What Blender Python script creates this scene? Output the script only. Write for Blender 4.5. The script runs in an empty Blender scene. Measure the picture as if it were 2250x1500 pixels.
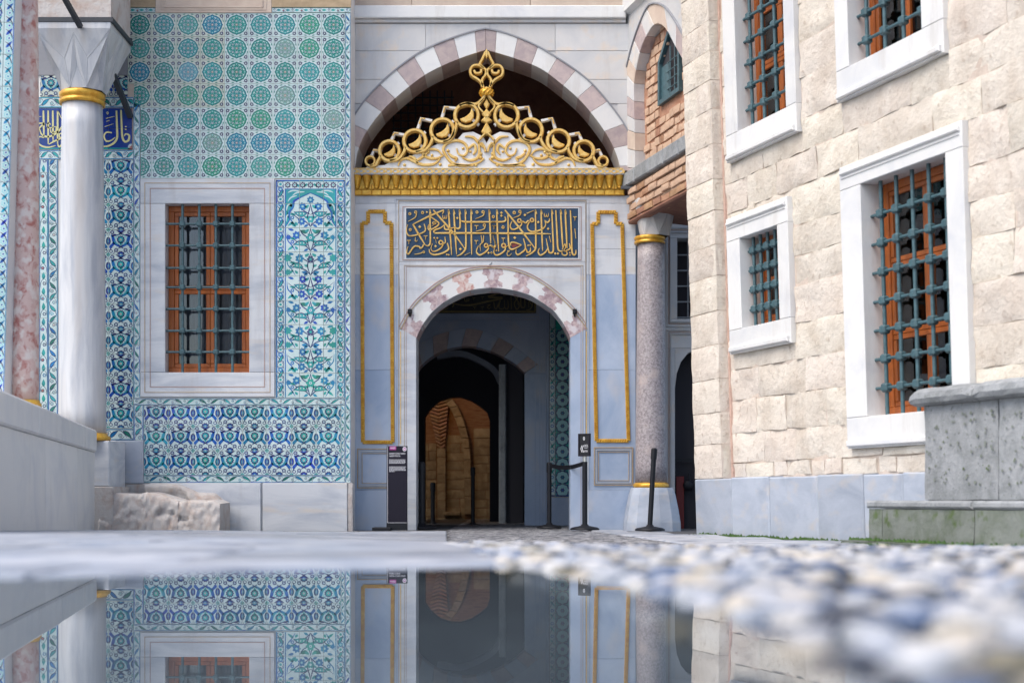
import bpy, bmesh, math, random
from mathutils import Vector, Matrix, noise as mnoise
random.seed(11)
R = math.radians
SC = bpy.context.scene
COL = SC.collection

# ------------------------------------------------------------------ camera, sky, sun, exposure
CAM_Z = 0.20
cd = bpy.data.cameras.new('camera'); cam = bpy.data.objects.new('camera', cd); COL.objects.link(cam)
cam.location = (0, 0, CAM_Z); cam.rotation_euler = (R(90), 0, 0)
cd.sensor_width = 36; cd.lens = 50.0; cd.shift_y = (1096 - 750) / 2250
cd.clip_start = 0.05; cd.clip_end = 400
cd.dof.use_dof = True; cd.dof.focus_distance = 17.8; cd.dof.aperture_fstop = 1.35
SC.camera = cam

world = bpy.data.worlds.new('World'); SC.world = world; world.use_nodes = True
wn = world.node_tree.nodes; wl = world.node_tree.links
bg = wn['Background']
sky = wn.new('ShaderNodeTexSky'); sky.sky_type = 'NISHITA'; sky.sun_disc = False
SUN_DIR = Vector((-0.50, -0.36, 0.80)).normalized()          # towards the sun
sky.sun_elevation = math.asin(SUN_DIR.z)
sky.sun_rotation = math.atan2(SUN_DIR.x, SUN_DIR.y)
sky.air_density = 1.0; sky.dust_density = 2.5; sky.ozone_density = 1.0
wl.new(sky.outputs[0], bg.inputs[0]); bg.inputs[1].default_value = 0.15
sd = bpy.data.lights.new('sun', 'SUN'); sun = bpy.data.objects.new('sun', sd); COL.objects.link(sun)
sd.energy = 1.5; sd.angle = R(48); sd.color = (1.0, 0.93, 0.83)
sun.rotation_euler = SUN_DIR.to_track_quat('Z', 'Y').to_euler(); sun.location = SUN_DIR * 30
vs = SC.view_settings
SC.display_settings.display_device = 'sRGB'
vs.view_transform = 'Standard'; vs.look = 'None'; vs.gamma = 1; vs.use_curve_mapping = False
vs.exposure = 0.82
SC.cycles.max_bounces = 7; SC.cycles.diffuse_bounces = 3; SC.cycles.glossy_bounces = 4
SC.cycles.transparent_max_bounces = 12; SC.cycles.caustics_reflective = False; SC.cycles.caustics_refractive = False
SC.cycles.sample_clamp_indirect = 6

# ------------------------------------------------------------------ materials
MAT = {}
def mat(name, col, rough=0.6, col2=None, scale=4.0, stretch=(1, 1, 1), contrast=(0.35, 0.65), rnd=0.0, hue=0.0,
        bump=0.0, bscale=30.0, metal=0.0, objcol=None, coat=0.0, detail=6.0, spots=None, spec=0.5, streak=None):
    m = bpy.data.materials.new(name); m.use_nodes = True; MAT[name] = m
    nt = m.node_tree; N = nt.nodes; L = nt.links; b = N['Principled BSDF']
    b.inputs['Roughness'].default_value = rough; b.inputs['Metallic'].default_value = metal
    b.inputs['Specular IOR Level'].default_value = spec
    if coat: b.inputs['Coat Weight'].default_value = coat; b.inputs['Coat Roughness'].default_value = 0.12
    geo = N.new('ShaderNodeNewGeometry'); oi = N.new('ShaderNodeObjectInfo')
    mul = N.new('ShaderNodeVectorMath'); mul.operation = 'MULTIPLY_ADD'
    cx = N.new('ShaderNodeCombineXYZ'); rm = N.new('ShaderNodeMath'); rm.operation = 'MULTIPLY'; rm.inputs[1].default_value = 37.0
    L.new(oi.outputs['Random'], rm.inputs[0])
    for i in range(3): L.new(rm.outputs[0], cx.inputs[i])
    mul.inputs[1].default_value = stretch
    L.new(geo.outputs['Position'], mul.inputs[0]); L.new(cx.outputs[0], mul.inputs[2])
    vec = mul.outputs[0]
    def rgb(c):
        n = N.new('ShaderNodeRGB'); n.outputs[0].default_value = (*c, 1); return n.outputs[0]
    if objcol is not None:
        c_out = N.new('ShaderNodeMixRGB'); c_out.blend_type = 'MULTIPLY'; c_out.inputs[0].default_value = 1
        L.new(oi.outputs['Color'], c_out.inputs[1]); c_out.inputs[2].default_value = (*objcol, 1); out = c_out.outputs[0]
    else:
        out = rgb(col)
    if col2 is not None:
        nz = N.new('ShaderNodeTexNoise'); nz.inputs['Scale'].default_value = scale; nz.inputs['Detail'].default_value = detail
        nz.inputs['Roughness'].default_value = 0.62; nz.inputs['Distortion'].default_value = 0.6
        L.new(vec, nz.inputs['Vector'])
        mr = N.new('ShaderNodeMapRange'); mr.inputs[1].default_value = contrast[0]; mr.inputs[2].default_value = contrast[1]
        L.new(nz.outputs[0], mr.inputs[0])
        mx = N.new('ShaderNodeMixRGB'); L.new(mr.outputs[0], mx.inputs[0]); L.new(out, mx.inputs[1]); mx.inputs[2].default_value = (*col2, 1)
        out = mx.outputs[0]
    if spots is not None:
        sc_, c_, lo, hi = spots
        vz = N.new('ShaderNodeTexNoise'); vz.inputs['Scale'].default_value = sc_; vz.inputs['Detail'].default_value = 3
        L.new(vec, vz.inputs['Vector'])
        mr = N.new('ShaderNodeMapRange'); mr.inputs[1].default_value = lo; mr.inputs[2].default_value = hi
        L.new(vz.outputs[0], mr.inputs[0])
        mx = N.new('ShaderNodeMixRGB'); L.new(mr.outputs[0], mx.inputs[0]); L.new(out, mx.inputs[1]); mx.inputs[2].default_value = (*c_, 1)
        out = mx.outputs[0]
    if streak is not None:
        sc_, c_, lo, hi = streak
        sv = N.new('ShaderNodeVectorMath'); sv.operation = 'MULTIPLY'; sv.inputs[1].default_value = (1, 1, 0.16); L.new(geo.outputs['Position'], sv.inputs[0])
        vz = N.new('ShaderNodeTexNoise'); vz.inputs['Scale'].default_value = sc_; vz.inputs['Detail'].default_value = 8; vz.inputs['Roughness'].default_value = 0.7
        L.new(sv.outputs[0], vz.inputs['Vector'])
        mr = N.new('ShaderNodeMapRange'); mr.inputs[1].default_value = lo; mr.inputs[2].default_value = hi; mr.inputs[4].default_value = 0.75
        L.new(vz.outputs[0], mr.inputs[0])
        mx = N.new('ShaderNodeMixRGB'); L.new(mr.outputs[0], mx.inputs[0]); L.new(out, mx.inputs[1]); mx.inputs[2].default_value = (*c_, 1)
        out = mx.outputs[0]
    if rnd or hue:
        hs = N.new('ShaderNodeHueSaturation'); L.new(out, hs.inputs['Color'])
        if rnd:
            mr = N.new('ShaderNodeMapRange'); mr.inputs[3].default_value = 1 - rnd; mr.inputs[4].default_value = 1 + rnd
            L.new(oi.outputs['Random'], mr.inputs[0]); L.new(mr.outputs[0], hs.inputs['Value'])
        if hue:
            m7 = N.new('ShaderNodeMath'); m7.operation = 'MULTIPLY'; m7.inputs[1].default_value = 7.31
            fr = N.new('ShaderNodeMath'); fr.operation = 'FRACT'
            L.new(oi.outputs['Random'], m7.inputs[0]); L.new(m7.outputs[0], fr.inputs[0])
            mr = N.new('ShaderNodeMapRange'); mr.inputs[3].default_value = 0.5 - hue; mr.inputs[4].default_value = 0.5 + hue
            L.new(fr.outputs[0], mr.inputs[0]); L.new(mr.outputs[0], hs.inputs['Hue'])
        out = hs.outputs[0]
    L.new(out, b.inputs['Base Color'])
    if bump:
        bz = N.new('ShaderNodeTexNoise'); bz.inputs['Scale'].default_value = bscale; bz.inputs['Detail'].default_value = 7
        bz.inputs['Roughness'].default_value = 0.65
        L.new(vec, bz.inputs['Vector'])
        bp = N.new('ShaderNodeBump'); bp.inputs['Strength'].default_value = bump; bp.inputs['Distance'].default_value = 0.02
        L.new(bz.outputs[0], bp.inputs['Height']); L.new(bp.outputs[0], b.inputs['Normal'])
    return m

mat('marble', (0.60, 0.62, 0.65), 0.45, (0.36, 0.40, 0.47), 1.6, (0.6, 1, 2.6), (0.45, 0.75), rnd=0.07, bump=0.12, bscale=14, spots=(3.0, (0.62, 0.56, 0.50), 0.58, 0.8), streak=(2.6, (0.38, 0.37, 0.38), 0.54, 0.80))
mat('marble_blue', (0.40, 0.47, 0.59), 0.42, (0.25, 0.33, 0.47), 1.3, (1, 1, 0.7), (0.42, 0.72), rnd=0.06, bump=0.10, bscale=14, spots=(2.2, (0.52, 0.49, 0.48), 0.55, 0.8))
mat('marble_grey', (0.40, 0.44, 0.51), 0.5, (0.28, 0.32, 0.39), 1.8, (1, 1, 1.6), (0.42, 0.75), rnd=0.10, bump=0.15, bscale=16, spots=(4, (0.46, 0.44, 0.43), 0.55, 0.78))
mat('marble_white', (0.72, 0.72, 0.71), 0.5, (0.56, 0.58, 0.62), 1.5, (1, 1, 1), (0.45, 0.8), rnd=0.04, bump=0.10, bscale=18, streak=(2.4, (0.46, 0.42, 0.38), 0.55, 0.80))
mat('marble_shaft', (0.60, 0.61, 0.63), 0.38, (0.36, 0.39, 0.45), 2.2, (3, 3, 0.35), (0.42, 0.72), bump=0.05, bscale=20, spots=(1.2, (0.50, 0.46, 0.43), 0.5, 0.8))
mat('spandrel', (0.62, 0.61, 0.60), 0.6, (0.47, 0.49, 0.52), 1.2, (1, 1, 1), (0.4, 0.75), rnd=0.07, bump=0.15, bscale=20, spots=(5, (0.66, 0.58, 0.50), 0.55, 0.75), streak=(2.0, (0.40, 0.37, 0.35), 0.54, 0.80))
mat('pink_stone', (0.50, 0.41, 0.39), 0.55, (0.38, 0.31, 0.32), 9, (1, 1, 1), (0.35, 0.65), rnd=0.12, bump=0.15, bscale=30)
mat('breccia', (0.56, 0.44, 0.43), 0.4, (0.30, 0.20, 0.23), 16, (1, 1, 1), (0.38, 0.62), rnd=0.06, spots=(9, (0.60, 0.55, 0.57), 0.52, 0.62))
mat('breccia_red', (0.60, 0.43, 0.39), 0.4, (0.40, 0.14, 0.12), 13, (1, 1, 0.8), (0.48, 0.64), bump=0.05, spots=(14, (0.66, 0.58, 0.54), 0.5, 0.62))
mat('granite', (0.40, 0.36, 0.37), 0.45, (0.22, 0.19, 0.20), 34, (1, 1, 1), (0.40, 0.62), bump=0.08, bscale=60, spots=(6, (0.46, 0.38, 0.36), 0.55, 0.75))
mat('limestone', (0.69, 0.63, 0.55), 0.9, (0.53, 0.455, 0.375), 2.6, (1, 1, 1), (0.42, 0.78), rnd=0.07, hue=0.010, bump=1.0, bscale=15, spots=(15, (0.46, 0.38, 0.31), 0.60, 0.76), streak=(1.6, (0.44, 0.35, 0.27), 0.54, 0.78))
mat('mortar', (0.62, 0.53, 0.46), 0.95, (0.52, 0.43, 0.36), 9, bump=0.5, bscale=25)
mat('pink_mortar', (0.62, 0.44, 0.37), 0.95, (0.50, 0.34, 0.28), 9, bump=0.4, bscale=25)
mat('grey_stone', (0.32, 0.335, 0.35), 0.8, (0.20, 0.215, 0.22), 5, (1, 1, 1), (0.4, 0.7), rnd=0.08, bump=0.6, bscale=22, spots=(34, (0.13, 0.14, 0.14), 0.64, 0.72))
mat('mossy_stone', (0.19, 0.21, 0.19), 0.85, (0.10, 0.125, 0.085), 4, (1, 1, 1), (0.4, 0.7), rnd=0.10, bump=0.6, bscale=22, spots=(8, (0.08, 0.12, 0.04), 0.58, 0.72))
mat('ochre_plaster', (0.50, 0.38, 0.25), 0.85, (0.36, 0.27, 0.17), 5, rnd=0.05, bump=0.3, bscale=18)
mat('cream_plaster', (0.62, 0.52, 0.43), 0.8, (0.52, 0.41, 0.34), 3, bump=0.15)
mat('grey_plaster', (0.30, 0.31, 0.34), 0.8, (0.24, 0.25, 0.28), 2)
mat('worn_stone', (0.54, 0.51, 0.49), 0.9, (0.44, 0.34, 0.29), 5.0, (1, 1, 1), (0.46, 0.70), rnd=0.06, bump=0.55, bscale=18, spots=(9, (0.36, 0.31, 0.30), 0.62, 0.78))
mat('brick', (0.46, 0.27, 0.17), 0.9, (0.36, 0.19, 0.11), 8, rnd=0.16, hue=0.012, bump=0.5, bscale=30)
mat('brick_mortar', (0.60, 0.42, 0.30), 0.95, (0.50, 0.33, 0.23), 7, bump=0.5, bscale=22)
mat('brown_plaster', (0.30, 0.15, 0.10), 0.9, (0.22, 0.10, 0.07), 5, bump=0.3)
mat('gold', (0.78, 0.47, 0.07), 0.32, (0.58, 0.27, 0.02), 12, rnd=0.06, metal=0.35, bump=0.12, bscale=40)
mat('gold_pale', (0.80, 0.57, 0.20), 0.40, (0.68, 0.40, 0.09), 14, rnd=0.05, metal=0.15, bump=0.10, bscale=60)
mat('gold_line', (0.50, 0.38, 0.22), 0.5, (0.36, 0.26, 0.18), 20)
mat('red_line', (0.40, 0.26, 0.22), 0.6)
mat('wood', (0.46, 0.13, 0.025), 0.42, (0.32, 0.075, 0.015), 3, (14, 14, 0.8), (0.35, 0.7), rnd=0.08, bump=0.06, bscale=40)
mat('iron', (0.065, 0.135, 0.16), 0.42, (0.04, 0.085, 0.10), 20, bump=0.12, bscale=40, rnd=0.06)
mat('dark_iron', (0.022, 0.030, 0.042), 0.5, (0.035, 0.04, 0.05), 15, bump=0.1)
mat('black_plastic', (0.008, 0.009, 0.013), 0.5, spec=0.35)
mat('sign_face', (0.012, 0.010, 0.020), 0.6, spec=0.25)
mat('sign_magenta', (0.35, 0.02, 0.22), 0.5)
mat('white_print', (0.80, 0.80, 0.84), 0.6)
mat('steel', (0.6, 0.6, 0.6), 0.25, metal=1.0)
mat('red_paint', (0.16, 0.012, 0.012), 0.5)
mat('curtain', (0.36, 0.36, 0.40), 0.9, (0.25, 0.25, 0.28), 3, (9, 9, 0.3), (0.35, 0.7))
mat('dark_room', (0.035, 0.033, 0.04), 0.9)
mat('room_stone', (0.40, 0.30, 0.18), 0.9, (0.26, 0.18, 0.10), 5, rnd=0.14, bump=0.5, bscale=20)
mat('room_brick', (0.34, 0.18, 0.09), 0.9, (0.22, 0.10, 0.05), 4, (1.2, 1, 16), (0.40, 0.62), rnd=0.12, bump=0.6, bscale=18)
# glazes
mat('glaze_white', (0.54, 0.66, 0.66), 0.22, (0.44, 0.58, 0.59), 5, (1, 1, 1), (0.4, 0.75), rnd=0.06, spec=0.5)
mat('glaze_cream', (0.56, 0.62, 0.55), 0.24, (0.46, 0.53, 0.45), 3, (1, 1, 1), (0.4, 0.75), rnd=0.06, spec=0.5)
mat('glaze_medal', (0, 0, 0), 0.2, objcol=(1, 1, 1))
mat('glaze_medal_dark', (0, 0, 0), 0.2, objcol=(0.35, 0.42, 0.62))
mat('glaze_teal', (0.020, 0.27, 0.29), 0.2, (0.03, 0.36, 0.34), 9, rnd=0.2, hue=0.03)
mat('glaze_blue', (0.012, 0.115, 0.36), 0.2, (0.012, 0.19, 0.38), 7, rnd=0.22, hue=0.045)
mat('glaze_navy', (0.020, 0.040, 0.16), 0.2, (0.045, 0.05, 0.14), 9, rnd=0.3, hue=0.02)
mat('glaze_green', (0.018, 0.17, 0.13), 0.2, rnd=0.2)
mat('glaze_purple', (0.055, 0.045, 0.105), 0.25, rnd=0.2)
mat('glaze_red', (0.42, 0.16, 0.12), 0.3)
mat('glaze_pale', (0.30, 0.56, 0.58), 0.25, rnd=0.08)
mat('glaze_ink', (0.014, 0.050, 0.20), 0.2, (0.01, 0.035, 0.26), 6)
mat('letter_cream', (0.62, 0.60, 0.30), 0.35)
mat('panel_blue', (0.012, 0.050, 0.115), 0.5, (0.010, 0.038, 0.085), 12)
mat('panel_black', (0.010, 0.012, 0.014), 0.5)
mat('olive_gold', (0.22, 0.17, 0.055), 0.5, (0.15, 0.11, 0.04), 20)
mat('letter_red', (0.22, 0.035, 0.03), 0.5)
# ground
mat('slab', (0.42, 0.43, 0.46), 0.45, (0.22, 0.26, 0.33), 2.2, (1, 1, 1), (0.4, 0.68), rnd=0.24, bump=0.25, bscale=14, spots=(4, (0.15, 0.17, 0.22), 0.52, 0.70))
mat('pebble', (0, 0, 0), 0.38, objcol=(1, 1, 1), col2=None, bump=0.1, bscale=60)
mat('moss', (0.06, 0.12, 0.025), 0.95, (0.035, 0.08, 0.02), 30, rnd=0.1, bump=0.6, bscale=60)

def ground_mat():
    m = bpy.data.materials.new('pebble_bed'); m.use_nodes = True; MAT['pebble_bed'] = m
    nt = m.node_tree; N = nt.nodes; L = nt.links; b = N['Principled BSDF']; b.inputs['Roughness'].default_value = 0.55
    geo = N.new('ShaderNodeNewGeometry')
    vo = N.new('ShaderNodeTexVoronoi'); vo.inputs['Scale'].default_value = 13; L.new(geo.outputs['Position'], vo.inputs['Vector'])
    ve = N.new('ShaderNodeTexVoronoi'); ve.feature = 'DISTANCE_TO_EDGE'; ve.inputs['Scale'].default_value = 13; L.new(geo.outputs['Position'], ve.inputs['Vector'])
    cr = N.new('ShaderNodeValToRGB'); cr.color_ramp.elements[0].color = (0.07, 0.08, 0.10, 1); cr.color_ramp.elements[1].color = (0.46, 0.46, 0.48, 1)
    cr.color_ramp.elements[0].position = 0.2; cr.color_ramp.elements[1].position = 0.6
    L.new(vo.outputs['Color'], cr.inputs[0])
    mr = N.new('ShaderNodeMapRange'); mr.inputs[1].default_value = 0.02; mr.inputs[2].default_value = 0.10; L.new(ve.outputs[0], mr.inputs[0])
    mx = N.new('ShaderNodeMixRGB'); mx.inputs[1].default_value = (0.035, 0.037, 0.042, 1); L.new(mr.outputs[0], mx.inputs[0]); L.new(cr.outputs[0], mx.inputs[2])
    L.new(mx.outputs[0], b.inputs['Base Color'])
    bp = N.new('ShaderNodeBump'); bp.inputs['Strength'].default_value = 0.8; bp.inputs['Distance'].default_value = 0.03
    L.new(mr.outputs[0], bp.inputs['Height']); L.new(bp.outputs[0], b.inputs['Normal'])
ground_mat()
mat('wet_stone', (0.20, 0.22, 0.24), 0.5, (0.11, 0.12, 0.14), 5, bump=0.3, bscale=20)
mat('earth', (0.10, 0.10, 0.105), 0.7, (0.05, 0.052, 0.056), 8, bump=0.5, bscale=30)

def clear_mats():
    # still water and window glass: Fresnel mix of mirror and see-through
    for nm, ior, tint, gl in (('water', 1.333, (0.82, 0.88, 0.90), (0.94, 0.97, 1.0)), ('glass', 1.6, (0.75, 0.78, 0.80), (1, 1, 1))):
        m = bpy.data.materials.new(nm); m.use_nodes = True; MAT[nm] = m
        nt = m.node_tree; N = nt.nodes; L = nt.links
        N.remove(N['Principled BSDF'])
        fr = N.new('ShaderNodeFresnel'); fr.inputs[0].default_value = ior
        tr = N.new('ShaderNodeBsdfTransparent'); tr.inputs[0].default_value = (*tint, 1)
        g = N.new('ShaderNodeBsdfGlossy'); g.inputs['Color'].default_value = (*gl, 1); g.inputs['Roughness'].default_value = 0.0
        mx = N.new('ShaderNodeMixShader')
        L.new(fr.outputs[0], mx.inputs[0]); L.new(tr.outputs[0], mx.inputs[1]); L.new(g.outputs[0], mx.inputs[2])
        L.new(mx.outputs[0], N['Material Output'].inputs['Surface'])
clear_mats()

# ------------------------------------------------------------------ frames (planes) and pixel rays
FP = 3125.0
class Frame:
    def __init__(s, O, U, V, N):
        s.O = Vector(O); s.U = Vector(U).normalized(); s.V = Vector(V).normalized(); s.N = Vector(N).normalized()
    def p(s, u, v, w=0.0): return s.O + s.U * u + s.V * v + s.N * w
    def uv(s, px, py, w=0.0):
        d = Vector(((px - 1125) / FP, 1, (1096 - py) / FP)); C = Vector((0, 0, CAM_Z))
        n = s.U.cross(s.V); o = s.O + s.N * w
        t = (o - C).dot(n) / d.dot(n); q = C + d * t - o
        a, b, c = s.U.dot(s.U), s.U.dot(s.V), s.V.dot(s.V); e, f = q.dot(s.U), q.dot(s.V)
        det = a * c - b * b
        return ((e * c - f * b) / det, (a * f - b * e) / det)
    def U_(s, px, py=700): return s.uv(px, py)[0]
    def V_(s, py, px=1125): return s.uv(px, py)[1]
def frontal(Y): return Frame((0, Y, 0), (1, 0, 0), (0, 0, 1), (0, -1, 0))
YT, YP, YI = 18.4, 18.9, 22.4
T = frontal(YT); P = frontal(YP); I = frontal(YI)
S = Frame((1.542, YP, 0), (0.28, -1, 0), (0, 0, 1), (-1, -0.28, 0))           # side wall over the right column
RW = Frame((2.16, 17.0, 0), (0.36, -1, 0), (-0.030, 0, 1), (-1, -0.36, -0.03))  # right stone wall
GZ = -0.205                                                                       # paving level at the gate

# ------------------------------------------------------------------ object helpers
WL = {}
def place(o, loc, parent):
    loc = Vector(loc); WL[o.name] = loc
    if parent is not None:
        o.parent = parent; o.location = loc - WL[parent.name]
    else: o.location = loc
    return o
def thing(name, label, cat, loc=(0, 0, 0), group=None):
    o = bpy.data.objects.new(name, None); COL.objects.link(o); o.empty_display_size = 0.2
    place(o, loc, None); o['label'] = label; o['category'] = cat
    if group: o['group'] = group
    return o
def tag(o, label=None, cat=None, group=None, kind=None):
    if label: o['label'] = label
    if cat: o['category'] = cat
    if group: o['group'] = group
    if kind: o['kind'] = kind
    return o
def inst(name, me, loc, parent, color=None):
    o = bpy.data.objects.new(name, me); COL.objects.link(o); place(o, loc, parent)
    if color: o.color = (*color, 1)
    return o
class MB:
    def __init__(s): s.v = []; s.f = []; s.m = []; s.mats = []; s.sm = []
    def mi(s, name):
        if name not in s.mats: s.mats.append(name)
        return s.mats.index(name)
    def add(s, verts, faces, m, smooth=False):
        b = len(s.v); s.v += [tuple(x) for x in verts]; i = s.mi(m)
        for f in faces: s.f.append([b + k for k in f]); s.m.append(i); s.sm.append(smooth)
        return s
    def mesh(s, name, origin=(0, 0, 0)):
        o = Vector(origin); me = bpy.data.meshes.new(name)
        me.from_pydata([Vector(x) - o for x in s.v], [], s.f)
        for n in s.mats: me.materials.append(MAT[n])
        me.polygons.foreach_set('material_index', s.m); me.polygons.foreach_set('use_smooth', s.sm)
        me.update(); return me
    def build(s, name, parent=None, origin=None, color=None):
        if origin is None:
            n = len(s.v); xs = [v[0] for v in s.v]; ys = [v[1] for v in s.v]; zs = [v[2] for v in s.v]
            origin = ((min(xs) + max(xs)) / 2, (min(ys) + max(ys)) / 2, min(zs))
        return inst(name, s.mesh(name, origin), origin, parent, color)
    # shapes in a frame
    def prism(s, fr, poly, w0, w1, m, bev=0.0, back=False):
        poly = list(poly)
        if area(poly) < 0: poly.reverse()
        n = len(poly)
        if bev > 0:
            ins = inset(poly, bev)
            vs = [fr.p(u, v, w0) for u, v in poly] + [fr.p(u, v, w1 - bev) for u, v in poly] + [fr.p(u, v, w1) for u, v in ins]
            fs = [[n + i, n + (i + 1) % n, 2 * n + (i + 1) % n, 2 * n + i] for i in range(n)] + [[2 * n + i for i in range(n)]]
        else:
            vs = [fr.p(u, v, w0) for u, v in poly] + [fr.p(u, v, w1) for u, v in poly]
            fs = [[n + i for i in range(n)]]
        fs += [[i, (i + 1) % n, n + (i + 1) % n, n + i] for i in range(n)]
        if back: fs.append([i for i in range(n)][::-1])
        return s.add(vs, fs, m)
    def rect(s, fr, u0, v0, u1, v1, w0, w1, m, bev=0.0, back=False):
        u0, u1 = sorted((u0, u1)); v0, v1 = sorted((v0, v1))
        return s.prism(fr, [(u0, v0), (u1, v0), (u1, v1), (u0, v1)], w0, w1, m, bev, back)
    def flat(s, fr, poly, w, m):
        if area(poly) < 0: poly = poly[::-1]
        return s.add([fr.p(u, v, w) for u, v in poly], [list(range(len(poly)))], m)
    def ribbon(s, fr, pts, width, w0, w1, m, sub=4, taper=(1, 1), bulge=False):
        L_, R_ = ribbon_sides(pts, width, sub, taper)
        n = len(L_); vs = []
        for i in range(n):
            if bulge:
                c = ((L_[i][0] + R_[i][0]) / 2, (L_[i][1] + R_[i][1]) / 2); b_ = 0.45
                li = (L_[i][0] * (1 - b_) + c[0] * b_, L_[i][1] * (1 - b_) + c[1] * b_); ri = (R_[i][0] * (1 - b_) + c[0] * b_, R_[i][1] * (1 - b_) + c[1] * b_)
            else: li, ri = L_[i], R_[i]
            wm = w0 + (w1 - w0) * 0.55 if bulge else w1
            vs += [fr.p(*L_[i], w0), fr.p(*L_[i], wm), fr.p(*li, w1), fr.p(*ri, w1), fr.p(*R_[i], wm), fr.p(*R_[i], w0)]
        fs = []
        for i in range(n - 1):
            a, b = 6 * i, 6 * i + 6
            for k in range(5): fs.append([a + k, b + k, b + k + 1, a + k + 1])
        fs.append([0, 1, 2, 3, 4, 5]); e = 6 * (n - 1); fs.append([e + 5, e + 4, e + 3, e + 2, e + 1, e])
        return s.add(vs, fs, m)
    def tube(s, pts, r, m, n=10, cap=True, smooth=True):
        pts = [Vector(p) for p in pts]; rs = r if isinstance(r, (list, tuple)) else [r] * len(pts)
        vs = []
        for i, p in enumerate(pts):
            d = (pts[min(i + 1, len(pts) - 1)] - pts[max(i - 1, 0)]).normalized()
            a = d.orthogonal().normalized() if i == 0 else (pa - d * pa.dot(d)).normalized()
            pa = a; b = d.cross(a)
            for k in range(n):
                t = 2 * math.pi * k / n; vs.append(p + (a * math.cos(t) + b * math.sin(t)) * rs[i])
        fs = [[i * n + k, i * n + (k + 1) % n, (i + 1) * n + (k + 1) % n, (i + 1) * n + k] for i in range(len(pts) - 1) for k in range(n)]
        s.add(vs, fs, m, smooth)
        if cap:
            e = (len(pts) - 1) * n
            s.add(vs[:n], [list(range(n))[::-1]], m); s.add(vs[e:e + n], [list(range(n))], m)
        return s
    def lathe(s, c, prof, m, n=32, smooth=True, axis=(0, 0, 1), twist=0):
        c = Vector(c); ax = Vector(axis).normalized(); a = ax.orthogonal().normalized(); b = ax.cross(a); vs = []
        for r, z in prof:
            for k in range(n):
                t = 2 * math.pi * k / n
                vs.append(c + ax * z + (a * math.cos(t) + b * math.sin(t)) * r)
        fs = [[i * n + k, i * n + (k + 1) % n, (i + 1) * n + (k + 1) % n, (i + 1) * n + k] for i in range(len(prof) - 1) for k in range(n)]
        e = (len(prof) - 1) * n
        fs.append(list(range(n))[::-1]); fs.append([e + k for k in range(n)])
        return s.add(vs, fs, m, smooth)
    def box(s, a, b, m):
        x0, y0, z0 = a; x1, y1, z1 = b
        vs = [(x0, y0, z0), (x1, y0, z0), (x1, y1, z0), (x0, y1, z0), (x0, y0, z1), (x1, y0, z1), (x1, y1, z1), (x0, y1, z1)]
        return s.add(vs, [[3, 2, 1, 0], [4, 5, 6, 7], [0, 1, 5, 4], [1, 2, 6, 5], [2, 3, 7, 6], [3, 0, 4, 7]], m)
def area(p): return 0.5 * sum(p[i][0] * p[(i + 1) % len(p)][1] - p[(i + 1) % len(p)][0] * p[i][1] for i in range(len(p)))
def inset(poly, d):
    n = len(poly); out = []
    for i in range(n):
        a = Vector(poly[i - 1]); b = Vector(poly[i]); c = Vector(poly[(i + 1) % n])
        e1 = b - a; e2 = c - b
        if e1.length < 1e-7 or e2.length < 1e-7: out.append(tuple(b)); continue
        n1 = Vector((-e1.y, e1.x)).normalized(); n2 = Vector((-e2.y, e2.x)).normalized()
        m_ = n1 + n2; k = d / max(0.35, 0.5 * m_.length_squared) if m_.length > 1e-5 else 0
        q = b + m_ * k; out.append((q.x, q.y))
    return out
def smooth(pts, sub):
    if len(pts) < 3 or sub <= 1: return [tuple(p) for p in pts]
    P_ = [pts[0]] + list(pts) + [pts[-1]]; out = []
    for i in range(1, len(P_) - 2):
        a, b, c, d = P_[i - 1], P_[i], P_[i + 1], P_[i + 2]
        for k in range(sub):
            t = k / sub; t2 = t * t; t3 = t2 * t
            out.append(tuple(0.5 * (2 * b[j] + (c[j] - a[j]) * t + (2 * a[j] - 5 * b[j] + 4 * c[j] - d[j]) * t2 + (3 * b[j] - a[j] - 3 * c[j] + d[j]) * t3) for j in (0, 1)))
    out.append(tuple(pts[-1])); return out
def ribbon_sides(pts, width, sub=4, taper=(1, 1)):
    q = smooth(pts, sub); n = len(q); L_ = []; R_ = []
    for i in range(n):
        a = q[max(i - 1, 0)]; b = q[min(i + 1, n - 1)]; dx, dy = b[0] - a[0], b[1] - a[1]; l = math.hypot(dx, dy) or 1
        t = i / max(1, n - 1)
        if callable(width): w = width(t)
        else:
            k = 1.0
            if t < 0.25: k = taper[0] + (1 - taper[0]) * t / 0.25
            if t > 0.65: k = min(k, taper[1] + (1 - taper[1]) * (1 - t) / 0.35)
            w = width * k
        nx, ny = -dy / l * w / 2, dx / l * w / 2
        L_.append((q[i][0] + nx, q[i][1] + ny)); R_.append((q[i][0] - nx, q[i][1] - ny))
    return L_, R_

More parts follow.
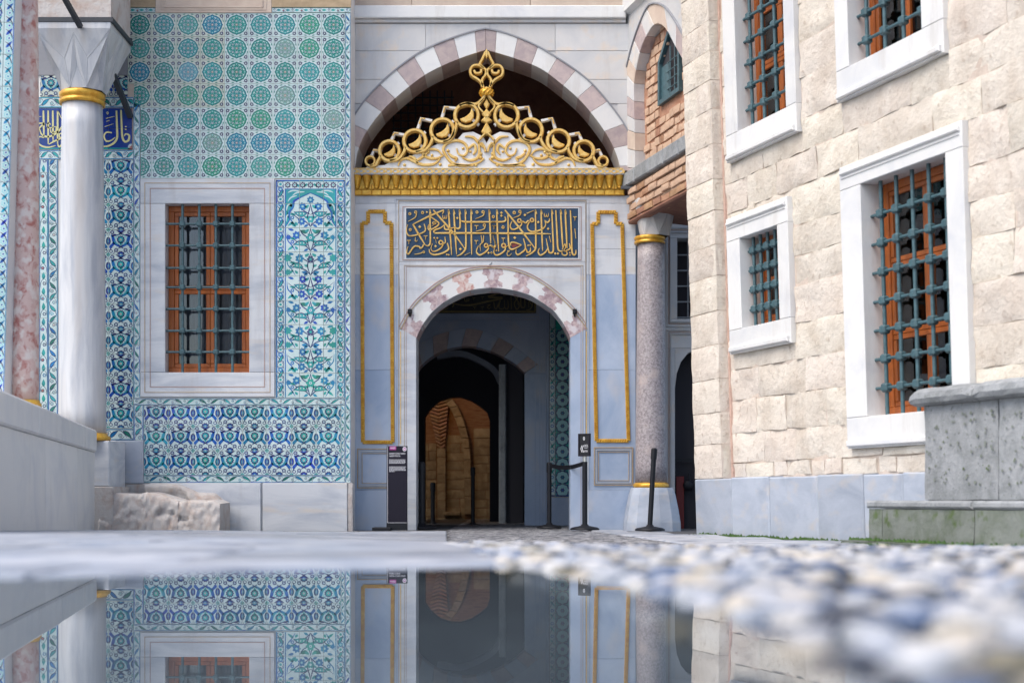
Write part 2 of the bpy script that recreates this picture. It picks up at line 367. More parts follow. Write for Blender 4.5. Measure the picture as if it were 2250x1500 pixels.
# ------------------------------------------------------------------ flat painted drawing on glazed tiles
class Canvas:
    def __init__(s): s.a = []
    def poly(s, pts, m, l=1): s.a.append((list(pts), m, l)); return s
    def circ(s, x, y, r, m, l=1, n=10, ry=None): return s.poly([(x + r * math.cos(2 * math.pi * k / n), y + (ry or r) * math.sin(2 * math.pi * k / n)) for k in range(n)], m, l)
    def rose(s, x, y, r, m, l=1, k=8, dep=0.22, n=32, rot=0):
        return s.poly([(x + r * (1 - dep + dep * math.cos(k * 2 * math.pi * i / n)) * math.cos(2 * math.pi * i / n + rot), y + r * (1 - dep + dep * math.cos(k * 2 * math.pi * i / n)) * math.sin(2 * math.pi * i / n + rot)) for i in range(n)], m, l)
    def stroke(s, pts, w, m, l=1, sub=4, taper=(0.35, 0.25)):
        L_, R_ = ribbon_sides(pts, w, sub, taper)
        for i in range(len(L_) - 1): s.poly([R_[i], R_[i + 1], L_[i + 1], L_[i]], m, l)
        return s
    def leaf(s, a, b, w, m, l=1, bend=0.0):
        dx, dy = b[0] - a[0], b[1] - a[1]; L_ = math.hypot(dx, dy); nx, ny = -dy / L_, dx / L_; up = []; dn = []
        for i in range(8):
            t = i / 7; h = w * math.sin(math.pi * t ** 0.8) * 0.5; c = bend * 4 * t * (1 - t) * L_
            x, y = a[0] + dx * t, a[1] + dy * t
            up.append((x + nx * (c + h), y + ny * (c + h))); dn.append((x + nx * (c - h), y + ny * (c - h)))
        return s.poly(dn + up[::-1][1:-1], m, l)
    def ring(s, x, y, r, w, m, l=1, n=14, a0=0, a1=2 * math.pi):
        for k in range(n):
            t, q = a0 + (a1 - a0) * k / n, a0 + (a1 - a0) * (k + 1) / n
            s.poly([(x + (r - w / 2) * math.cos(t), y + (r - w / 2) * math.sin(t)), (x + (r + w / 2) * math.cos(t), y + (r + w / 2) * math.sin(t)), (x + (r + w / 2) * math.cos(q), y + (r + w / 2) * math.sin(q)), (x + (r - w / 2) * math.cos(q), y + (r - w / 2) * math.sin(q))], m, l)
        return s
    def rect(s, x0, y0, x1, y1, m, l=1): return s.poly([(x0, y0), (x1, y0), (x1, y1), (x0, y1)], m, l)
    def paste(s, c, f):
        for pts, m, l in c.a: s.a.append(([f(p) for p in pts], m, l))
        return s
def mirror(fn):
    for sx in (-1, 1): fn(sx)
def clip(poly, x0, y0, x1, y1):
    for ax, val, sg in ((0, x0, 1), (0, x1, -1), (1, y0, 1), (1, y1, -1)):
        out = []; n = len(poly)
        for i in range(n):
            a, b = poly[i], poly[(i + 1) % n]; ia = (a[ax] - val) * sg >= 0; ib = (b[ax] - val) * sg >= 0
            if ia: out.append(a)
            if ia != ib:
                t = (val - a[ax]) / (b[ax] - a[ax]); out.append((a[0] + (b[0] - a[0]) * t, a[1] + (b[1] - a[1]) * t))
        poly = out
        if len(poly) < 3: return None
    return poly
LAY = 0.0005
def tile_mesh(canvas, rect, fr, base='glaze_white', gap=0.0022, thick=0.012, name='tile'):
    """a slab of tile in the frame with the painted drawing clipped to it; returns mesh and world origin"""
    x0, y0, x1, y1 = rect; x0 += gap; y0 += gap; x1 -= gap; y1 -= gap
    mb = MB(); mb.rect(fr, x0, y0, x1, y1, -thick, 0, base, bev=0.0012)
    e = 0.0014
    if canvas:
        for pts, m, l in canvas.a:
            xs = [p[0] for p in pts]; ys = [p[1] for p in pts]
            if max(xs) < x0 or min(xs) > x1 or max(ys) < y0 or min(ys) > y1: continue
            q = clip(pts, x0 + e, y0 + e, x1 - e, y1 - e)
            if q and abs(area(q)) > 1e-7: mb.flat(fr, q, LAY * l, m)
    o = fr.p((x0 + x1) / 2, (y0 + y1) / 2, 0)
    return mb.mesh(name, o), o

# ------------------------------------------------------------------ ground
def lerp(a, b, t): return a + (b - a) * t
def clamp01(t): return max(0.0, min(1.0, t))
def sstep(a, b, x):
    t = clamp01((x - a) / (b - a)); return t * t * (3 - 2 * t)
def pl(x, pts):
    if x <= pts[0][0]: return pts[0][1]
    for (a, b), (c, d) in zip(pts, pts[1:]):
        if x <= c: return lerp(b, d, (x - a) / (c - a))
    return pts[-1][1]
def path_left(Y): return pl(Y, [(0, 0.34), (1.45, 0.34), (1.9, 0.335), (2.4, 0.325), (2.9, 0.28), (3.5, 0.18), (4.3, -0.02), (10.5, -0.47), (18.9, -0.85)])
def path_right(Y): return pl(Y, [(0, 9), (11.5, 9), (12.5, 1.6), (18.9, 0.95)])
def pool_far(X): return pl(X, [(-6, 3.0), (-1.3, 3.6), (-0.35, 4.16), (0, 4.3), (0.6, 4.3)])
def gh(X, Y):
    a = sstep(-4, 1.5, X)
    y0, y1 = lerp(8.5, 4.7, a), lerp(18.4, 12.4, a)
    z = GZ * clamp01((Y - y0) / (y1 - y0)) - 0.008
    basin = clamp01((pool_far(X) + 0.02 - Y) / 0.10) * (1 - sstep(path_left(Y) - 0.02, path_left(Y) + 0.10, X))
    if Y > -1.5: z -= 0.030 * basin
    if YP < Y: z = min(z, GZ - 0.008)
    return z
mb = MB(); xs = [-60, -30, -14, -10] + [-8 + 0.25 * i for i in range(24)] + [-2 + 0.06 * i for i in range(100)] + [4 + 0.25 * i for i in range(17)] + [10, 14, 30, 60]
ys = [-60, -25, -8, -3, -1] + [-0.5 + 0.08 * i for i in range(80)] + [6 + 0.25 * i for i in range(53)] + [20, 24, 40, 60]
nx = len(xs)
vs_ = [(x, y, gh(x, y)) for y in ys for x in xs]
fs_ = [[j * nx + i, j * nx + i + 1, (j + 1) * nx + i + 1, (j + 1) * nx + i] for j in range(len(ys) - 1) for i in range(nx - 1)]
b0 = len(mb.v); mb.v += vs_
ie = mb.mi('earth'); ip = mb.mi('pebble_bed'); iw = mb.mi('wet_stone')
for f in fs_:
    cx_ = sum(vs_[k][0] for k in f) / 4; cy_ = sum(vs_[k][1] for k in f) / 4
    mb.f.append(f); mb.m.append(ip if (cy_ > 5.5 and path_left(cy_) < cx_ < path_right(cy_) + 0.2) else (iw if cy_ < pool_far(cx_) and cx_ < path_left(cy_) else ie)); mb.sm.append(True)
ground = mb.build('ground', origin=(0, 0, 0)); tag(ground, kind='structure')

# marble paving slabs, each a piece of the ground
def slab(poly, top=0.010, m='slab'):
    cx_ = sum(p[0] for p in poly) / len(poly); cy_ = sum(p[1] for p in poly) / len(poly)
    if area(poly) < 0: poly = poly[::-1]
    b = 0.012; ins = inset(poly, b); n = len(poly)
    zt = [gh(*p) + top for p in poly]; cz = [gh(*p) + top + 0.004 for p in ins]
    v = [(p[0], p[1], z - 0.05) for p, z in zip(poly, zt)] + [(p[0], p[1], z - 0.004) for p, z in zip(poly, zt)] + [(p[0], p[1], z) for p, z in zip(ins, cz)]
    f = [[i, (i + 1) % n, n + (i + 1) % n, n + i] for i in range(n)] + [[n + i, n + (i + 1) % n, 2 * n + (i + 1) % n, 2 * n + i] for i in range(n)] + [[2 * n + i for i in range(n)]]
    MB().add(v, f, m).build('paving_slab', ground)
rs = random.Random(5)
rows = []; Y = 0.0
for dy in (0.62, 0.75, 0.70, 0.9, 0.95, 1.0, 1.1, 1.2, 1.2, 1.3, 1.3, 1.5, 1.6, 1.4): rows.append((Y, Y + dy)); Y += dy
for k, (a, b) in enumerate(rows):
    x = -0.02 if k == 0 else path_left(4.2 + a)
    if 4.2 + a > 18.2: break
    first = True
    while x > -6.2:
        w = rs.uniform(0.8, 1.5); x2 = x - w; g_ = 0.006
        def yy(X, t): return min(pool_far(X) + t, 18.32 if X > -4.3 else 17.0 )
        xa, xb = (path_left(4.2 + a) , path_left(4.2 + b)) if first else (x, x)
        j = rs.uniform(-0.03, 0.03)
        p = [(xa - g_, yy(xa, a) + g_), (xb - g_, yy(xb, b) - g_), (x2 + g_ + j, yy(x2, b) - g_), (x2 + g_ + j, yy(x2, a) + g_)]
        if abs(area(p)) > 0.02: slab(p, 0.010 + rs.uniform(-0.002, 0.003))
        x = x2 + j; first = False
for k in range(5):
    ya, yb = 12.6 + 1.2 * k, 12.6 + 1.2 * (k + 1) - 0.012
    xa = path_right(ya) + 0.01; xr = 1.55 if ya < 16.9 else 2.3
    while xa < xr + 1.5:
        xb = xa + rs.uniform(0.5, 0.8)
        if xb > 8.28 - 0.36 * yb - 0.2: xb = 8.28 - 0.36 * yb - 0.14
        if xb - xa < 0.2: break
        xd = xa + (path_right(yb) - path_right(ya) if xa < path_right(ya) + 0.02 else 0.0)
        slab([(xa, ya), (xb - 0.012, ya), (xb - 0.012, min(yb, 18.8)), (xd, min(yb, 18.8))]); xa = xb

# pebbles: nearest as pieces of their own, the rest one mass
def pebble_mesh(seed, sub):
    bm = bmesh.new(); bmesh.ops.create_icosphere(bm, subdivisions=sub, radius=1.0)
    for v in bm.verts:
        n_ = mnoise.noise(v.co * 1.1 + Vector((seed * 5.3, 0, 0))) * 0.28
        v.co *= 1 + n_
        v.co.z *= 0.62
        if v.co.z > 0.30: v.co.z = 0.30 + (v.co.z - 0.30) * 0.35
    me = bpy.data.meshes.new('pebble'); bm.to_mesh(me); bm.free(); me.materials.append(MAT['pebble'])
    me.polygons.foreach_set('use_smooth', [True] * len(me.polygons)); return me
PEB = [pebble_mesh(i, 2) for i in range(9)]
cols = [(0.50, 0.49, 0.48), (0.44, 0.45, 0.49), (0.50, 0.45, 0.38), (0.34, 0.37, 0.43), (0.06, 0.09, 0.16), (0.022, 0.03, 0.05), (0.17, 0.15, 0.10), (0.40, 0.42, 0.46), (0.11, 0.15, 0.24)]
cw = [7, 6, 5, 4, 3.2, 3.2, 2.0, 4, 3.0]
rp = random.Random(8); spots_ = []
Y = 1.25; row = 0
while Y < 8.6:
    sp = 0.104 if Y < 5 else 0.11
    x = path_left(Y) - 0.02 + (sp * 0.5 if row % 2 else 0) + rp.uniform(-0.02, 0.02)
    xm = min(Y * 0.40 + 0.25, 8.28 - 0.36 * Y - 0.2)
    while x < xm:
        spots_.append((x + rp.uniform(-0.014, 0.014), Y + rp.uniform(-0.012, 0.012), sp)); x += sp * rp.uniform(0.92, 1.15)
    Y += sp * 0.80; row += 1
spots_.sort(key=lambda q: q[1])
far_mb = {c: ([], []) for c in range(len(cols))}
n_ind = 0
for (x, y, sp) in spots_:
    edge = clamp01((x - path_left(y)) / 0.16)
    z = gh(x, y) - 0.004 + 0.014 * edge + rp.uniform(-0.004, 0.006)
    if y < 4.6: z += 0.010 * sstep(0.2, 0.7, x - path_left(y))
    rx, ry, rz = sp * rp.uniform(0.36, 0.52), sp * rp.uniform(0.26, 0.38), sp * rp.uniform(0.40, 0.62)
    ci = rp.choices(range(len(cols)), cw)[0]; kv = rp.uniform(0.85, 1.12); c = tuple(v * kv for v in cols[ci])
    rot = rp.uniform(-0.6, 0.6)
    in_view = abs(x / y) < 0.37
    if n_ind < 300 and in_view:
        o = inst('pebble', PEB[n_ind % 9], (x, y, z), ground, c); o.scale = (rx, ry, rz); o.rotation_euler = (rp.uniform(-0.2, 0.2), rp.uniform(-0.2, 0.2), rot); n_ind += 1
    else:
        far_mb[ci][0].append((x, y, z, rx, ry, rz, rot))
for ci, (lst, _) in far_mb.items():
    nm = 'pebble_mat_%d' % ci
    mat('pebble_far_%d' % ci, cols[ci], 0.4)
ico = pebble_mesh(3, 1); base_v = [v.co.copy() for v in ico.vertices]; base_f = [list(p.vertices) for p in ico.polygons]
mb = MB()
for ci, (lst, _) in far_mb.items():
    for (x, y, z, rx, ry, rz, rot) in lst:
        c_, s_ = math.cos(rot), math.sin(rot)
        mb.add([(x + v.x * rx * c_ - v.y * ry * s_, y + v.x * rx * s_ + v.y * ry * c_, z + v.z * rz) for v in base_v], base_f, 'pebble_far_%d' % ci, True)
o = mb.build('pebbles', ground); o['kind'] = 'stuff'

# the puddle
mb = MB(); mb.add([(-7, -1.2, 0), (0.9, -1.2, 0), (0.9, 4.5, 0), (-7, 4.5, 0)], [[0, 1, 2, 3]], 'water')
tag(mb.build('puddle_water', origin=(-1, 1.5, 0)), kind='structure')

# ------------------------------------------------------------------ shared builders
def R2(fr, x0, y0, x1, y1):                  # pixel box -> frame box (u0, v0, u1, v1)
    a = fr.uv(x0, y1); b = fr.uv(x1, y0); return (a[0], a[1], b[0], b[1])
def block_mesh(fr, u0, v0, u1, v1, w0, w1, m, rough=0.006, seed=0, jit=0.006, n=None):
    """a hewn stone: uneven front and uneven arrises"""
    du, dv = u1 - u0, v1 - v0
    nu = max(2, min(12, int(du / 0.075))); nv = max(2, min(6, int(dv / 0.06)))
    vs = []; sd = Vector((seed * 1.7, seed * 0.31, seed * 2.3))
    for j in range(nv + 1):
        for i in range(nu + 1):
            u = u0 + du * i / nu; v = v0 + dv * j / nv
            q = fr.p(u, v, 0) * 3.1 + sd
            eb = (i in (0, nu)) or (j in (0, nv))
            uj = mnoise.noise(q) * jit if i in (0, nu) else 0; vj = mnoise.noise(q + Vector((9, 3, 1))) * jit if j in (0, nv) else 0
            w = w1 + (mnoise.noise(q * 1.3) + 0.6 * mnoise.noise(q * 3.7)) * rough - (0.010 if eb else 0)
            vs.append(fr.p(u + uj, v + vj, w))
    fs = [[j * (nu + 1) + i, j * (nu + 1) + i + 1, (j + 1) * (nu + 1) + i + 1, (j + 1) * (nu + 1) + i] for j in range(nv) for i in range(nu)]
    mb = MB(); mb.add(vs, fs, m, True)
    per = [i for i in range(nu + 1)] + [(j + 1) * (nu + 1) - 1 for j in range(1, nv + 1)] + [nv * (nu + 1) + i for i in range(nu - 1, -1, -1)] + [j * (nu + 1) for j in range(nv - 1, 0, -1)]
    pv = [vs[k] for k in per]; bk = [p - fr.N * (w1 - w0) for p in pv]; k = len(per)
    mb.add(pv + bk, [[i, k + i, k + (i + 1) % k, (i + 1) % k] for i in range(k)], m)
    return mb
def ashlar(fr, u0, u1, vl, holes, lens, m, parent, name='stone_block', gap=0.007, depth=0.10, rough=0.006, seed=1, face=0.0, jit=0.006):
    r = random.Random(seed); c = 0
    for va, vb in zip(vl, vl[1:]):
        cuts = [u0, u1]
        for (h0, k0, h1, k1) in holes:
            if k0 < vb - 0.02 and k1 > va + 0.02: cuts += [x for x in (h0, h1) if u0 < x < u1]
        cuts = sorted(set(cuts)); br = [cuts[0]]
        for a, b in zip(cuts, cuts[1:]):
            x = a + r.uniform(0.35, 1.0) * lens[1] if (b - a) > lens[1] else b
            while x < b - lens[0] * 0.6: br.append(x); x += r.uniform(*lens)
            br.append(b)
        for a, b in zip(br, br[1:]):
            if b - a < 0.03: continue
            pieces = [(va, vb)]
            for (h0, k0, h1, k1) in holes:
                if h0 < b - 0.01 and h1 > a + 0.01:
                    nn = []
                    for (p, q) in pieces:
                        if k1 <= p or k0 >= q: nn.append((p, q)); continue
                        if k0 - p > 0.03: nn.append((p, k0))
                        if q - k1 > 0.03: nn.append((k1, q))
                    pieces = nn
            for (p, q) in pieces:
                if q - p < 0.04: continue
                c += 1
                block_mesh(fr, a + gap, p + gap, b - gap, q - gap, face - depth, face + r.uniform(-0.004, 0.004), m, rough, seed * 100 + c, jit).build(name, parent)
def pierced(fr, u0, v0, u1, v1, holes, w0, w1, m):
    """a wall sheet with rectangular openings, as one solid"""
    us = sorted({u0, u1, *[h[0] for h in holes], *[h[2] for h in holes]}); vs_ = sorted({v0, v1, *[h[1] for h in holes], *[h[3] for h in holes]})
    us = [u for u in us if u0 <= u <= u1]; vs_ = [v for v in vs_ if v0 <= v <= v1]
    mb = MB()
    def inside(u, v): return any(h[0] < u < h[2] and h[1] < v < h[3] for h in holes)
    for a, b in zip(us, us[1:]):
        run = None
        for c, d in zip(vs_, vs_[1:]):
            if inside((a + b) / 2, (c + d) / 2):
                if run: mb.rect(fr, a, run[0], b, run[1], w0, w1, m, back=True)
                run = None
            else: run = (run[0], d) if run else (c, d)
        if run: mb.rect(fr, a, run[0], b, run[1], w0, w1, m, back=True)
    return mb
def outline(mb, fr, u0, v0, u1, v1, t, w0, w1, m):
    mb.rect(fr, u0, v0, u1, v0 + t, w0, w1, m); mb.rect(fr, u0, v1 - t, u1, v1, w0, w1, m)
    mb.rect(fr, u0, v0 + t, u0 + t, v1 - t, w0, w1, m); mb.rect(fr, u1 - t, v0 + t, u1, v1 - t, w0, w1, m)
KNOB = {}
def knob_mesh(fr, r, key):
    k = (key, round(r, 4))
    if k not in KNOB:
        mb = MB(); pts = []
        for a in (-1, 1): pts += [fr.U * a * r * 1.15, fr.V * a * r * 1.15, fr.N * a * r]
        q = r * 0.62
        vs = [fr.U * (sx * r) + fr.V * (sy * q) + fr.N * (sz * q * 0.9) for sx in (-1, 1) for sy in (-1, 1) for sz in (-1, 1)] + [fr.U * (sx * q) + fr.V * (sy * r) + fr.N * (sz * q * 0.9) for sx in (-1, 1) for sy in (-1, 1) for sz in (-1, 1)] + [fr.U * (sx * q) + fr.V * (sy * q) + fr.N * (sz * r) for sx in (-1, 1) for sy in (-1, 1) for sz in (-1, 1)]
        bm = bmesh.new(); bv = [bm.verts.new(v) for v in vs]; bmesh.ops.convex_hull(bm, input=bv)
        me = bpy.data.meshes.new('knob'); bm.to_mesh(me); bm.free(); me.materials.append(MAT['iron']); KNOB[k] = me
    return KNOB[k]
def window(fr, parent, outer, opening, ubars, vbars, key, proud=0.03, deep=0.26, surround='marble', mould=(), panes=(2, 2), bar_r=0.013, knob_r=0.032, frame_w=0.06, grille_w=-0.035, lean_in=0.17, mold_mats=('gold_line', 'red_line'), sash=0.045, over=0.03, sill_mould=False):
    ou0, ov0, ou1, ov1 = outer; u0, v0, u1, v1 = opening
    win = MB().rect(fr, u0 - 0.01, v0 - 0.01, u1 + 0.01, v1 + 0.01, -lean_in - 0.05, -lean_in - 0.045, 'dark_room')
    # window back frame = the part that carries the rest
    W = MB(); wf = frame_w
    for (a, b, c, d) in ((u0, v0, u1, v0 + wf), (u0, v1 - wf, u1, v1), (u0, v0 + wf, u0 + wf, v1 - wf), (u1 - wf, v0 + wf, u1, v1 - wf)): W.rect(fr, a, b, c, d, -lean_in - 0.07, -lean_in, 'wood', 0.006)
    wo = W.build('window', parent)
    # sashes and panes
    nu, nv = panes; cu = (u1 - u0 - 2 * wf) / nu; cv = (v1 - v0 - 2 * wf) / nv
    for i in range(nu):
        for j in range(nv):
            a, b = u0 + wf + cu * i, v0 + wf + cv * j; s_ = sash
            m_ = MB()
            for (p, q, x, y) in ((a, b, a + cu, b + s_), (a, b + cv - s_, a + cu, b + cv), (a, b + s_, a + s_, b + cv - s_), (a + cu - s_, b + s_, a + cu, b + cv - s_)):
                m_.rect(fr, p + 0.002, q + 0.002, x - 0.002, y - 0.002, -lean_in - 0.06, -lean_in - 0.012, 'wood', 0.005)
            m_.build('sash', wo)
            MB().rect(fr, a + s_, b + s_, a + cu - s_, b + cv - s_, -lean_in - 0.045, -lean_in - 0.040, 'glass', back=True).build('pane', wo)
    # stone surround: sill, lintel, jambs
    for nm, (a, b, c, d) in (('sill', (ou0, ov0, ou1, v0)), ('lintel', (ou0, v1, ou1, ov1)), ('jamb', (ou0, v0, u0, v1)), ('jamb', (u1, v0, ou1, v1))):
        MB().rect(fr, a + 0.0015, b + 0.0015, c - 0.0015, d - 0.0015, -deep, proud, surround, 0.006).build(nm, wo)
    for k, t in enumerate(mould):
        m_ = MB(); outline(m_, fr, ou0 + t, ov0 + t, ou1 - t, ov1 - t, 0.009, proud - 0.002, proud + 0.0035, mold_mats[k % len(mold_mats)]); m_.build('moulding', wo)
    if sill_mould:
        for (b, d, h) in ((ov0 + 0.02, ov0 + 0.075, 0.035), (ov1 - 0.085, ov1 - 0.05, 0.028), (ov1 - 0.125, ov1 - 0.105, 0.012)):
            m_ = MB(); m_.rect(fr, ou0 + 0.03, b, ou1 - 0.03, d, proud - 0.01, proud + h, surround, 0.010); m_.build('moulding', wo)
    for u in ubars: MB().tube([fr.p(u, v0 - 0.02, grille_w), fr.p(u, v1 + 0.02, grille_w)], bar_r, 'iron', 8).build('upright_bar', wo)
    for v in vbars: MB().tube([fr.p(u0 - 0.02, v, grille_w + 0.004), fr.p(u1 + 0.02, v, grille_w + 0.004)], bar_r * 0.82, 'iron', 8).build('cross_bar', wo)
    km = knob_mesh(fr, knob_r, key)
    for u in ubars:
        for v in vbars: inst('knob', km, fr.p(u, v, grille_w + 0.003), wo)
    return wo

# ------------------------------------------------------------------ tiled wall on the left
sT = FP / YT
tw = thing('tiled_wall', 'wall clad in blue, turquoise and white floral tiles left of the gilded portal', 'wall', T.p(T.U_(480), GZ))
wo_ = R2(T, 309, 393, 604, 872); wi_ = R2(T, 364, 448, 548, 818)
core = pierced(T, T.U_(-40), GZ - 0.15, T.U_(771), 10.0, [(wi_[0] - 0.02, wi_[1] - 0.02, wi_[2] + 0.02, wi_[3] + 0.02)], -0.6, -0.0125, 'marble_white')
core.build('wall_core', tw)
# right-hand return of the wall beside the portal
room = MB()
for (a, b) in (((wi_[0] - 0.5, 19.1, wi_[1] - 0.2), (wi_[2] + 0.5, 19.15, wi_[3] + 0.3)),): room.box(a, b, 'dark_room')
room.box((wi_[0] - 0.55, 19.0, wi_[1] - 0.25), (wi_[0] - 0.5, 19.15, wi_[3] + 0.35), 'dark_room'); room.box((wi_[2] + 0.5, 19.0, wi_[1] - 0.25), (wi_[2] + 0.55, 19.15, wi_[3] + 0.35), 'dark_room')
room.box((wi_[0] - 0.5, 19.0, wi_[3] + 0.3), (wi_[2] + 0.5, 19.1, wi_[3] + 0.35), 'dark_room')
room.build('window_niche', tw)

# --- medallion tile
def medallion():
    c = Canvas(); t = 0.306
    n = 64
    def lob(r, th): return r * (1 + 0.014 * math.cos(16 * th) + 0.075 * max(0, math.cos(4 * th)) ** 14)
    for r, m, l in ((0.405, 'glaze_medal_dark', 1), (0.378, 'glaze_medal', 2)):
        c.poly([(lob(r, 2 * math.pi * k / n) * math.cos(2 * math.pi * k / n), lob(r, 2 * math.pi * k / n) * math.sin(2 * math.pi * k / n)) for k in range(n)], m, l)
    for k in range(8):
        a = k * math.pi / 4; ca, sa = math.cos(a), math.sin(a)
        d = 0.165 if k % 2 == 0 else 0.225; r = 0.052 if k % 2 == 0 else 0.044
        c.rose(d * ca, d * sa, r, 'glaze_white', 4, 5, 0.16, 20, a); c.circ(d * ca, d * sa, 0.020, 'glaze_purple', 5, 6)
        c.circ(d * ca, d * sa, r * 1.28, 'glaze_medal_dark', 3, 10)
        b = a + math.pi / 8
        c.leaf((0.285 * math.cos(b - 0.17), 0.285 * math.sin(b - 0.17)), (0.30 * math.cos(b + 0.17), 0.30 * math.sin(b + 0.17)), 0.045, 'glaze_white', 3, -0.2)
        c.leaf((0.30 * ca, 0.30 * sa), (0.365 * ca, 0.365 * sa), 0.05, 'glaze_pale', 3)
        c.stroke([(0.06 * ca, 0.06 * sa), (0.13 * math.cos(b), 0.13 * math.sin(b)), (0.21 * math.cos(b), 0.21 * math.sin(b)), (0.29 * math.cos(b + 0.2), 0.29 * math.sin(b + 0.2))], 0.010, 'glaze_white', 3, 2)
        c.stroke([(0.345 * math.cos(b - 0.3), 0.345 * math.sin(b - 0.3)), (0.325 * math.cos(b), 0.325 * math.sin(b)), (0.345 * math.cos(b + 0.3), 0.345 * math.sin(b + 0.3))], 0.012, 'glaze_white', 3, 2)
    c.rose(0, 0, 0.055, 'glaze_red', 4, 6, 0.2, 24); c.circ(0, 0, 0.025, 'glaze_white', 5, 8)
    for sx in (-1, 1):
        for sy in (-1, 1):
            c.rose(0.375 * sx, 0.365 * sy, 0.085, 'glaze_purple', 1, 7, 0.14, 28); c.circ(0.375 * sx, 0.365 * sy, 0.030, 'glaze_white', 2, 8)
            c.leaf((0.10 * sx, 0.455 * sy), (0.24 * sx, 0.425 * sy), 0.045, 'glaze_green', 1)
            c.leaf((0.455 * sx, 0.10 * sy), (0.425 * sx, 0.24 * sy), 0.040, 'glaze_green', 1)
            c.stroke([(0.25 * sx, 0.41 * sy), (0.31 * sx, 0.40 * sy), (0.36 * sx, 0.43 * sy), (0.44 * sx, 0.45 * sy)], 0.018, 'glaze_purple', 1, 2)
            c.stroke([(0.42 * sx, 0.25 * sy), (0.43 * sx, 0.30 * sy), (0.45 * sx, 0.43 * sy)], 0.016, 'glaze_purple', 1, 2)
            c.leaf((0.40 * sx, 0.27 * sy), (0.35 * sx, 0.22 * sy) if False else (0.44 * sx, 0.20 * sy), 0.02, 'glaze_purple', 1)
    return c
MEDU = medallion()
c0 = 307 - 1125; pit_x = 53.25; pit_y = 51.85; y_top = 29.0
tiles_A = {}
medal_cols = [(0.012, 0.215, 0.175), (0.016, 0.25, 0.215), (0.02, 0.27, 0.27), (0.012, 0.20, 0.30), (0.05, 0.29, 0.25), (0.02, 0.15, 0.32), (0.015, 0.24, 0.24), (0.02, 0.26, 0.16), (0.10, 0.30, 0.36), (0.16, 0.30, 0.26)]
mw = [7, 6, 5, 3, 3, 2, 6, 3, 1.5, 1.2]
panel = MB().rect(T, T.U_(280), T.V_(393), T.U_(758), T.V_(29), -0.0155, -0.0123, 'cream_plaster').build('medallion_panel', tw)
ra = random.Random(21); shared = None
for r in range(7):
    for c in range(9):
        cx_, cy_ = 307 + pit_x * c, y_top + pit_y * (r + 0.5)
        x0, x1 = cx_ - pit_x / 2, min(cx_ + pit_x / 2, 758.0)
        y0, y1 = cy_ - pit_y / 2, cy_ + pit_y / 2
        if c == 0 and y1 > 214: x0 = 308.5
        if c == 0 and r == 3: x0 = 294
        full = (c not in (0, 8)) or (c == 0 and r < 3)
        rect = R2(T, x0, y0, x1, y1)
        ctr = T.uv(cx_, cy_); sc_ = pit_x / sT
        base = 'glaze_cream' if (r < 4 and c < 4) else 'glaze_white'
        key = base if full else None
        if key and key in tiles_A: me = tiles_A[key]; o_ = T.p((rect[0] + rect[2]) / 2, (rect[1] + rect[3]) / 2)
        else:
            cv = Canvas().paste(MEDU, lambda p: (ctr[0] + p[0] * sc_, ctr[1] + p[1] * sc_ * 0.975))
            me, o_ = tile_mesh(cv, rect, T, base)
            if key: tiles_A[key] = me
        k = ra.choices(range(10), mw)[0]
        if c > 5 and ra.random() < 0.25: k = 7
        inst('tile', me, o_, panel, medal_cols[k])

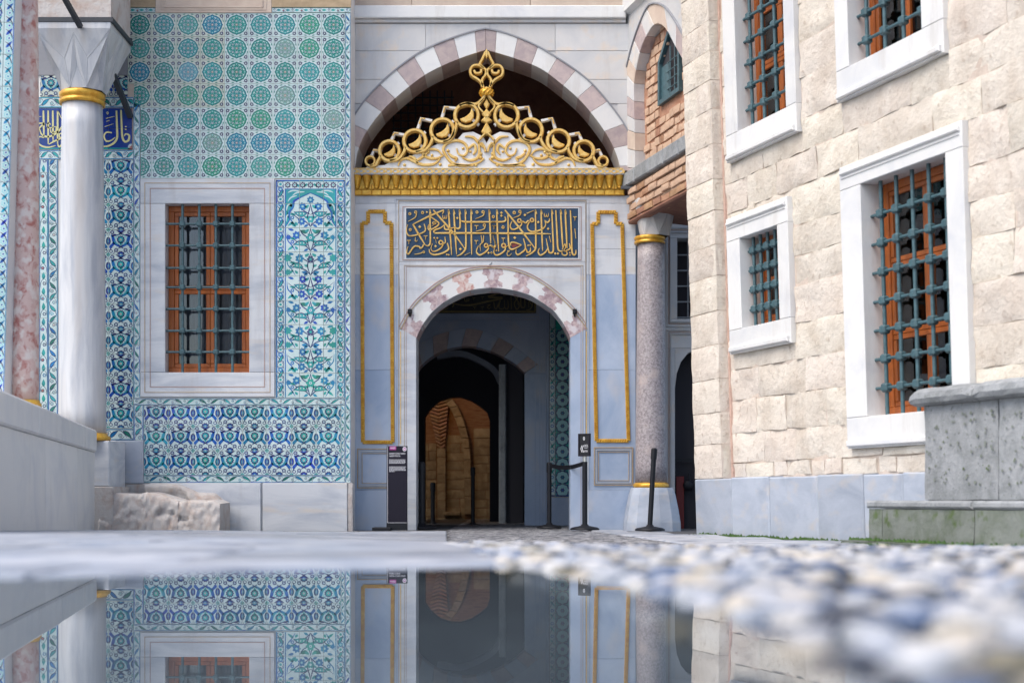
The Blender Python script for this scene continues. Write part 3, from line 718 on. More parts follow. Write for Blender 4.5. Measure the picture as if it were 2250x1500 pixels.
# --- ogival leaf tile
def ogee():
    c = Canvas()
    def half(s):
        X = lambda pts: [(s * p[0], p[1]) for p in pts]
        c.stroke(X([(0.0, 0.34), (0.15, 0.25), (0.235, 0.12), (0.17, -0.02), (0.0, -0.16)]), 0.07, 'glaze_pale', 1, 3, (0.6, 0.6))
        c.stroke(X([(0.40, 0.30), (0.33, 0.22), (0.295, 0.10), (0.255, -0.02), (0.15, -0.115), (0.03, -0.19)]), 0.125, 'glaze_blue', 2, 3, (0.2, 0.4))
        c.stroke(X([(0.26, -0.02), (0.34, -0.11), (0.42, -0.19), (0.43, -0.25)]), 0.115, 'glaze_blue', 2, 3, (0.9, 0.15))
        c.stroke(X([(0.36, 0.22), (0.27, 0.29), (0.17, 0.30)]), 0.075, 'glaze_navy', 2, 3, (0.6, 0.2))
        c.stroke(X([(0.27, 0.07), (0.225, -0.03), (0.12, -0.10)]), 0.035, 'glaze_teal', 3, 3)
        c.stroke(X([(-0.04, 0.42), (0.04, 0.345), (0.16, 0.28), (0.30, 0.24)]), 0.034, 'glaze_navy', 3, 2, (0.8, 0.5))
        c.stroke(X([(-0.06, 0.30), (0.03, 0.37), (0.12, 0.44), (0.20, 0.50)]), 0.036, 'glaze_navy', 3, 2, (0.8, 0.8))
        c.stroke(X([(-0.09, -0.10), (0.0, -0.19), (0.11, -0.26)]), 0.036, 'glaze_navy', 4, 2, (0.8, 0.6))
        for (x, y) in ((0.19, -0.32), (0.34, 0.40)):
            c.rose(s * x, y, 0.092, 'glaze_navy', 3, 9, 0.15, 36); c.circ(s * x, y, 0.040, 'glaze_white', 4, 8); c.circ(s * x, y, 0.018, 'glaze_blue', 5, 6)
        c.ring(s * 0.395, -0.365, 0.060, 0.030, 'glaze_navy', 2, 10)
        c.stroke(X([(0.455, -0.35), (0.42, -0.27), (0.33, -0.20)]), 0.028, 'glaze_navy', 2, 2)
        c.stroke(X([(0.14, -0.37), (0.12, -0.44), (0.15, -0.50)]), 0.022, 'glaze_navy', 1, 2)
        c.stroke(X([(0.26, -0.36), (0.27, -0.44), (0.35, -0.48)]), 0.022, 'glaze_navy', 1, 2)
        c.stroke(X([(0.42, 0.42), (0.455, 0.36), (0.45, 0.27)]), 0.022, 'glaze_navy', 1, 2)
        c.circ(s * 0.5, 0.04, 0.10, 'glaze_navy', 1, 12, 0.17); c.circ(s * 0.5, 0.04, 0.06, 'glaze_blue', 2, 10, 0.11); c.circ(s * 0.5, 0.04, 0.025, 'glaze_pale', 3, 8, 0.05)
        c.circ(s * 0.5, 0.5, 0.10, 'glaze_teal', 1, 4); c.circ(s * 0.5, -0.5, 0.10, 'glaze_teal', 1, 4)
    mirror(half)
    c.rose(0, 0.105, 0.172, 'glaze_navy', 3, 11, 0.10, 44); c.rose(0, 0.11, 0.125, 'glaze_teal', 4, 7, 0.14, 28); c.circ(0, 0.10, 0.050, 'glaze_pale', 5, 8); c.circ(0, 0.095, 0.026, 'glaze_red', 6, 6)
    c.poly([(-0.08, -0.01), (0, -0.15), (0.08, -0.01)], 'glaze_teal', 3)
    for y in (-0.5, 0.5): c.rose(0, y, 0.150, 'glaze_navy', 1, 10, 0.10, 40); c.circ(0, y, 0.095, 'glaze_blue', 2, 10, 0.08); c.circ(0, y, 0.04, 'glaze_pale', 3, 8)
    return c
OG = ogee()
def og_canvas(fr, cx_, cy_, wx, wy):
    a = fr.uv(cx_, cy_); b = fr.uv(cx_ + wx, cy_ - wy)
    return Canvas().paste(OG, lambda p: (a[0] + p[0] * (b[0] - a[0]), a[1] + p[1] * (b[1] - a[1])))
def og_panel(fr, xs_, ys_, wx, wy, cy0, cx0, parent, name, base='glaze_white'):
    """xs_, ys_: pixel joints; pattern centres run from (cx0, cy0) at pitch wx, wy"""
    pn = MB().rect(fr, fr.U_(xs_[0]), fr.V_(ys_[-1]), fr.U_(xs_[-1]), fr.V_(ys_[0]), -0.0155, -0.0123, 'cream_plaster').build(name, parent)
    cache = {}
    for i, (xa, xb) in enumerate(zip(xs_, xs_[1:])):
        for j, (ya, yb) in enumerate(zip(ys_, ys_[1:])):
            ccx = cx0 + wx * round(((xa + xb) / 2 - cx0) / wx); ccy = cy0 + wy * round(((ya + yb) / 2 - cy0) / wy)
            key = (round(xb - xa, 1), round(yb - ya, 1), round(ccx - xa, 1), round(ccy - ya, 1)); rect = R2(fr, xa, ya, xb, yb)
            if key in cache: me = cache[key]; o_ = fr.p((rect[0] + rect[2]) / 2, (rect[1] + rect[3]) / 2)
            else: me, o_ = tile_mesh(og_canvas(fr, ccx, ccy, wx, wy), rect, fr, base); cache[key] = me
            inst('tile', me, o_, pn)
    return pn
og_panel(T, [316 + 54.1 * i for i in range(9)], [890, 936, 989.5, 1043], 54.1, 53.4, 962.7, 343, tw, 'lower_panel')
og_panel(T, [228, 238, 293], [351] + [396 + 54.4 * i for i in range(11)], 55, 54.4, 423.2, 265.5, tw, 'side_panel')
og_panel(T, [88, 140, 195, 250, 281], [166, 213], 55, 54, 188, 112, tw, 'upper_panel', 'glaze_cream')
og_panel(T, [60, 85.5], [351] + [396 + 54.4 * i for i in range(11)], 55, 54.4, 423.2, 85, tw, 'far_side_panel')

# --- vine borders, drawn along their length and cut into tiles
def border(parent, fr, x0, y0, x1, y1, name, step=54.0, seed=0, vertical=None, edge='glaze_blue', style=0):
    a = R2(fr, x0, y0, x1, y1); r = random.Random(seed)
    vert = (y1 - y0) > (x1 - x0) if vertical is None else vertical
    Wd = (a[2] - a[0]) if vert else (a[3] - a[1]); Ln = (a[3] - a[1]) if vert else (a[2] - a[0])
    c = Canvas()
    f = (lambda s, t: (a[0] + t, a[1] + s)) if vert else (lambda s, t: (a[0] + s, a[1] + t))
    def S_(pts, w, m, l=1): c.stroke([f(*p) for p in pts], w, m, l, 3)
    e = Wd * 0.06
    for t in (e, Wd - e):
        p, q = f(0, t - e * 0.7), f(Ln, t + e * 0.7); c.rect(min(p[0], q[0]), p[1] if p[1] < q[1] else q[1], max(p[0], q[0]), max(p[1], q[1]), edge, 3)
    per = Wd * (1.75 if Wd < 0.12 else 1.15); k = 0; s = per * 0.25
    while s < Ln + per:
        h = Wd / 2; d = 1 if k % 2 else -1
        p = f(s, h - d * Wd * 0.10); cc = r.choice(['glaze_navy', 'glaze_purple', 'glaze_navy', 'glaze_blue'])
        if style == 1:
            c.rose(*p, Wd * 0.24, cc, 1, 6, 0.18, 24); c.circ(*p, Wd * 0.10, 'glaze_red' if k % 2 else 'glaze_white', 2, 8)
            c.leaf(f(s + per * 0.25, h), f(s + per * 0.75, h), Wd * 0.40, 'glaze_teal', 1)
        else:
            c.rose(*p, Wd * 0.20, cc, 1, 7, 0.16, 28); c.circ(*p, Wd * 0.115, 'glaze_white', 2, 8); c.circ(*p, Wd * 0.06, r.choice(['glaze_teal', 'glaze_red', 'glaze_teal']), 3, 6)
            c.leaf(f(s + per * 0.24, h + d * Wd * 0.28), f(s + per * 0.80, h - d * Wd * 0.30), Wd * 0.24, r.choice(['glaze_teal', 'glaze_green', 'glaze_blue', 'glaze_teal']), 2, 0.06)
            c.leaf(f(s + per * 0.18, h + d * Wd * 0.33), f(s + per * 0.86, h - d * Wd * 0.36), Wd * 0.36, 'glaze_navy', 1, 0.06)
        S_([(s - per * 0.3, h + d * Wd * 0.30), (s, h + d * Wd * 0.34), (s + per * 0.3, h + d * Wd * 0.05), (s + per * 0.5, h - d * Wd * 0.3)], Wd * 0.06, 'glaze_navy')
        S_([(s - per * 0.1, h - d * Wd * 0.38), (s + per * 0.18, h - d * Wd * 0.30), (s + per * 0.3, h - d * Wd * 0.1)], Wd * 0.05, 'glaze_navy')
        s += per; k += 1
    bp = MB().rect(fr, a[0], a[1], a[2], a[3], -0.0155, -0.0123, 'cream_plaster').build(name, parent)
    stp = step / sT; s = 0.0
    while s < Ln - 0.01:
        e2 = min(Ln, s + stp * r.uniform(0.9, 1.1))
        if Ln - e2 < stp * 0.3: e2 = Ln
        rc = (a[0], a[1] + s, a[2], a[1] + e2) if vert else (a[0] + s, a[1], a[0] + e2, a[3])
        me, o_ = tile_mesh(c, rc, fr, 'glaze_white', 0.0016); inst('tile', me, o_, bp); s = e2
border(tw, T, 758.3, 29, 770.5, 1060, 'border_strip', 54, 1)
border(tw, T, 293.3, 214, 308, 874, 'border_strip', 60, 2)
border(tw, T, 293.3, 874.5, 757.5, 889.6, 'border_strip', 50, 3)
border(tw, T, 749.2, 890, 757.8, 1043, 'border_strip', 54, 4)
border(tw, T, 316, 1043.4, 757.8, 1060, 'border_strip', 46, 5)
border(tw, T, 228, 940.5 + 1, 293, 967, 'border_strip', 54, 6)
border(tw, T, 293.3, 890, 315.6, 967, 'border_strip', 54, 7)
border(tw, T, 80, 330, 293, 350.5, 'border_strip', 54, 8)
border(tw, T, 80, 213.5, 293, 237, 'border_strip', 54, 9)
border(tw, T, 105.5, 351, 127, 967, 'border_strip', 54, 10)
border(tw, T, 86, 351, 105.2, 967, 'border_strip', 54, 12, style=1)
for (a, b, s_) in ((277, 341, 1), (598, 770, 2)):
    border(tw, T, a, 17, b, 28.4, 'green_border', 50, 13 + s_, edge='glaze_green', style=1)

# --- tall floral panel
def tall_panel():
    pn = MB().rect(T, T.U_(606), T.V_(873.5), T.U_(757.8), T.V_(395), -0.0155, -0.0123, 'cream_plaster').build('floral_panel', tw)
    c = Canvas(); q = lambda x, y: T.uv(600 + x / 3.0, 380 + y / 3.0); k = 1 / 3.0 / sT
    def St(pts, w, m, l=1):
        for s in (-1, 1): c.stroke([q(247 + s * p[0], p[1]) for p in pts], w * k * 1.5, m, l, 3)
    def Le(a, b, w, m, l=1, bend=0):
        for s in (-1, 1): c.leaf(q(247 + s * a[0], a[1]), q(247 + s * b[0], b[1]), w * k * 1.3, m, l, bend * s)
    def Ro(x, y, r, m, l=1, n=7):
        for s in ((-1, 1) if x else (1,)): c.rose(*q(247 + s * x, y), r * k * 1.3, m, l, n, 0.16, 4 * n)
    def Ci(x, y, r, m, l=1):
        for s in ((-1, 1) if x else (1,)): c.circ(*q(247 + s * x, y), r * k, m, l, 8)
    def R_(x0, y0, x1, y1, m, l=1):
        a, b = q(x0, y1), q(x1, y0); c.rect(a[0], a[1], b[0], b[1], m, l)
    # framing lines
    for (a, b, d, e) in ((20, 45, 474, 54), (20, 45, 28, 1478), (466, 45, 474, 1478)): R_(a, b, d, e, 'glaze_blue', 2)
    R_(80, 104, 415, 109, 'glaze_blue', 3); R_(78, 104, 84, 1478, 'glaze_blue', 3); R_(411, 104, 417, 1478, 'glaze_blue', 3)
    R_(28, 54, 466, 57, 'glaze_teal', 1)
    # side and top borders: rosettes and leaves
    y = 75; i = 0
    while y < 1470:
        for s in (-1, 1):
            x = 247 + s * 198
            if i % 3 == 0: c.rose(*q(x, y), 22 * k, 'glaze_purple', 2, 9, 0.12, 36); c.circ(*q(x, y), 17 * k, 'glaze_white', 3, 10); c.circ(*q(x, y), 9 * k, 'glaze_teal', 4, 8)
            elif i % 3 == 1: c.circ(*q(x, y), 15 * k, 'glaze_blue', 2, 10); c.circ(*q(x, y), 8 * k, 'glaze_pale', 3, 8)
            else:
                c.leaf(q(x - s * 18, y - 34), q(x + s * 16, y + 30), 22 * k, 'glaze_navy', 1); c.leaf(q(x - s * 14, y - 26), q(x + s * 12, y + 24), 13 * k, 'glaze_teal', 2)
            c.stroke([q(x + s * 22, y - 24), q(x + s * 8, y - 6), q(x - s * 18, y + 14), q(x - s * 22, y + 34)], 5 * k, 'glaze_navy', 1, 3)
            c.stroke([q(x - s * 24, y - 30), q(x - s * 10, y - 8), q(x + s * 20, y + 10)], 4 * k, 'glaze_blue', 1, 3)
        y += 33; i += 1
    for x in (0, 52, 104, 150): Ro(x, 80, 17, 'glaze_purple', 2, 8); Ci(x, 80, 10, 'glaze_white', 3); Ci(x, 80, 5, 'glaze_teal', 4)
    Le((20, 70), (44, 92), 12, 'glaze_teal', 2); Le((74, 92), (96, 70), 12, 'glaze_teal', 2)
    # niche head
    arch = [(0, 132), (60, 158), (108, 186), (112, 205), (118, 228), (140, 262), (138, 300), (150, 330), (164, 352)]
    for s in (-1, 1):
        c.poly([q(247 + s * p[0], p[1]) for p in arch] + [q(247 + s * 164, 110), q(247, 110)], 'glaze_teal', 1)
    St(arch, 9, 'glaze_blue', 3)
    for (a, b) in (((40, 125), (120, 150)), ((90, 150), (150, 190)), ((130, 200), (158, 250)), ((70, 120), (150, 130)), ((140, 270), (160, 320))): St([a, ((a[0] + b[0]) / 2 + 8, (a[1] + b[1]) / 2 - 8), b], 6, 'glaze_white', 2)
    # field: two alternating bouquets
    y = 150; j = 0
    Ro(0, 178, 20, 'glaze_blue', 2); Ci(0, 178, 8, 'glaze_pale', 3)
    y0 = 205
    while y0 < 1470:
        v = j % 3
        St([(0, y0 + 150), (30, y0 + 118), (80, y0 + 96), (150, y0 + 40)], 5, 'glaze_navy', 1)
        St([(0, y0 + 150), (20, y0 + 90), (8, y0 + 40), (0, y0)], 5, 'glaze_navy', 1)
        St([(0, y0 + 70), (50, y0 + 40), (70, y0 + 8)], 5, 'glaze_navy', 1)
        St([(100, y0 + 150), (125, y0 + 110), (150, y0 + 80), (156, y0 + 30)], 5, 'glaze_blue', 1)
        if v == 0:
            Le((22, y0 + 62), (112, y0 + 50), 30, 'glaze_navy', 1, -0.12); Le((26, y0 + 62), (106, y0 + 52), 23, 'glaze_teal', 2, -0.12)
            for t in (45, 65, 85): Ci(t, y0 + 64, 5, 'glaze_white', 3)
            Ro(52, y0 + 16, 22, 'glaze_blue', 2); Ci(52, y0 + 16, 8, 'glaze_pale', 3); Ro(58, y0 + 114, 22, 'glaze_blue', 2); Ci(58, y0 + 114, 8, 'glaze_pale', 3)
            Ro(0, y0 + 100, 20, 'glaze_teal', 2, 6); Ci(0, y0 + 100, 8, 'glaze_white', 3); Le((95, y0 + 150), (130, y0 + 118), 18, 'glaze_teal', 1)
        elif v == 1:
            Ro(0, y0 + 62, 25, 'glaze_teal', 2, 6); Ci(0, y0 + 62, 10, 'glaze_white', 3); Ci(0, y0 + 62, 4, 'glaze_blue', 4)
            Le((18, y0 + 112), (118, y0 + 112), 30, 'glaze_navy', 1, 0.16); Le((24, y0 + 112), (110, y0 + 112), 23, 'glaze_teal', 2, 0.16)
            for t in (45, 65, 85): Ci(t, y0 + 98, 5, 'glaze_white', 3)
            Ro(92, y0 + 46, 23, 'glaze_blue', 2); Ci(92, y0 + 46, 8, 'glaze_pale', 3); Ro(146, y0 + 60, 14, 'glaze_blue', 2); Le((20, y0 + 30), (70, y0 + 14), 20, 'glaze_green', 1)
        else:
            Ro(72, y0 + 40, 24, 'glaze_blue', 2); Ci(72, y0 + 40, 9, 'glaze_pale', 3); Le((46, y0 + 100), (140, y0 + 92), 30, 'glaze_navy', 1, 0.12); Le((52, y0 + 100), (134, y0 + 92), 23, 'glaze_teal', 2, 0.12)
            for t in (70, 90, 110): Ci(t, y0 + 86, 5, 'glaze_white', 3)
            Ro(150, y0 + 36, 22, 'glaze_teal', 2); Ro(0, y0 + 45, 20, 'glaze_navy', 2, 6); Ci(0, y0 + 45, 9, 'glaze_teal', 3); Le((20, y0 + 136), (60, y0 + 128), 18, 'glaze_blue', 1); Ro(150, y0 + 130, 18, 'glaze_teal', 2)
        for (a, b) in (((10, y0 + 6), (36, y0 + 30)), ((112, y0 + 116), (152, y0 + 146)), ((16, y0 + 136), (46, y0 + 152)), ((96, y0 + 70), (140, y0 + 66)), ((110, y0 + 14), (150, y0 + 4)), ((84, y0 + 140), (104, y0 + 118)), ((14, y0 + 92), (44, y0 + 82))): Le(a, b, 13, 'glaze_blue' if b[0] % 4 else 'glaze_teal', 1)
        Ro(120, y0 + 90, 11, 'glaze_blue', 2); Ci(120, y0 + 90, 5, 'glaze_white', 3); Ro(28, y0 + 20, 9, 'glaze_teal', 2)
        y0 += 159.5; j += 1
    ys_ = [395, 447.5] + [500.5 + 53.2 * i for i in range(7)] + [873.5]
    for xa, xb in ((606, 658), (658, 711), (711, 757.8)):
        for ya, yb in zip(ys_, ys_[1:]):
            me, o_ = tile_mesh(c, R2(T, xa, ya, xb, yb), T, 'glaze_white'); inst('tile', me, o_, pn)
tall_panel()

# --- blue lettered band behind the column
def strokes_to(mb, fr, f, lst, w0, w1, m, bulge=False):
    for pts, w in lst:
        a = fr.uv(*f(0, 0)); b = fr.uv(*f(w, 0)); ww = abs(b[0] - a[0])
        mb.ribbon(fr, [fr.uv(*f(*p)) for p in pts], ww, w0, w1, m, 5, (0.75, 0.45), bulge)
def blue_band():
    q = lambda x, y: (70 + x / 7.5, 150 + y / 7.5)
    a = R2(T, 80, 238, 290, 328.5)
    bp = MB().rect(T, a[0], a[1], a[2], a[3], -0.0155, -0.0123, 'cream_plaster').build('lettered_band', tw)
    cs = Canvas()
    e = T.uv(80, 238); 
    b_ = R2(T, 80, 325, 290, 328.5); cs.rect(*b_, 'glaze_teal', 2)
    c1 = T.uv(288, 241); 
    for (px, py) in ((289, 324), (289, 242)):
        u, v = T.uv(px, py); cs.circ(u, v, 8 / sT, 'glaze_white', 2, 12); cs.rose(u - 1 / sT, v, 5 / sT, 'glaze_red', 3, 5, 0.3, 20)
    for xa, xb in ((80, 131), (131, 185), (185, 238), (238, 290)):
        for ya, yb in ((238, 283), (283, 328.5)):
            me, o_ = tile_mesh(cs, R2(T, xa, ya, xb, yb), T, 'glaze_ink'); inst('tile', me, o_, bp)
    w = 30
    L_ = [([(190, 700), (195, 900), (200, 1150)], w), ([(270, 700), (270, 1000), (270, 1250)], w), ([(345, 700), (348, 950), (350, 1200)], w), ([(425, 700), (425, 1000), (425, 1260)], w), ([(425, 700), (515, 880)], 22),
          ([(90, 910), (210, 915), (140, 970), (80, 1090)], 26), ([(515, 935), (420, 1060), (280, 1130), (170, 1100), (130, 1010)], 30), ([(310, 930), (275, 905), (250, 945), (290, 985), (400, 960)], 22), ([(400, 960), (395, 1040), (320, 1060), (310, 990)], 22),
          ([(500, 1150), (400, 1190), (280, 1255)], 26), ([(70, 1180), (140, 1270), (260, 1305), (390, 1278)], 26), ([(425, 1250), (450, 1295), (490, 1260), (490, 1180)], 26), ([(500, 1070), (455, 1090), (460, 1140), (505, 1130)], 20), ([(80, 1190), (130, 1130), (200, 1150)], 22), ([(90, 808), (160, 795)], 12),
          ([(1395, 700), (1402, 950), (1405, 1140), (1350, 1235), (1250, 1285), (1150, 1290)], 34), ([(1470, 690), (1480, 950), (1492, 1130), (1530, 1210), (1590, 1190), (1605, 1110), (1550, 1085), (1525, 1120)], 34), ([(1320, 1065), (1230, 1060), (1190, 1120), (1225, 1200), (1300, 1195), (1375, 1140)], 26),
          ([(1220, 830), (1365, 795)], 14), ([(1200, 965), (1345, 918)], 14), ([(1230, 880), (1260, 870), (1280, 860)], 10), ([(1535, 965), (1565, 965)], 26), ([(1535, 1010), (1565, 1010)], 26), ([(1230, 740), (1245, 722), (1262, 742), (1245, 760), (1230, 742)], 10)]
    mb = MB(); strokes_to(mb, T, q, L_, 0.0003, 0.0028, 'letter_cream'); mb.build('lettering', bp)
blue_band()

# --- plaster above, marble plinth below
MB().rect(T, T.U_(40), T.V_(165.5), T.U_(280), 10.0, -0.0123, 0.004, 'grey_plaster').build('plaster_band', tw)  # grey panel stands in for the ceiling, its shade put into the colour
m_ = MB(); m_.rect(T, T.U_(277), T.V_(16.6), T.U_(342), 10, -0.0123, 0.006, 'ochre_plaster'); m_.build('plaster_band', tw)
m_ = MB(); m_.rect(T, T.U_(597), T.V_(16.6), T.U_(771), 10, -0.0123, 0.006, 'ochre_plaster'); m_.build('plaster_band', tw)
a = R2(T, 342.3, 24, 596.7, -60)
u0, v0, u1 = T.U_(342.5), T.V_(28.6), T.U_(596.5)
MB().rect(T, u0, v0, u1, 10, -0.0123, 0.010, 'cream_plaster').build('niche_frame', tw)
m_ = MB(); 
for t, w in ((0.06, 0.016), (0.11, 0.020)): outline(m_, T, u0 + t, v0 + t * 0.55, u1 - t, 9.5, 0.02, 0.008, w, 'cream_plaster')
m_.build('niche_moulding', tw)
for xa, xb in ((330, 574), (578, 764)):
    MB().rect(T, T.U_(xa), GZ - 0.1, T.U_(xb), T.V_(1060.8), -0.0123, 0.035, 'marble', 0.008).build('plinth_slab', tw)
block_mesh(T, T.U_(764.6), GZ - 0.1, T.U_(775), T.V_(1060.8), -0.0123, 0.030, 'worn_stone', 0.008, 3).build('plinth_slab', tw)
MB().rect(T, T.U_(-40), T.V_(1062), T.U_(256), T.V_(967.5), -0.0123, 0.03, 'marble', 0.008).build('plinth_slab', tw)
MB().rect(T, T.U_(256.4), T.V_(1062), T.U_(316), T.V_(968), -0.0123, 0.034, 'marble_grey', 0.008).build('plinth_slab', tw)
MB().rect(T, T.U_(-40), GZ - 0.1, T.U_(329.4), T.V_(1062.5), -0.0123, 0.025, 'worn_stone', 0.008).build('plinth_slab', tw)
# right side face of the tile wall, next to the portal
MB().add([T.p(T.U_(771), GZ - 0.1, -0.0123), T.p(T.U_(771), GZ - 0.1, -0.5), T.p(T.U_(771), 10, -0.5), T.p(T.U_(771), 10, -0.0123)], [[0, 1, 2, 3]], 'marble').build('return_face', tw) if False else None

# --- window in the tiled wall
ub = [T.U_(x) for x in (399.8, 436.8, 473.3, 509.7)]; vb = [T.V_(y) for y in (491, 538.7, 588, 630.3, 678, 726, 772.7)]
wT = window(T, tw, wo_, wi_, ub, vb, 'T', proud=0.022, deep=0.30, mould=(0.055, 0.125), panes=(2, 2), frame_w=0.075, lean_in=0.15, sash=0.055, surround='marble', knob_r=0.036, bar_r=0.018)
# curtain folds inside
mb = MB(); n_ = 44; v0, v1 = wi_[1] - 0.1, wi_[3] + 0.1; rows_ = []
for j in range(7):
    for i in range(n_ + 1):
        u = lerp(wi_[0] - 0.05, wi_[2] + 0.05, i / n_); t = j / 6
        pin = 1 - 0.25 * math.exp(-((t - 0.35) / 0.12) ** 2)
        uc = (wi_[0] + wi_[2]) / 2; half_ = 0.28 if u > uc else -0.28
        uu = uc + half_ + (u - uc - half_) * pin
        rows_.append(T.p(uu, lerp(v0, v1, t), -0.42 + 0.035 * math.sin(i * 1.35 + 0.6 * math.sin(i * 0.37)) + 0.02 * mnoise.noise(Vector((i * 0.3, j * 0.4, 0)))))
mb.add(rows_, [[j * (n_ + 1) + i, j * (n_ + 1) + i + 1, (j + 1) * (n_ + 1) + i + 1, (j + 1) * (n_ + 1) + i] for j in range(6) for i in range(n_)], 'curtain', True)
cur = mb.build('curtain'); tag(cur, 'grey folded curtain hanging behind the orange window of the tiled wall', 'curtain')

# ------------------------------------------------------------------ porch on the left: platform edge, columns, tie bars
def edgeX(Y): return -1.975 - 0.1795 * Y
E0 = Vector((edgeX(17.3), 17.3, 0)); dE = Vector((0.1795, -1, 0)).normalized()
PF = Frame(E0, dE, (0, 0, 1), (dE.y * -1 * -1, 0, 0))   # provisional normal replaced below
nE = Vector((-dE.y, dE.x, 0)).normalized()
if nE.x < 0: nE = -nE
PF = Frame(E0, dE, (0, 0, 1), nE)
vtop = PF.V_(944, 205); vtop = 0.2 + (1096 - 944) * 17.3 / FP; vbot = 0.2 + (1096 - 993) * 17.3 / FP
par = thing('porch_parapet', 'low white marble parapet wall with flat coping edging the raised porch at far left', 'parapet', PF.p(2.5, -0.2))
L_par = 9.0
MB().rect(PF, 0.02, -0.4, L_par, vbot + 0.02, -1.2, -0.02, 'marble').build('parapet_core', par)
u = 0.0; rr = random.Random(4)
for w in (1.15, 2.0, 1.5, 2.2, 2.2):
    MB().rect(PF, u + 0.003, vbot, u + w - 0.003, vtop + rr.uniform(-0.006, 0.006), -1.25, 0.03, 'marble_white', 0.02, True).build('coping_stone', par); u += w
u = 0.0
for w in (1.7, 2.4, 2.6, 2.4):
    block_mesh(PF, u + 0.003, -0.4, u + w - 0.003, vbot - 0.006, -0.05, 0.012, 'marble_white', 0.008, int(u * 10), 0.004).build('facing_slab', par); u += w

# plinth block under the marble column
pb = thing('column_plinth', 'grey marble block under the gilt-ringed column, behind the parapet end', 'plinth', (-5.2, 17.9, 0))
PB = frontal(17.60)
MB().rect(PB, PB.U_(120), PB.V_(1068), PB.U_(240), PB.V_(968), -0.72, 0, 'marble', 0.012, True).build('block', pb)
MB().rect(PB, PB.U_(120), GZ - 0.1, PB.U_(250), PB.V_(1068.5), -0.72, 0.03, 'worn_stone', 0.012, True).build('footing', pb)

# worn ledge of broken stones at the wall foot
lg = thing('worn_ledge', 'broken and eroded stone ledge at the foot of the tiled wall', 'ledge', (-4.3, 17.9, GZ))
LF = frontal(17.62)
def lump(fr, prof_top, y_bot, depth, m, name, seed, rough=0.03):
    n = 40; rows_ = 12; vs = []
    us = [lerp(prof_top[0][0], prof_top[-1][0], i / n) for i in range(n + 1)]
    for j in range(rows_ + 1):
        for i, x in enumerate(us):
            yt = pl(x, prof_top); y = lerp(y_bot, yt, j / rows_)
            u, v = fr.uv(x, y); q = Vector((u * 4 + seed, v * 4, seed)); 
            fr_ = abs(mnoise.noise(q * 1.7)) * rough * 1.5 + mnoise.noise(q * 4.1) * rough * 0.5 + mnoise.noise(q * 9) * rough * 0.3
            vs.append(fr.p(u, v, fr_ - (0.02 if j == rows_ else 0) + 0.05 * (1 - j / rows_) - (0.05 if (mnoise.noise(Vector((u * 2.2 + seed, v * 5, 7))) > 0.18 and j > rows_ * 0.4) else 0)))
    for i, x in enumerate(us):
        u, v = fr.uv(x, pl(x, prof_top)); vs.append(fr.p(u, v + 0.01, -depth))
    W_ = n + 1
    fs = [[j * W_ + i, j * W_ + i + 1, (j + 1) * W_ + i + 1, (j + 1) * W_ + i] for j in range(rows_ + 1) for i in range(n)]
    mb = MB(); mb.add(vs, fs, m, True)
    for e in (0, n):
        idx = [j * W_ + e for j in range(rows_ + 2)]; bk = fr.p(*fr.uv(us[e], y_bot), -depth)
        mb.add([vs[k] for k in idx] + [bk], [list(range(len(idx) + 1))], m)
    return mb.build(name, lg)
lump(LF, [(196, 1076), (225, 1073), (250, 1082), (300, 1086), (322, 1080)], 1172, 0.6, 'worn_stone', 'broken_stone', 1)
lump(LF, [(320, 1081), (345, 1086), (372, 1094), (392, 1100)], 1172, 0.6, 'worn_stone', 'broken_stone', 2)
lump(LF, [(391, 1101), (410, 1099), (440, 1100), (470, 1099), (484, 1106)], 1172, 0.6, 'worn_stone', 'broken_stone', 3)
lump(frontal(18.22), [(318, 1064), (345, 1062), (390, 1064), (430, 1082), (470, 1084), (488, 1100)], 1168, 0.2, 'worn_stone', 'rubble_back', 5)

# columns
def ring_profile(r, h): return [(r * 0.98, 0), (r * 1.10, 0.02 * h), (r * 1.12, 0.28 * h), (r * 1.03, 0.36 * h), (r * 1.03, 0.44 * h), (r * 1.10, 0.52 * h), (r * 1.12, 0.85 * h), (r * 1.04, 0.98 * h), (r * 0.98, h)]
def column(name, label, cx_, cy_, z0, z1, r0, r1, shaft, base_h, col_h, capital=None):
    t = thing(name, label, 'column', (cx_, cy_, z0))
    zb = z0 + base_h
    MB().lathe((cx_, cy_, z0), [(r0 * 1.16, 0), (r0 * 1.20, base_h * 0.25), (r0 * 1.18, base_h * 0.55), (r0 * 1.08, base_h * 0.75), (r0 * 1.04, base_h)], 'gold', 40).build('base_ring', t)
    n = 14; MB().lathe((cx_, cy_, 0), [(lerp(r0, r1, i / n) + 0.008 * math.sin(math.pi * i / n), lerp(zb, z1, i / n)) for i in range(n + 1)], shaft, 48).build('shaft', t)
    MB().lathe((cx_, cy_, z1), ring_profile(r1 * 1.02, col_h), 'gold', 40).build('collar_ring', t)
    return t
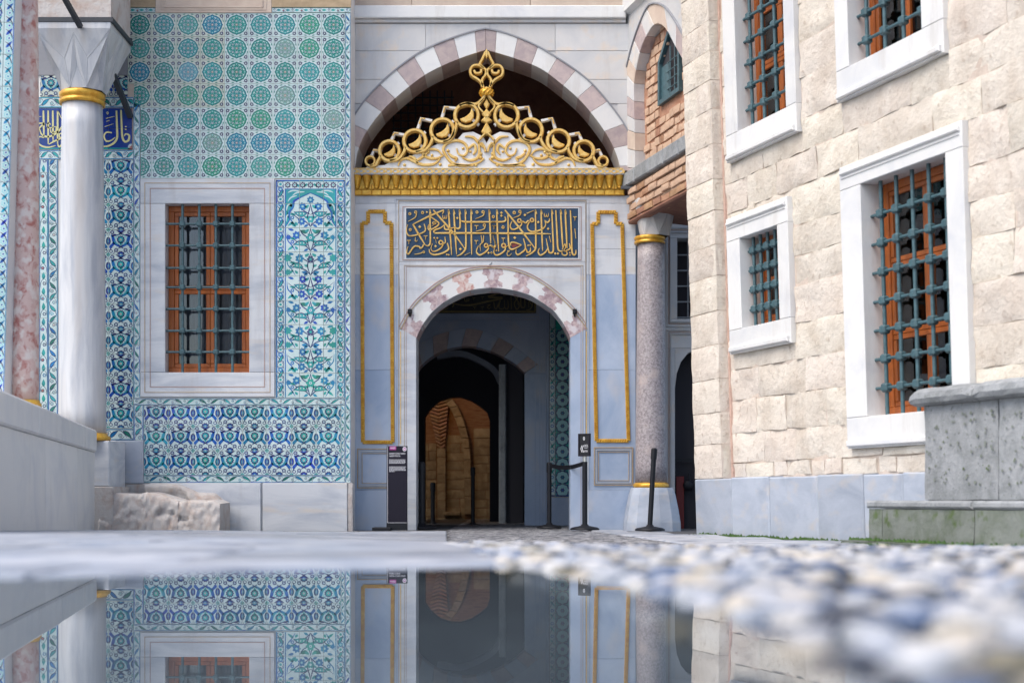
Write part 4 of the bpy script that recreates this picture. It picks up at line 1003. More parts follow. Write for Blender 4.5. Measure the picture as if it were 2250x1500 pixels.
def baklava(parent, cx_, cy_, z0, z1, r, half, m, rot=0.0, name='capital', n=8):
    """faceted lozenge capital: ring below, folded kites with raised arrises, square above"""
    vs = []; fs = []; H = z1 - z0; ridge = []
    def sq(a, h):
        c, s = math.cos(a), math.sin(a); k = h / max(abs(c), abs(s)); return c * k, s * k
    def put(a, f, z):
        x, y = sq(a, half); x, y = lerp(r * math.cos(a), x, f), lerp(r * math.sin(a), y, f)
        c, s = math.cos(rot), math.sin(rot); vs.append(Vector((cx_ + x * c - y * s, cy_ + x * s + y * c, z))); return len(vs) - 1
    st = 2 * math.pi / n; o = st / 2
    A = [put(st * k + o, 0, z0) for k in range(n)]; M_ = [put(st * k + o, 0.42, z0 + H * 0.46) for k in range(n)]
    N_ = [put(st * k + o + st / 2, 0.16, z0 + H * 0.34) for k in range(n)]; T_ = [put(st * k + o + st / 2, 0.90, z0 + H * 0.84) for k in range(n)]
    C0 = [(put(st * k + o, 1.0, z0 + H * 0.90), put(st * k + o + st / 2, 1.0, z0 + H * 0.90)) for k in range(n)]
    C1 = [(put(st * k + o, 1.0, z1), put(st * k + o + st / 2, 1.0, z1)) for k in range(n)]
    for k in range(n):
        j = (k + 1) % n
        fs += [[A[k], A[j], N_[k]], [A[k], N_[k], T_[k]], [A[k], T_[k], M_[k]], [A[j], T_[k], N_[k]], [A[j], M_[j], T_[k]]]
        fs += [[M_[k], T_[k], C0[k][1], C0[k][0]], [M_[j], C0[j][0], C0[k][1], T_[k]]]
        fs += [[C0[k][0], C0[k][1], C1[k][1], C1[k][0]], [C0[k][1], C0[j][0], C1[j][0], C1[k][1]]]
        ridge += [(A[k], M_[k]), (A[k], N_[k]), (A[j], N_[k]), (N_[k], T_[k]), (M_[k], T_[k]), (M_[j], T_[k])]
    fs.append([x for k in range(n) for x in C1[k]])
    cap = MB().add(vs, fs, m).build(name, parent)
    mb = MB()
    for a, b in ridge: mb.tube([vs[a], vs[b]], r * 0.022, m, 6)
    mb.build('arris', parent)
    return cap
CY = 17.75; sC = FP / CY; ccx = (181 - 1125) / sC
zc = lambda py: 0.2 + (1096 - py) / sC
mc = column('marble_column', 'pale grey marble column with gilt collar standing in front of the tiled wall', ccx, CY, zc(968), zc(232), 0.288, 0.245, 'marble_shaft', 0.09, (232 - 205) / sC)
baklava(mc, ccx + 0.02, CY, zc(205), zc(76), 0.272, 0.46, 'marble_shaft', 0.0)
bz0, bz1 = zc(75.5), zc(66)
MB().box((ccx - 0.47, CY - 0.47, bz0), (ccx + 0.51, CY + 0.47, bz1), 'dark_iron').build('iron_strap', mc)
MB().box((ccx - 0.43, CY - 0.44, bz1 + 0.001), (ccx + 0.48, CY + 0.44, 9.0), 'worn_stone').build('impost_block', mc)

def bar(name, label, a, b, w, h, m='dark_iron'):
    a, b = Vector(a), Vector(b); d = (b - a).normalized(); s = d.cross(Vector((0, 0, 1))).normalized(); t = s.cross(d)
    vs = [p + s * (sx * w / 2) + t * (sy * h / 2) for p in (a, b) for sx, sy in ((-1, -1), (1, -1), (1, 1), (-1, 1))]
    o = MB().add(vs, [[0, 1, 2, 3][::-1], [4, 5, 6, 7], [0, 1, 5, 4], [1, 2, 6, 5], [2, 3, 7, 6], [3, 0, 4, 7]], m).build(name)
    return tag(o, label, 'tie bar')
def at(px, py, Y): return ((px - 1125) / FP * Y, Y, 0.2 + (1096 - py) / FP * Y)
bar('tie_bar', 'dark iron tie bar running from the column capital back to the tiled wall', at(243, 150, 17.9), at(287, 258, 18.39), 0.065, 0.05)
bar('tie_bar', 'dark iron tie bar dropping from above onto the block over the marble column', at(138, -10, 16.9), at(177, 60, 17.27), 0.055, 0.05)

YC = 13.2; sk = FP / YC; pcx = (54 - 1125) / sk
zk = lambda py: 0.2 + (1096 - py) / sk
pc = column('pink_column', 'slender red and pink breccia column rising from the parapet at far left', pcx, YC, vtop, zk(-30), 0.128, 0.118, 'breccia_red', 0.075, 0.09)
pc.location.x = pcx
baklava(pc, pcx, YC, zk(-30) + 0.09, zk(-30) + 0.6, 0.13, 0.22, 'marble_shaft')

# tiled pier at the picture's left edge
PR = Frame((0, 12.9, 0), (1, 0, 0), (0.028, 0, 1), (0, -1, 0))
pr = thing('tiled_pier', 'pale blue tiled pier at the left edge of the picture beside the pink column', 'pier', PR.p(PR.U_(-60, 880), vtop))
ux1 = PR.U_(9, 876); uxe = ux1 - 0.62
MB().rect(PR, uxe, vtop - 0.02, ux1 - 0.002, 9.0, -0.55, -0.0125, 'marble_white', back=True).build('pier_core', pr)
cP = Canvas(); kk = 0.085
vv = vtop; i = 0
while vv < 5.6:
    for off, m1, m2 in ((0.045, 'glaze_pale', 'glaze_blue'), (0.145, 'glaze_blue', 'glaze_teal')):
        uu = ux1 - off
        cP.rose(uu, vv, 0.036, m1, 1, 7, 0.15, 28); cP.circ(uu, vv, 0.018, 'glaze_white', 2, 8); cP.circ(uu, vv, 0.009, m2, 3, 6)
        cP.leaf((uu - 0.03, vv + 0.03), (uu + 0.03, vv + 0.09), 0.028, m2, 1); cP.stroke([(uu + 0.03, vv), (uu + 0.01, vv + 0.05), (uu - 0.035, vv + 0.085)], 0.010, 'glaze_purple', 1, 3)
    vv += 0.115; i += 1
cP.rect(ux1 - 0.012, vtop, ux1 - 0.005, 6, 'glaze_blue', 2); cP.rect(ux1 - 0.098, vtop, ux1 - 0.092, 6, 'glaze_blue', 2)
for cidx, (ua, ub_) in enumerate(((ux1 - 0.095, ux1), (ux1 - 0.29, ux1 - 0.095))):
    va = vtop
    while va < 5.4:
        me, o_ = tile_mesh(cP, (ua, va, ub_, va + 0.29), PR, 'glaze_white'); inst('tile', me, o_, pr); va += 0.29

# ------------------------------------------------------------------ the gilded marble portal
sP = FP / YP
po = thing('marble_portal', 'tall grey marble portal with gilded cornice, crest and arched doorway', 'portal', P.p(P.U_(1083), GZ))
q_ = lambda pts: [P.uv(*p) for p in pts]
EXT = [(771, 268), (774.7, 261), (812.8, 208), (871.4, 152.5), (936, 108.5), (1018, 76), (1067, 64), (1109, 73), (1170.6, 97), (1229, 131), (1288, 173), (1332, 220), (1373, 276), (1388, 305)]
INT_L = [(1068, 111), (1012, 129), (942, 161), (886, 202), (839, 246), (804, 293), (786, 335), (780, 376)]
INT_R = [(1068, 111), (1123.6, 127), (1185, 150.5), (1229, 182), (1273, 220), (1308, 261), (1338, 305), (1356, 345), (1364, 376)]
EXT_L = [(1067, 64), (1018, 76), (936, 108.5), (871.4, 152.5), (812.8, 208), (774.7, 261), (752, 305), (738, 376)]
EXT_R = [(1067, 64), (1109, 73), (1170.6, 97), (1229, 131), (1288, 173), (1332, 220), (1373, 276), (1395, 325), (1408, 376)]
def resample(pts, n, sub=6):
    s = smooth(pts, sub); d = [0]
    for a, b in zip(s, s[1:]): d.append(d[-1] + math.hypot(b[0] - a[0], b[1] - a[1]))
    out = []
    for i in range(n + 1):
        t = d[-1] * i / n; j = max(k for k in range(len(d)) if d[k] <= t + 1e-9); j = min(j, len(d) - 2)
        f = (t - d[j]) / (d[j + 1] - d[j]); out.append((lerp(s[j][0], s[j + 1][0], f), lerp(s[j][1], s[j + 1][1], f)))
    return out
def pclamp(p): return (min(max(p[0], 772), 1397), p[1])
# voussoirs of the big arch, alternating pink and white; the keystone straddles the apex
nV = 10; ss = 4
for side, (A, B) in enumerate(((INT_L, EXT_L), (INT_R, EXT_R))):
    a = resample(A, nV * ss); b = resample(B, nV * ss); half = 0.42
    bounds = [0] + [int(round((half + k) / (nV - 0.3) * nV * ss)) for k in range(nV)] + [nV * ss]
    for k, (i0, i1) in enumerate(zip(bounds, bounds[1:])):
        i1 = min(i1, nV * ss)
        if i1 <= i0: continue
        ia, ib = [pclamp(p) for p in a[i0:i1 + 1]], [pclamp(p) for p in b[i0:i1 + 1]]
        if abs(area(ia + ib[::-1])) < 60: continue
        mm = 'pink_stone' if k % 2 == 0 else 'marble_white'
        pp = inset_px = q_(ia + ib[::-1])
        if area(pp) < 0: pp = pp[::-1]
        MB().prism(P, inset(pp, 0.0012), -0.60, 0.012, mm, 0.004).build('voussoir', po)
# fine moulding round the extrados
mb = MB(); 
for E in (EXT_L, EXT_R): mb.ribbon(P, q_([pclamp(p) for p in resample(E, 30) if 772 < p[0] < 1397]), 0.018, -0.02, 0.026, 'grey_plaster', 1)
mb.build('arch_moulding', po)
# spandrel ashlar, each block cut to the arch
def ext_y(px): return pl(px, EXT)
vl_px = [376, 300, 228, 175, 112, 52]
brk = {0: [771, 1400], 1: [771, 1400], 2: [771, 880, 1290, 1400], 3: [771, 935, 1220, 1400], 4: [771, 935, 1075, 1220, 1400]}
for r_, (yb, yt) in enumerate(zip(vl_px, vl_px[1:])):
    for xa, xb in zip(brk[r_], brk[r_][1:]):
        n_ = 30; run = []
        def flush():
            global run
            if len(run) > 1:
                poly = [P.uv(x, b) for x, b in run] + [P.uv(run[-1][0], yt + 0.5), P.uv(run[0][0], yt + 0.5)]
                if abs(area(poly)) > 0.004: MB().prism(P, poly, -0.30, random.uniform(-0.002, 0.002), 'spandrel', 0.0015).build('spandrel_block', po)
            run = []
        for i in range(n_ + 1):
            x = lerp(xa + 0.4, xb - 0.4, i / n_); b = min(yb - 0.5, ext_y(x) - 1.5)
            if b > yt + 2: run.append((x, b))
            else: flush()
        flush()
MB().prism(P, [P.uv(x, min(375, ext_y(x) - 1)) for x in [772 + 6.2 * i for i in range(101)]] + [P.uv(1392, 52), P.uv(772, 52)], -0.29, -0.012, 'spandrel').build('spandrel_backing', po)
# cornice above and wall over it
mb = MB(); mb.rect(P, P.U_(771), P.V_(51), P.U_(1375), P.V_(44), -0.3, 0.03, 'spandrel', 0.006); mb.build('cornice_fillet', po)
mb = MB(); mb.rect(P, P.U_(771), P.V_(43.6), P.U_(1375), P.V_(16), -0.3, 0.075, 'marble_white', 0.012); mb.build('cornice_band', po)
for xa, xb in ((771, 905), (905, 1165), (1165, 1400)):
    block_mesh(P, P.U_(xa) + 0.003, P.V_(15), P.U_(xb) - 0.003, P.V_(-45), -0.3, 0.03, 'cream_plaster', 0.01, xa, 0.004).build('upper_block', po)
MB().rect(P, P.U_(771), P.V_(-45.5), P.U_(1420), 10.0, -0.4, 0.02, 'cream_plaster').build('upper_wall', po)

# dark room behind the big arch, over the doorway
zf = P.V_(377)
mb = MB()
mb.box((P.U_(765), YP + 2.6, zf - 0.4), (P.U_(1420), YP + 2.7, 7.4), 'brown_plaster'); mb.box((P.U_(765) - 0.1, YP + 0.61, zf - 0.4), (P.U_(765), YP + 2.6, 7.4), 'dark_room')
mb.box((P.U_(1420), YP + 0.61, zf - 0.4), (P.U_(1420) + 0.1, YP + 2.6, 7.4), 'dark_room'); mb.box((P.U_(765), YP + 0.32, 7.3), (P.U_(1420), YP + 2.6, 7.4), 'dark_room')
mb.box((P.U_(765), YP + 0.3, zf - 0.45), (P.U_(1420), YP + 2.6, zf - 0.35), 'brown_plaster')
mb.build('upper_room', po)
mb = MB(); g0 = P.uv(835, 330); GF = frontal(YP + 2.4)
for i in range(9): mb.rect(GF, GF.U_(865 + 16 * i) - 0.01, GF.V_(340), GF.U_(865 + 16 * i) + 0.01, GF.V_(200), 0, 0.02, 'dark_iron')
for i in range(8): mb.rect(GF, GF.U_(862), GF.V_(335 - 17 * i) - 0.01, GF.U_(998), GF.V_(335 - 17 * i) + 0.01, 0.02, 0.035, 'dark_iron')
mb.build('inner_grille', po)

# marble face below the cornice: pieces round the doorway
DI = [(915.4, 740), (930, 711), (949, 686), (974, 664.7), (1001.5, 649), (1032, 637.7), (1080, 632), (1129, 637.7), (1166, 649), (1195, 666.7), (1218, 684), (1237, 709), (1253, 740)]
DE = [(880, 723), (908.7, 674), (937.7, 645), (966.7, 622), (1005, 602), (1042, 592.5), (1081, 589), (1121, 593), (1160, 605), (1199, 628), (1237, 659), (1262.5, 686), (1290, 723)]
def pslab(x0, y0, x1, y1, w0, w1, m, name='marble_slab', bev=0.004): return MB().rect(P, P.U_(x0), P.V_(y1), P.U_(x1), P.V_(y0), w0, w1, m, bev).build(name, po)
MB().prism(P, q_([(772, 431), (1396, 431), (1396, 1184), (1255, 1184), (1255, 741)] + DI[::-1][1:-1] + [(913.5, 741), (913.5, 1184), (772, 1184)]), -0.34, -0.010, 'marble').build('portal_core', po)
pslab(771, 430, 1397, 447, -0.35, 0.0, 'marble', 'lintel_band')
for (x0, x1) in ((771, 876), (1287, 1397)):
    pslab(x0, 447.4, x1, 547, -0.35, 0.0, 'marble'); pslab(x0, 547.4, x1, 603, -0.35, 0.0, 'marble'); pslab(x0, 603.4, x1, 812, -0.35, 0.0, 'marble_blue'); pslab(x0, 812.4, x1, 1076, -0.35, 0.0, 'marble_blue'); pslab(x0, 1076.4, x1, 1185, -0.35, 0.012, 'marble_blue', 'base_slab')
pslab(876.4, 447.4, 1286.6, 575, -0.35, 0.004, 'marble')
# spandrels of the doorway arch
for side in (0, 1):
    E = [p for p in resample(DE, 40) if (p[0] <= 1081 if side == 0 else p[0] >= 1081)]
    x_out = 876.4 if side == 0 else 1286.6
    E = [(min(max(p[0], 876.4), 1286.6), p[1]) for p in E]
    poly = q_(E + ([(1081, 575.4), (x_out, 575.4)] if side == 0 else [(x_out, 575.4), (1081, 575.4)]))
    MB().prism(P, poly, -0.35, 0.004, 'marble', 0.003).build('spandrel_slab', po)
# jambs
pslab(876.4, 724, 914.6, 1185, -0.50, 0.004, 'marble', 'door_jamb'); pslab(1253.4, 724, 1286.6, 1185, -0.50, 0.004, 'marble_blue', 'door_jamb')
# scalloped voussoirs
def vbound(t, sgn, k):
    i = resample(DI, 60); e = resample(DE, 60); f = t * 60; j = min(int(f), 59); f -= j
    a = (lerp(i[j][0], i[j + 1][0], f), lerp(i[j][1], i[j + 1][1], f)); b = (lerp(e[j][0], e[j + 1][0], f), lerp(e[j][1], e[j + 1][1], f))
    dx, dy = b[0] - a[0], b[1] - a[1]; L_ = math.hypot(dx, dy); nx_, ny_ = -dy / L_, dx / L_
    if nx_ < 0: nx_, ny_ = -nx_, -ny_
    out = []
    for s in range(17):
        h = s / 16; off = sgn * (6.5 * math.sin(3.0 * math.pi * h + 0.2) + 2.4 * math.sin(9 * math.pi * h)) * math.sin(math.pi * min(1, max(0, h * 1.0))) ** 0.3
        out.append((a[0] + dx * h + nx_ * off, a[1] + dy * h + ny_ * off))
    return out
ts = [0.0, 0.072, 0.165, 0.255, 0.325, 0.395, 0.463, 0.537, 0.605, 0.675, 0.745, 0.835, 0.928, 1.0]
DIr, DEr = resample(DI, 60), resample(DE, 60)
def vstraight(t):
    j = min(int(t * 60), 59); return [(lerp(DIr[j][0], DEr[j][0], h / 8), lerp(DIr[j][1], DEr[j][1], h / 8)) for h in range(9)]
prev = [(915.0 - 35 * h / 8, 742 - 20 * h / 8) for h in range(9)]
for k in range(13):
    pinkv = k % 2 == 0
    if k == 12: nxt = [(1253 + 36 * h / 8, 742 - 20 * h / 8) for h in range(9)]
    else: nxt = vbound(ts[k + 1], 1 if pinkv else -1, k)
    tA, tB = ts[k], ts[k + 1]
    inn = [DIr[j] for j in range(61) if tA + 0.012 < j / 60 < tB - 0.012]; ext = [DEr[j] for j in range(61) if tA + 0.012 < j / 60 < tB - 0.012]
    poly = [prev[-1 - i] for i in range(len(prev))] + inn + nxt + ext[::-1]
    m = 'breccia' if pinkv else 'marble_white'
    if k == 4: m = 'breccia_red'
    MB().prism(P, q_(poly), -0.50, 0.006 if pinkv else 0.005, m, 0.0).build('scalloped_voussoir', po)
    prev = nxt
for E, w in ((DE, 0.020), ):
    mb = MB(); rr_ = resample(E, 50)
    mb.ribbon(P, q_(rr_), 0.012, 0.0, 0.016, 'gold_line', 1)
    cen = [(p[0] + (p[0] - 1081) * 0.018, p[1] - 4.5) for p in rr_]; mb.ribbon(P, q_([(min(max(p[0], 877), 1286), p[1]) for p in cen]), 0.010, 0.0, 0.012, 'red_line', 1)
    mb.build('arch_line', po)
# thin gilt fillets
def fillet(boxes, t=0.007, m='gold_line', h=0.010, name='gilt_fillet'):
    for (x0, y0, x1, y1) in boxes: mb = MB(); outline(mb, P, P.U_(x0), P.V_(y1), P.U_(x1), P.V_(y0), t, 0.0, h, m); mb.build(name, po)
def vline(xs_, y0, y1, t=0.008, m='gold_line', name='gilt_fillet'):
    mb = MB()
    for x in xs_: mb.rect(P, P.U_(x) - t / 2, P.V_(y1), P.U_(x) + t / 2, P.V_(y0), 0.0, 0.011, m)
    mb.build(name, po)
fillet([(868, 436, 1293, 1300)], 0.010, 'marble', 0.014, 'frame_moulding'); fillet([(875.5, 441, 1288, 1300)], 0.006, 'gold_line', 0.012); fillet([(884.5, 454, 1277.5, 572)], 0.008, 'red_line', 0.010); fillet([(890.5, 456, 1272.5, 569.5)], 0.012, 'marble_white', 0.012, 'panel_frame')
fillet([(888, 583, 1281, 1300)], 0.006, 'gold_line', 0.010); fillet([(892.5, 586, 1276.5, 1300)], 0.004, 'red_line', 0.009)
vline([880.5, 1288.5], 728, 975, 0.010, 'gold_pale')

# gilt twisted borders of the side panels
def rope(pts, wpx, name):
    s = pts + [pts[0]]; mb = MB(); w = wpx / sP
    for a, b in zip(s, s[1:]):
        A = Vector(P.uv(*a)); B = Vector(P.uv(*b)); d = (B - A); L_ = d.length; d.normalize(); n = Vector((-d.y, d.x))
        k = max(1, int(L_ / (w * 0.62)))
        base = [A - n * w * 0.5, B - n * w * 0.5, B + n * w * 0.5, A + n * w * 0.5]
        mb.prism(P, [tuple(x) for x in base], 0, 0.012, 'gold', 0.003)
        for i in range(k):
            c = A + d * (L_ * (i + 0.5) / k); h = L_ / k * 0.42
            p = [c - d * h - n * w * 0.40, c + d * h * 0.2 - n * w * 0.40, c + d * h * 1.6 + n * w * 0.40, c + d * h * 0.4 + n * w * 0.40]
            mb.prism(P, [tuple(x) for x in p], 0.010, 0.032, 'gold', 0.006)
    mb.build(name, po)
rope([(795.5, 490), (809, 490), (809, 465), (846, 465), (846, 490), (860, 490), (863, 971), (797.5, 971)], 8.5, 'gilt_border')
rope([(1301, 492), (1314.5, 492), (1314.5, 466.5), (1353, 466.5), (1353, 492), (1367, 492), (1381, 968), (1310.5, 968)], 8.5, 'gilt_border')
fillet([(785, 985, 868, 1072), (1305, 982, 1391, 1066)], 0.012, 'gold_line', 0.016); fillet([(790, 990, 863, 1067), (1309, 987, 1387, 1061)], 0.010, 'marble', 0.020, 'panel_moulding'); fillet([(795, 995, 858, 1062), (1314, 992, 1382, 1056)], 0.008, 'gold_line', 0.012)

# small black spotlights at the arch haunches
for px in (901, 1262.5):
    o = MB().rect(P, P.U_(px - 4.5), P.V_(690), P.U_(px + 4.5), P.V_(680), 0.006, 0.075, 'black_plastic', 0.008).rect(P, P.U_(px - 2), P.V_(696), P.U_(px + 2), P.V_(690), 0.006, 0.02, 'black_plastic').build('spotlight')
    tag(o, 'small black spotlight fixed at the %s haunch of the doorway arch' % ('left' if px < 1000 else 'right'), 'spotlight', 'spotlights on the arch')

# gilded stalactite cornice
cor = MB().rect(P, P.U_(773), P.V_(430), P.U_(1372), P.V_(376), -0.30, 0.02, 'gold', 0.004).build('gilt_cornice', po)
MB().rect(P, P.U_(773), P.V_(388.5), P.U_(1369), P.V_(375), 0.02, 0.135, 'marble', 0.006, True).build('cornice_shelf', cor)
nM = 28; px0, px1 = 775.0, 1371.0; pit = (px1 - px0) / nM; wM = pit / sP
def cell_mesh():
    mb = MB(); F0 = frontal(0.0)
    def prof(u0, u1, zt, zb, w_t, w_b, m='gold', n=7, rnd=1.0):
        vs = []; rows_ = 5
        for j in range(rows_ + 1):
            t = j / rows_; z = lerp(zt, zb, t); dep = lerp(w_t, w_b, t ** 0.75); nar = lerp(1.0, 0.40, t ** 1.3)
            for i in range(n + 1):
                s = i / n * 2 - 1; uc = (u0 + u1) / 2; hu = (u1 - u0) / 2
                vs.append(F0.p(uc + hu * nar * s, z, 0.015 + dep * math.sqrt(max(0.0, 1 - 0.80 * s * s * rnd))))
        fs = [[j * (n + 1) + i, (j + 1) * (n + 1) + i, (j + 1) * (n + 1) + i + 1, j * (n + 1) + i + 1] for j in range(rows_) for i in range(n)]
        mb.add(vs, fs, m, True); mb.add([vs[rows_ * (n + 1) + i] for i in range(n + 1)] + [F0.p(u0, zb, 0.015), F0.p(u1, zb, 0.015)][::-1], [list(range(n + 3))], m)
    h = 1 / sP
    prof(-wM * 0.47, wM * 0.47, 13 * h, -11.5 * h, 0.115, 0.050)
    mb.lathe(F0.p(0, -13.5 * h, 0.055), [(0.004, -0.010), (0.019, 0.0), (0.022, 0.010), (0.014, 0.022), (0.006, 0.026)], 'gold', 10)
    mb.rect(F0, -wM * 0.47, -28 * h, wM * 0.47, -17 * h, 0.0, 0.034, 'gold', 0.006)
    for s in (-1, 1): mb.prism(F0, [(s * wM * 0.47, -3 * h), (s * wM * 0.47, -16 * h), (s * wM * 0.20, -15 * h)], 0.0, 0.045, 'gold', 0.004)
    return mb.mesh('stalactite', (0, 0, 0))
cm = cell_mesh()
for i in range(nM):
    u, v = P.uv(px0 + pit * (i + 0.5), 401.5); inst('stalactite', cm, P.p(u, v, 0.005), cor)
mb = MB()
for i in range(40):
    px = 781 + 14.9 * i
    if px > 1365: break
    c = P.uv(px, 381.6); mb.ribbon(P, [(c[0] + 0.030 * math.cos(t * 0.7854), c[1] + 0.026 * math.sin(t * 0.7854)) for t in range(9)], 0.012, 0.133, 0.142, 'gold_pale', 1)
    d = P.uv(px + 7.4, 382); mb.prism(P, [(d[0] - 0.008, d[1] - 0.03), (d[0] + 0.012, d[1]), (d[0] - 0.008, d[1] + 0.03), (d[0] - 0.02, d[1])], 0.13, 0.141, 'gold_pale')
mb.rect(P, P.U_(774), P.V_(376.2), P.U_(1368), P.V_(374.6), 0.125, 0.141, 'gold_pale')
mb.build('shelf_ornament', cor)

# gilded openwork crest
AX = 1069.5
crest = MB()
base_l = [(800, 374.5), (812, 368), (846, 366), (870, 354), (905, 346), (936, 332), (962, 320), (1000, 316), (1018, 296), (1040, 293), (1062, 304), (AX, 318)]
poly = base_l + [(2 * AX - x, y) for x, y in base_l[::-1][1:]]
CW0, CW1 = 0.02, 0.085
crest.prism(P, q_(poly), CW0, CW1, 'marble_white', 0.004, True)
cr = crest.build('crest', po)
def gold(paths, wpx, name, w0=0.03, w1=0.125, m='gold_pale', both=True, tp=(1, 0.6), sub=5):
    for s in ((-1, 1) if both else (1,)):
        mb = MB()
        for pts in paths: mb.ribbon(P, [P.uv(AX + s * (AX - x) * -1 if False else (x if s == 1 else 2 * AX - x), y) for x, y in pts], wpx / sP, w0, w1, m, sub, tp, True)
        mb.build(name, cr)
scr = [(1026, 258, 25.5), (973, 291, 25), (912.5, 314, 24), (857, 335.5, 21.5), (815, 358, 10)]
for k, (cx_, cy_, r) in enumerate(scr):
    th0 = -0.6 if k else -0.2
    pts = [(cx_ + r * math.cos(a), cy_ + r * math.sin(a)) for a in [R(40) - 2 * math.pi * i / 26 for i in range(27)]]
    gold([pts], 8.6 if k < 4 else 6, 'scroll', tp=(1, 1), sub=1)
    if k < 4:
        # inner comma leaf and short white struts through the ring
        lf = [(cx_ + 16, cy_ - 12 * r / 25), (cx_ + 12, cy_ + 2), (cx_ + 4, cy_ + 11 * r / 25), (cx_ - 10 * r / 25, cy_ + 13 * r / 25), (cx_ - 17 * r / 25, cy_ + 15 * r / 25)]
        for s in (-1, 1):
            mb = MB(); f = lambda p: P.uv(p[0] if s == 1 else 2 * AX - p[0], p[1])
            out = [(cx_ + 11, cy_ - 17), (cx_ + 15, cy_ - 6), (cx_ + 15, cy_ + 4), (cx_ + 9, cy_ + 13), (cx_ - 2, cy_ + 16), (cx_ - 12, cy_ + 13), (cx_ - 14, cy_ + 8), (cx_ - 4, cy_ + 4), (cx_ + 2, cy_ + 0), (cx_ + 8, cy_ - 6)]
            z_ = r / 25; out = [(cx_ + (x - cx_) * z_, cy_ + (y - cy_) * z_) for x, y in out]
            mb.prism(P, [f(p) for p in out], 0.035, 0.115, 'gold_pale', 0.010)
            for (a, b) in (((12, 8), (26, 20)), ((14, -12), (24, -22)), ((-16, 16), (-10, 26))): mb.ribbon(P, [f((cx_ + a[0] * z_, cy_ + a[1] * z_)), f((cx_ + b[0] * z_, cy_ + b[1] * z_))], 6 / sP, 0.03, 0.08, 'marble_white', 1)
            mb.build('scroll_leaf', cr)
# links from ring to ring
gold([[(1005, 273), (1000, 292), (990, 312), (975, 317)], [(952, 305), (948, 318), (935, 334), (915, 339)], [(892, 328), (888, 340), (876, 354), (858, 358)], [(838, 347), (832, 358), (826, 368), (815, 369)]], 8, 'scroll_link', tp=(1, 1))
gold([[(1066, 214), (1058, 226), (1046, 234), (1028, 233), (1010, 238)]], 9, 'scroll_link', tp=(0.8, 1))
# white marble stepped brackets outside the scrolls
for (pts) in ([(972, 262), (978, 239), (1004, 242)], [(919, 286), (926, 264), (950, 269)], [(861, 312), (868, 296), (890, 300)], [(818, 345), (823, 333), (840, 336)]):
    gold([pts], 8, 'bracket', 0.03, 0.085, 'marble_white', tp=(1, 1), sub=1)
    gold([[(pts[0][0] + 3, pts[0][1] - 10), pts[1], (pts[1][0] + 9, pts[1][1] + 1)]], 3.4, 'bracket_gilding', 0.08, 0.094, tp=(1, 1), sub=1)
# arabesques on the panel
ara = [[(1066, 330), (1052, 318), (1040, 306), (1022, 304)], [(1064, 352), (1050, 362), (1020, 368), (995, 362), (980, 345), (975, 330), (985, 318), (1005, 313), (1022, 320), (1028, 335), (1020, 346), (1008, 342), (1004, 330)], [(1052, 316), (1054, 340), (1048, 352), (1032, 356), (1016, 350)],
       [(975, 345), (960, 352), (940, 350), (930, 340), (945, 332), (962, 334), (972, 344)], [(968, 352), (955, 364), (930, 366), (910, 358), (896, 352), (882, 356), (876, 368)], [(920, 366), (912, 352), (900, 347)], [(985, 368), (1000, 366), (1040, 368)], [(940, 340), (925, 352), (915, 356)], [(1030, 330), (1042, 322), (1046, 334), (1040, 344)], [(985, 340), (994, 348), (1004, 352), (1000, 358)]]
gold(ara, 6.4, 'arabesque', 0.08, 0.108, tp=(0.6, 0.5))
for s in (-1, 1):
    for (x, y, r) in ((1018, 330, 3.6), (1034, 337, 3.2), (968, 365, 4), (1046, 366, 4.2), (1000, 350, 4), (942, 338, 4), (925, 364, 4), (1056, 342, 5), (1056, 350, 5), (1010, 367, 4), (985, 335, 4), (950, 345, 3.6), (890, 366, 3.6)):
        X = x if s == 1 else 2 * AX - x; u, v = P.uv(X, y); MB().lathe(P.p(u, v, 0.083), [(r / sP, 0), (r / sP * 0.8, 0.014), (r / sP * 0.3, 0.024)], 'gold_pale', 9, True, (0, -1, 0)).build('boss', cr)
# central stem and finial
gold([[(1064, 222), (1052, 238), (1062, 252)], [(1062, 252), (1068, 262)]], 5, 'stem', tp=(1, 1))
mb = MB()
for pts in ([(AX, 222), (1076, 234), (AX, 246), (1063, 234)], [(AX, 244), (1080, 256), (1074, 262), (1082, 270), (AX, 276), (1057, 270), (1065, 262), (1059, 256)], [(AX, 272), (1076, 284), (1081, 294), (AX, 302), (1058, 294), (1063, 284)]): mb.prism(P, q_(pts), 0.035, 0.115, 'gold_pale', 0.012)
mb.build('centre_leaf', cr)
gold([[(1068, 296), (1060, 304), (1053, 312)], [(1058, 318), (1064, 326), (1067, 338)]], 5.5, 'stem', tp=(1, 1))
fin = [[(1067, 120), (1060, 136), (1055, 146), (1062, 154), (1068, 160), (1067, 170), (1060, 180), (1060, 196)], [(1063, 156), (1052, 149), (1040, 150), (1034, 160), (1037, 171), (1048, 178), (1057, 186), (1063, 198)], [(1058, 158), (1056, 165), (1046, 166), (1042, 160)]]
gold(fin, 6.6, 'finial', 0.035, 0.12, tp=(1, 1))
mb = MB(); mb.prism(P, q_([(AX, 113), (1074, 123), (AX, 136), (1065, 123)]), 0.035, 0.12, 'gold_pale', 0.010); mb.prism(P, q_([(AX, 196), (1077, 199), (1077, 204), (1062, 204), (1062, 199)]), 0.035, 0.12, 'gold_pale', 0.008); mb.build('finial_tip', cr)
kx, kz = P.uv(AX, 208); mb = MB()
mb.lathe(P.p(kx, kz, 0.075), [(0.02, -0.052), (0.070, -0.040), (0.092, -0.012), (0.092, 0.016), (0.072, 0.042), (0.03, 0.052)], 'gold', 24)
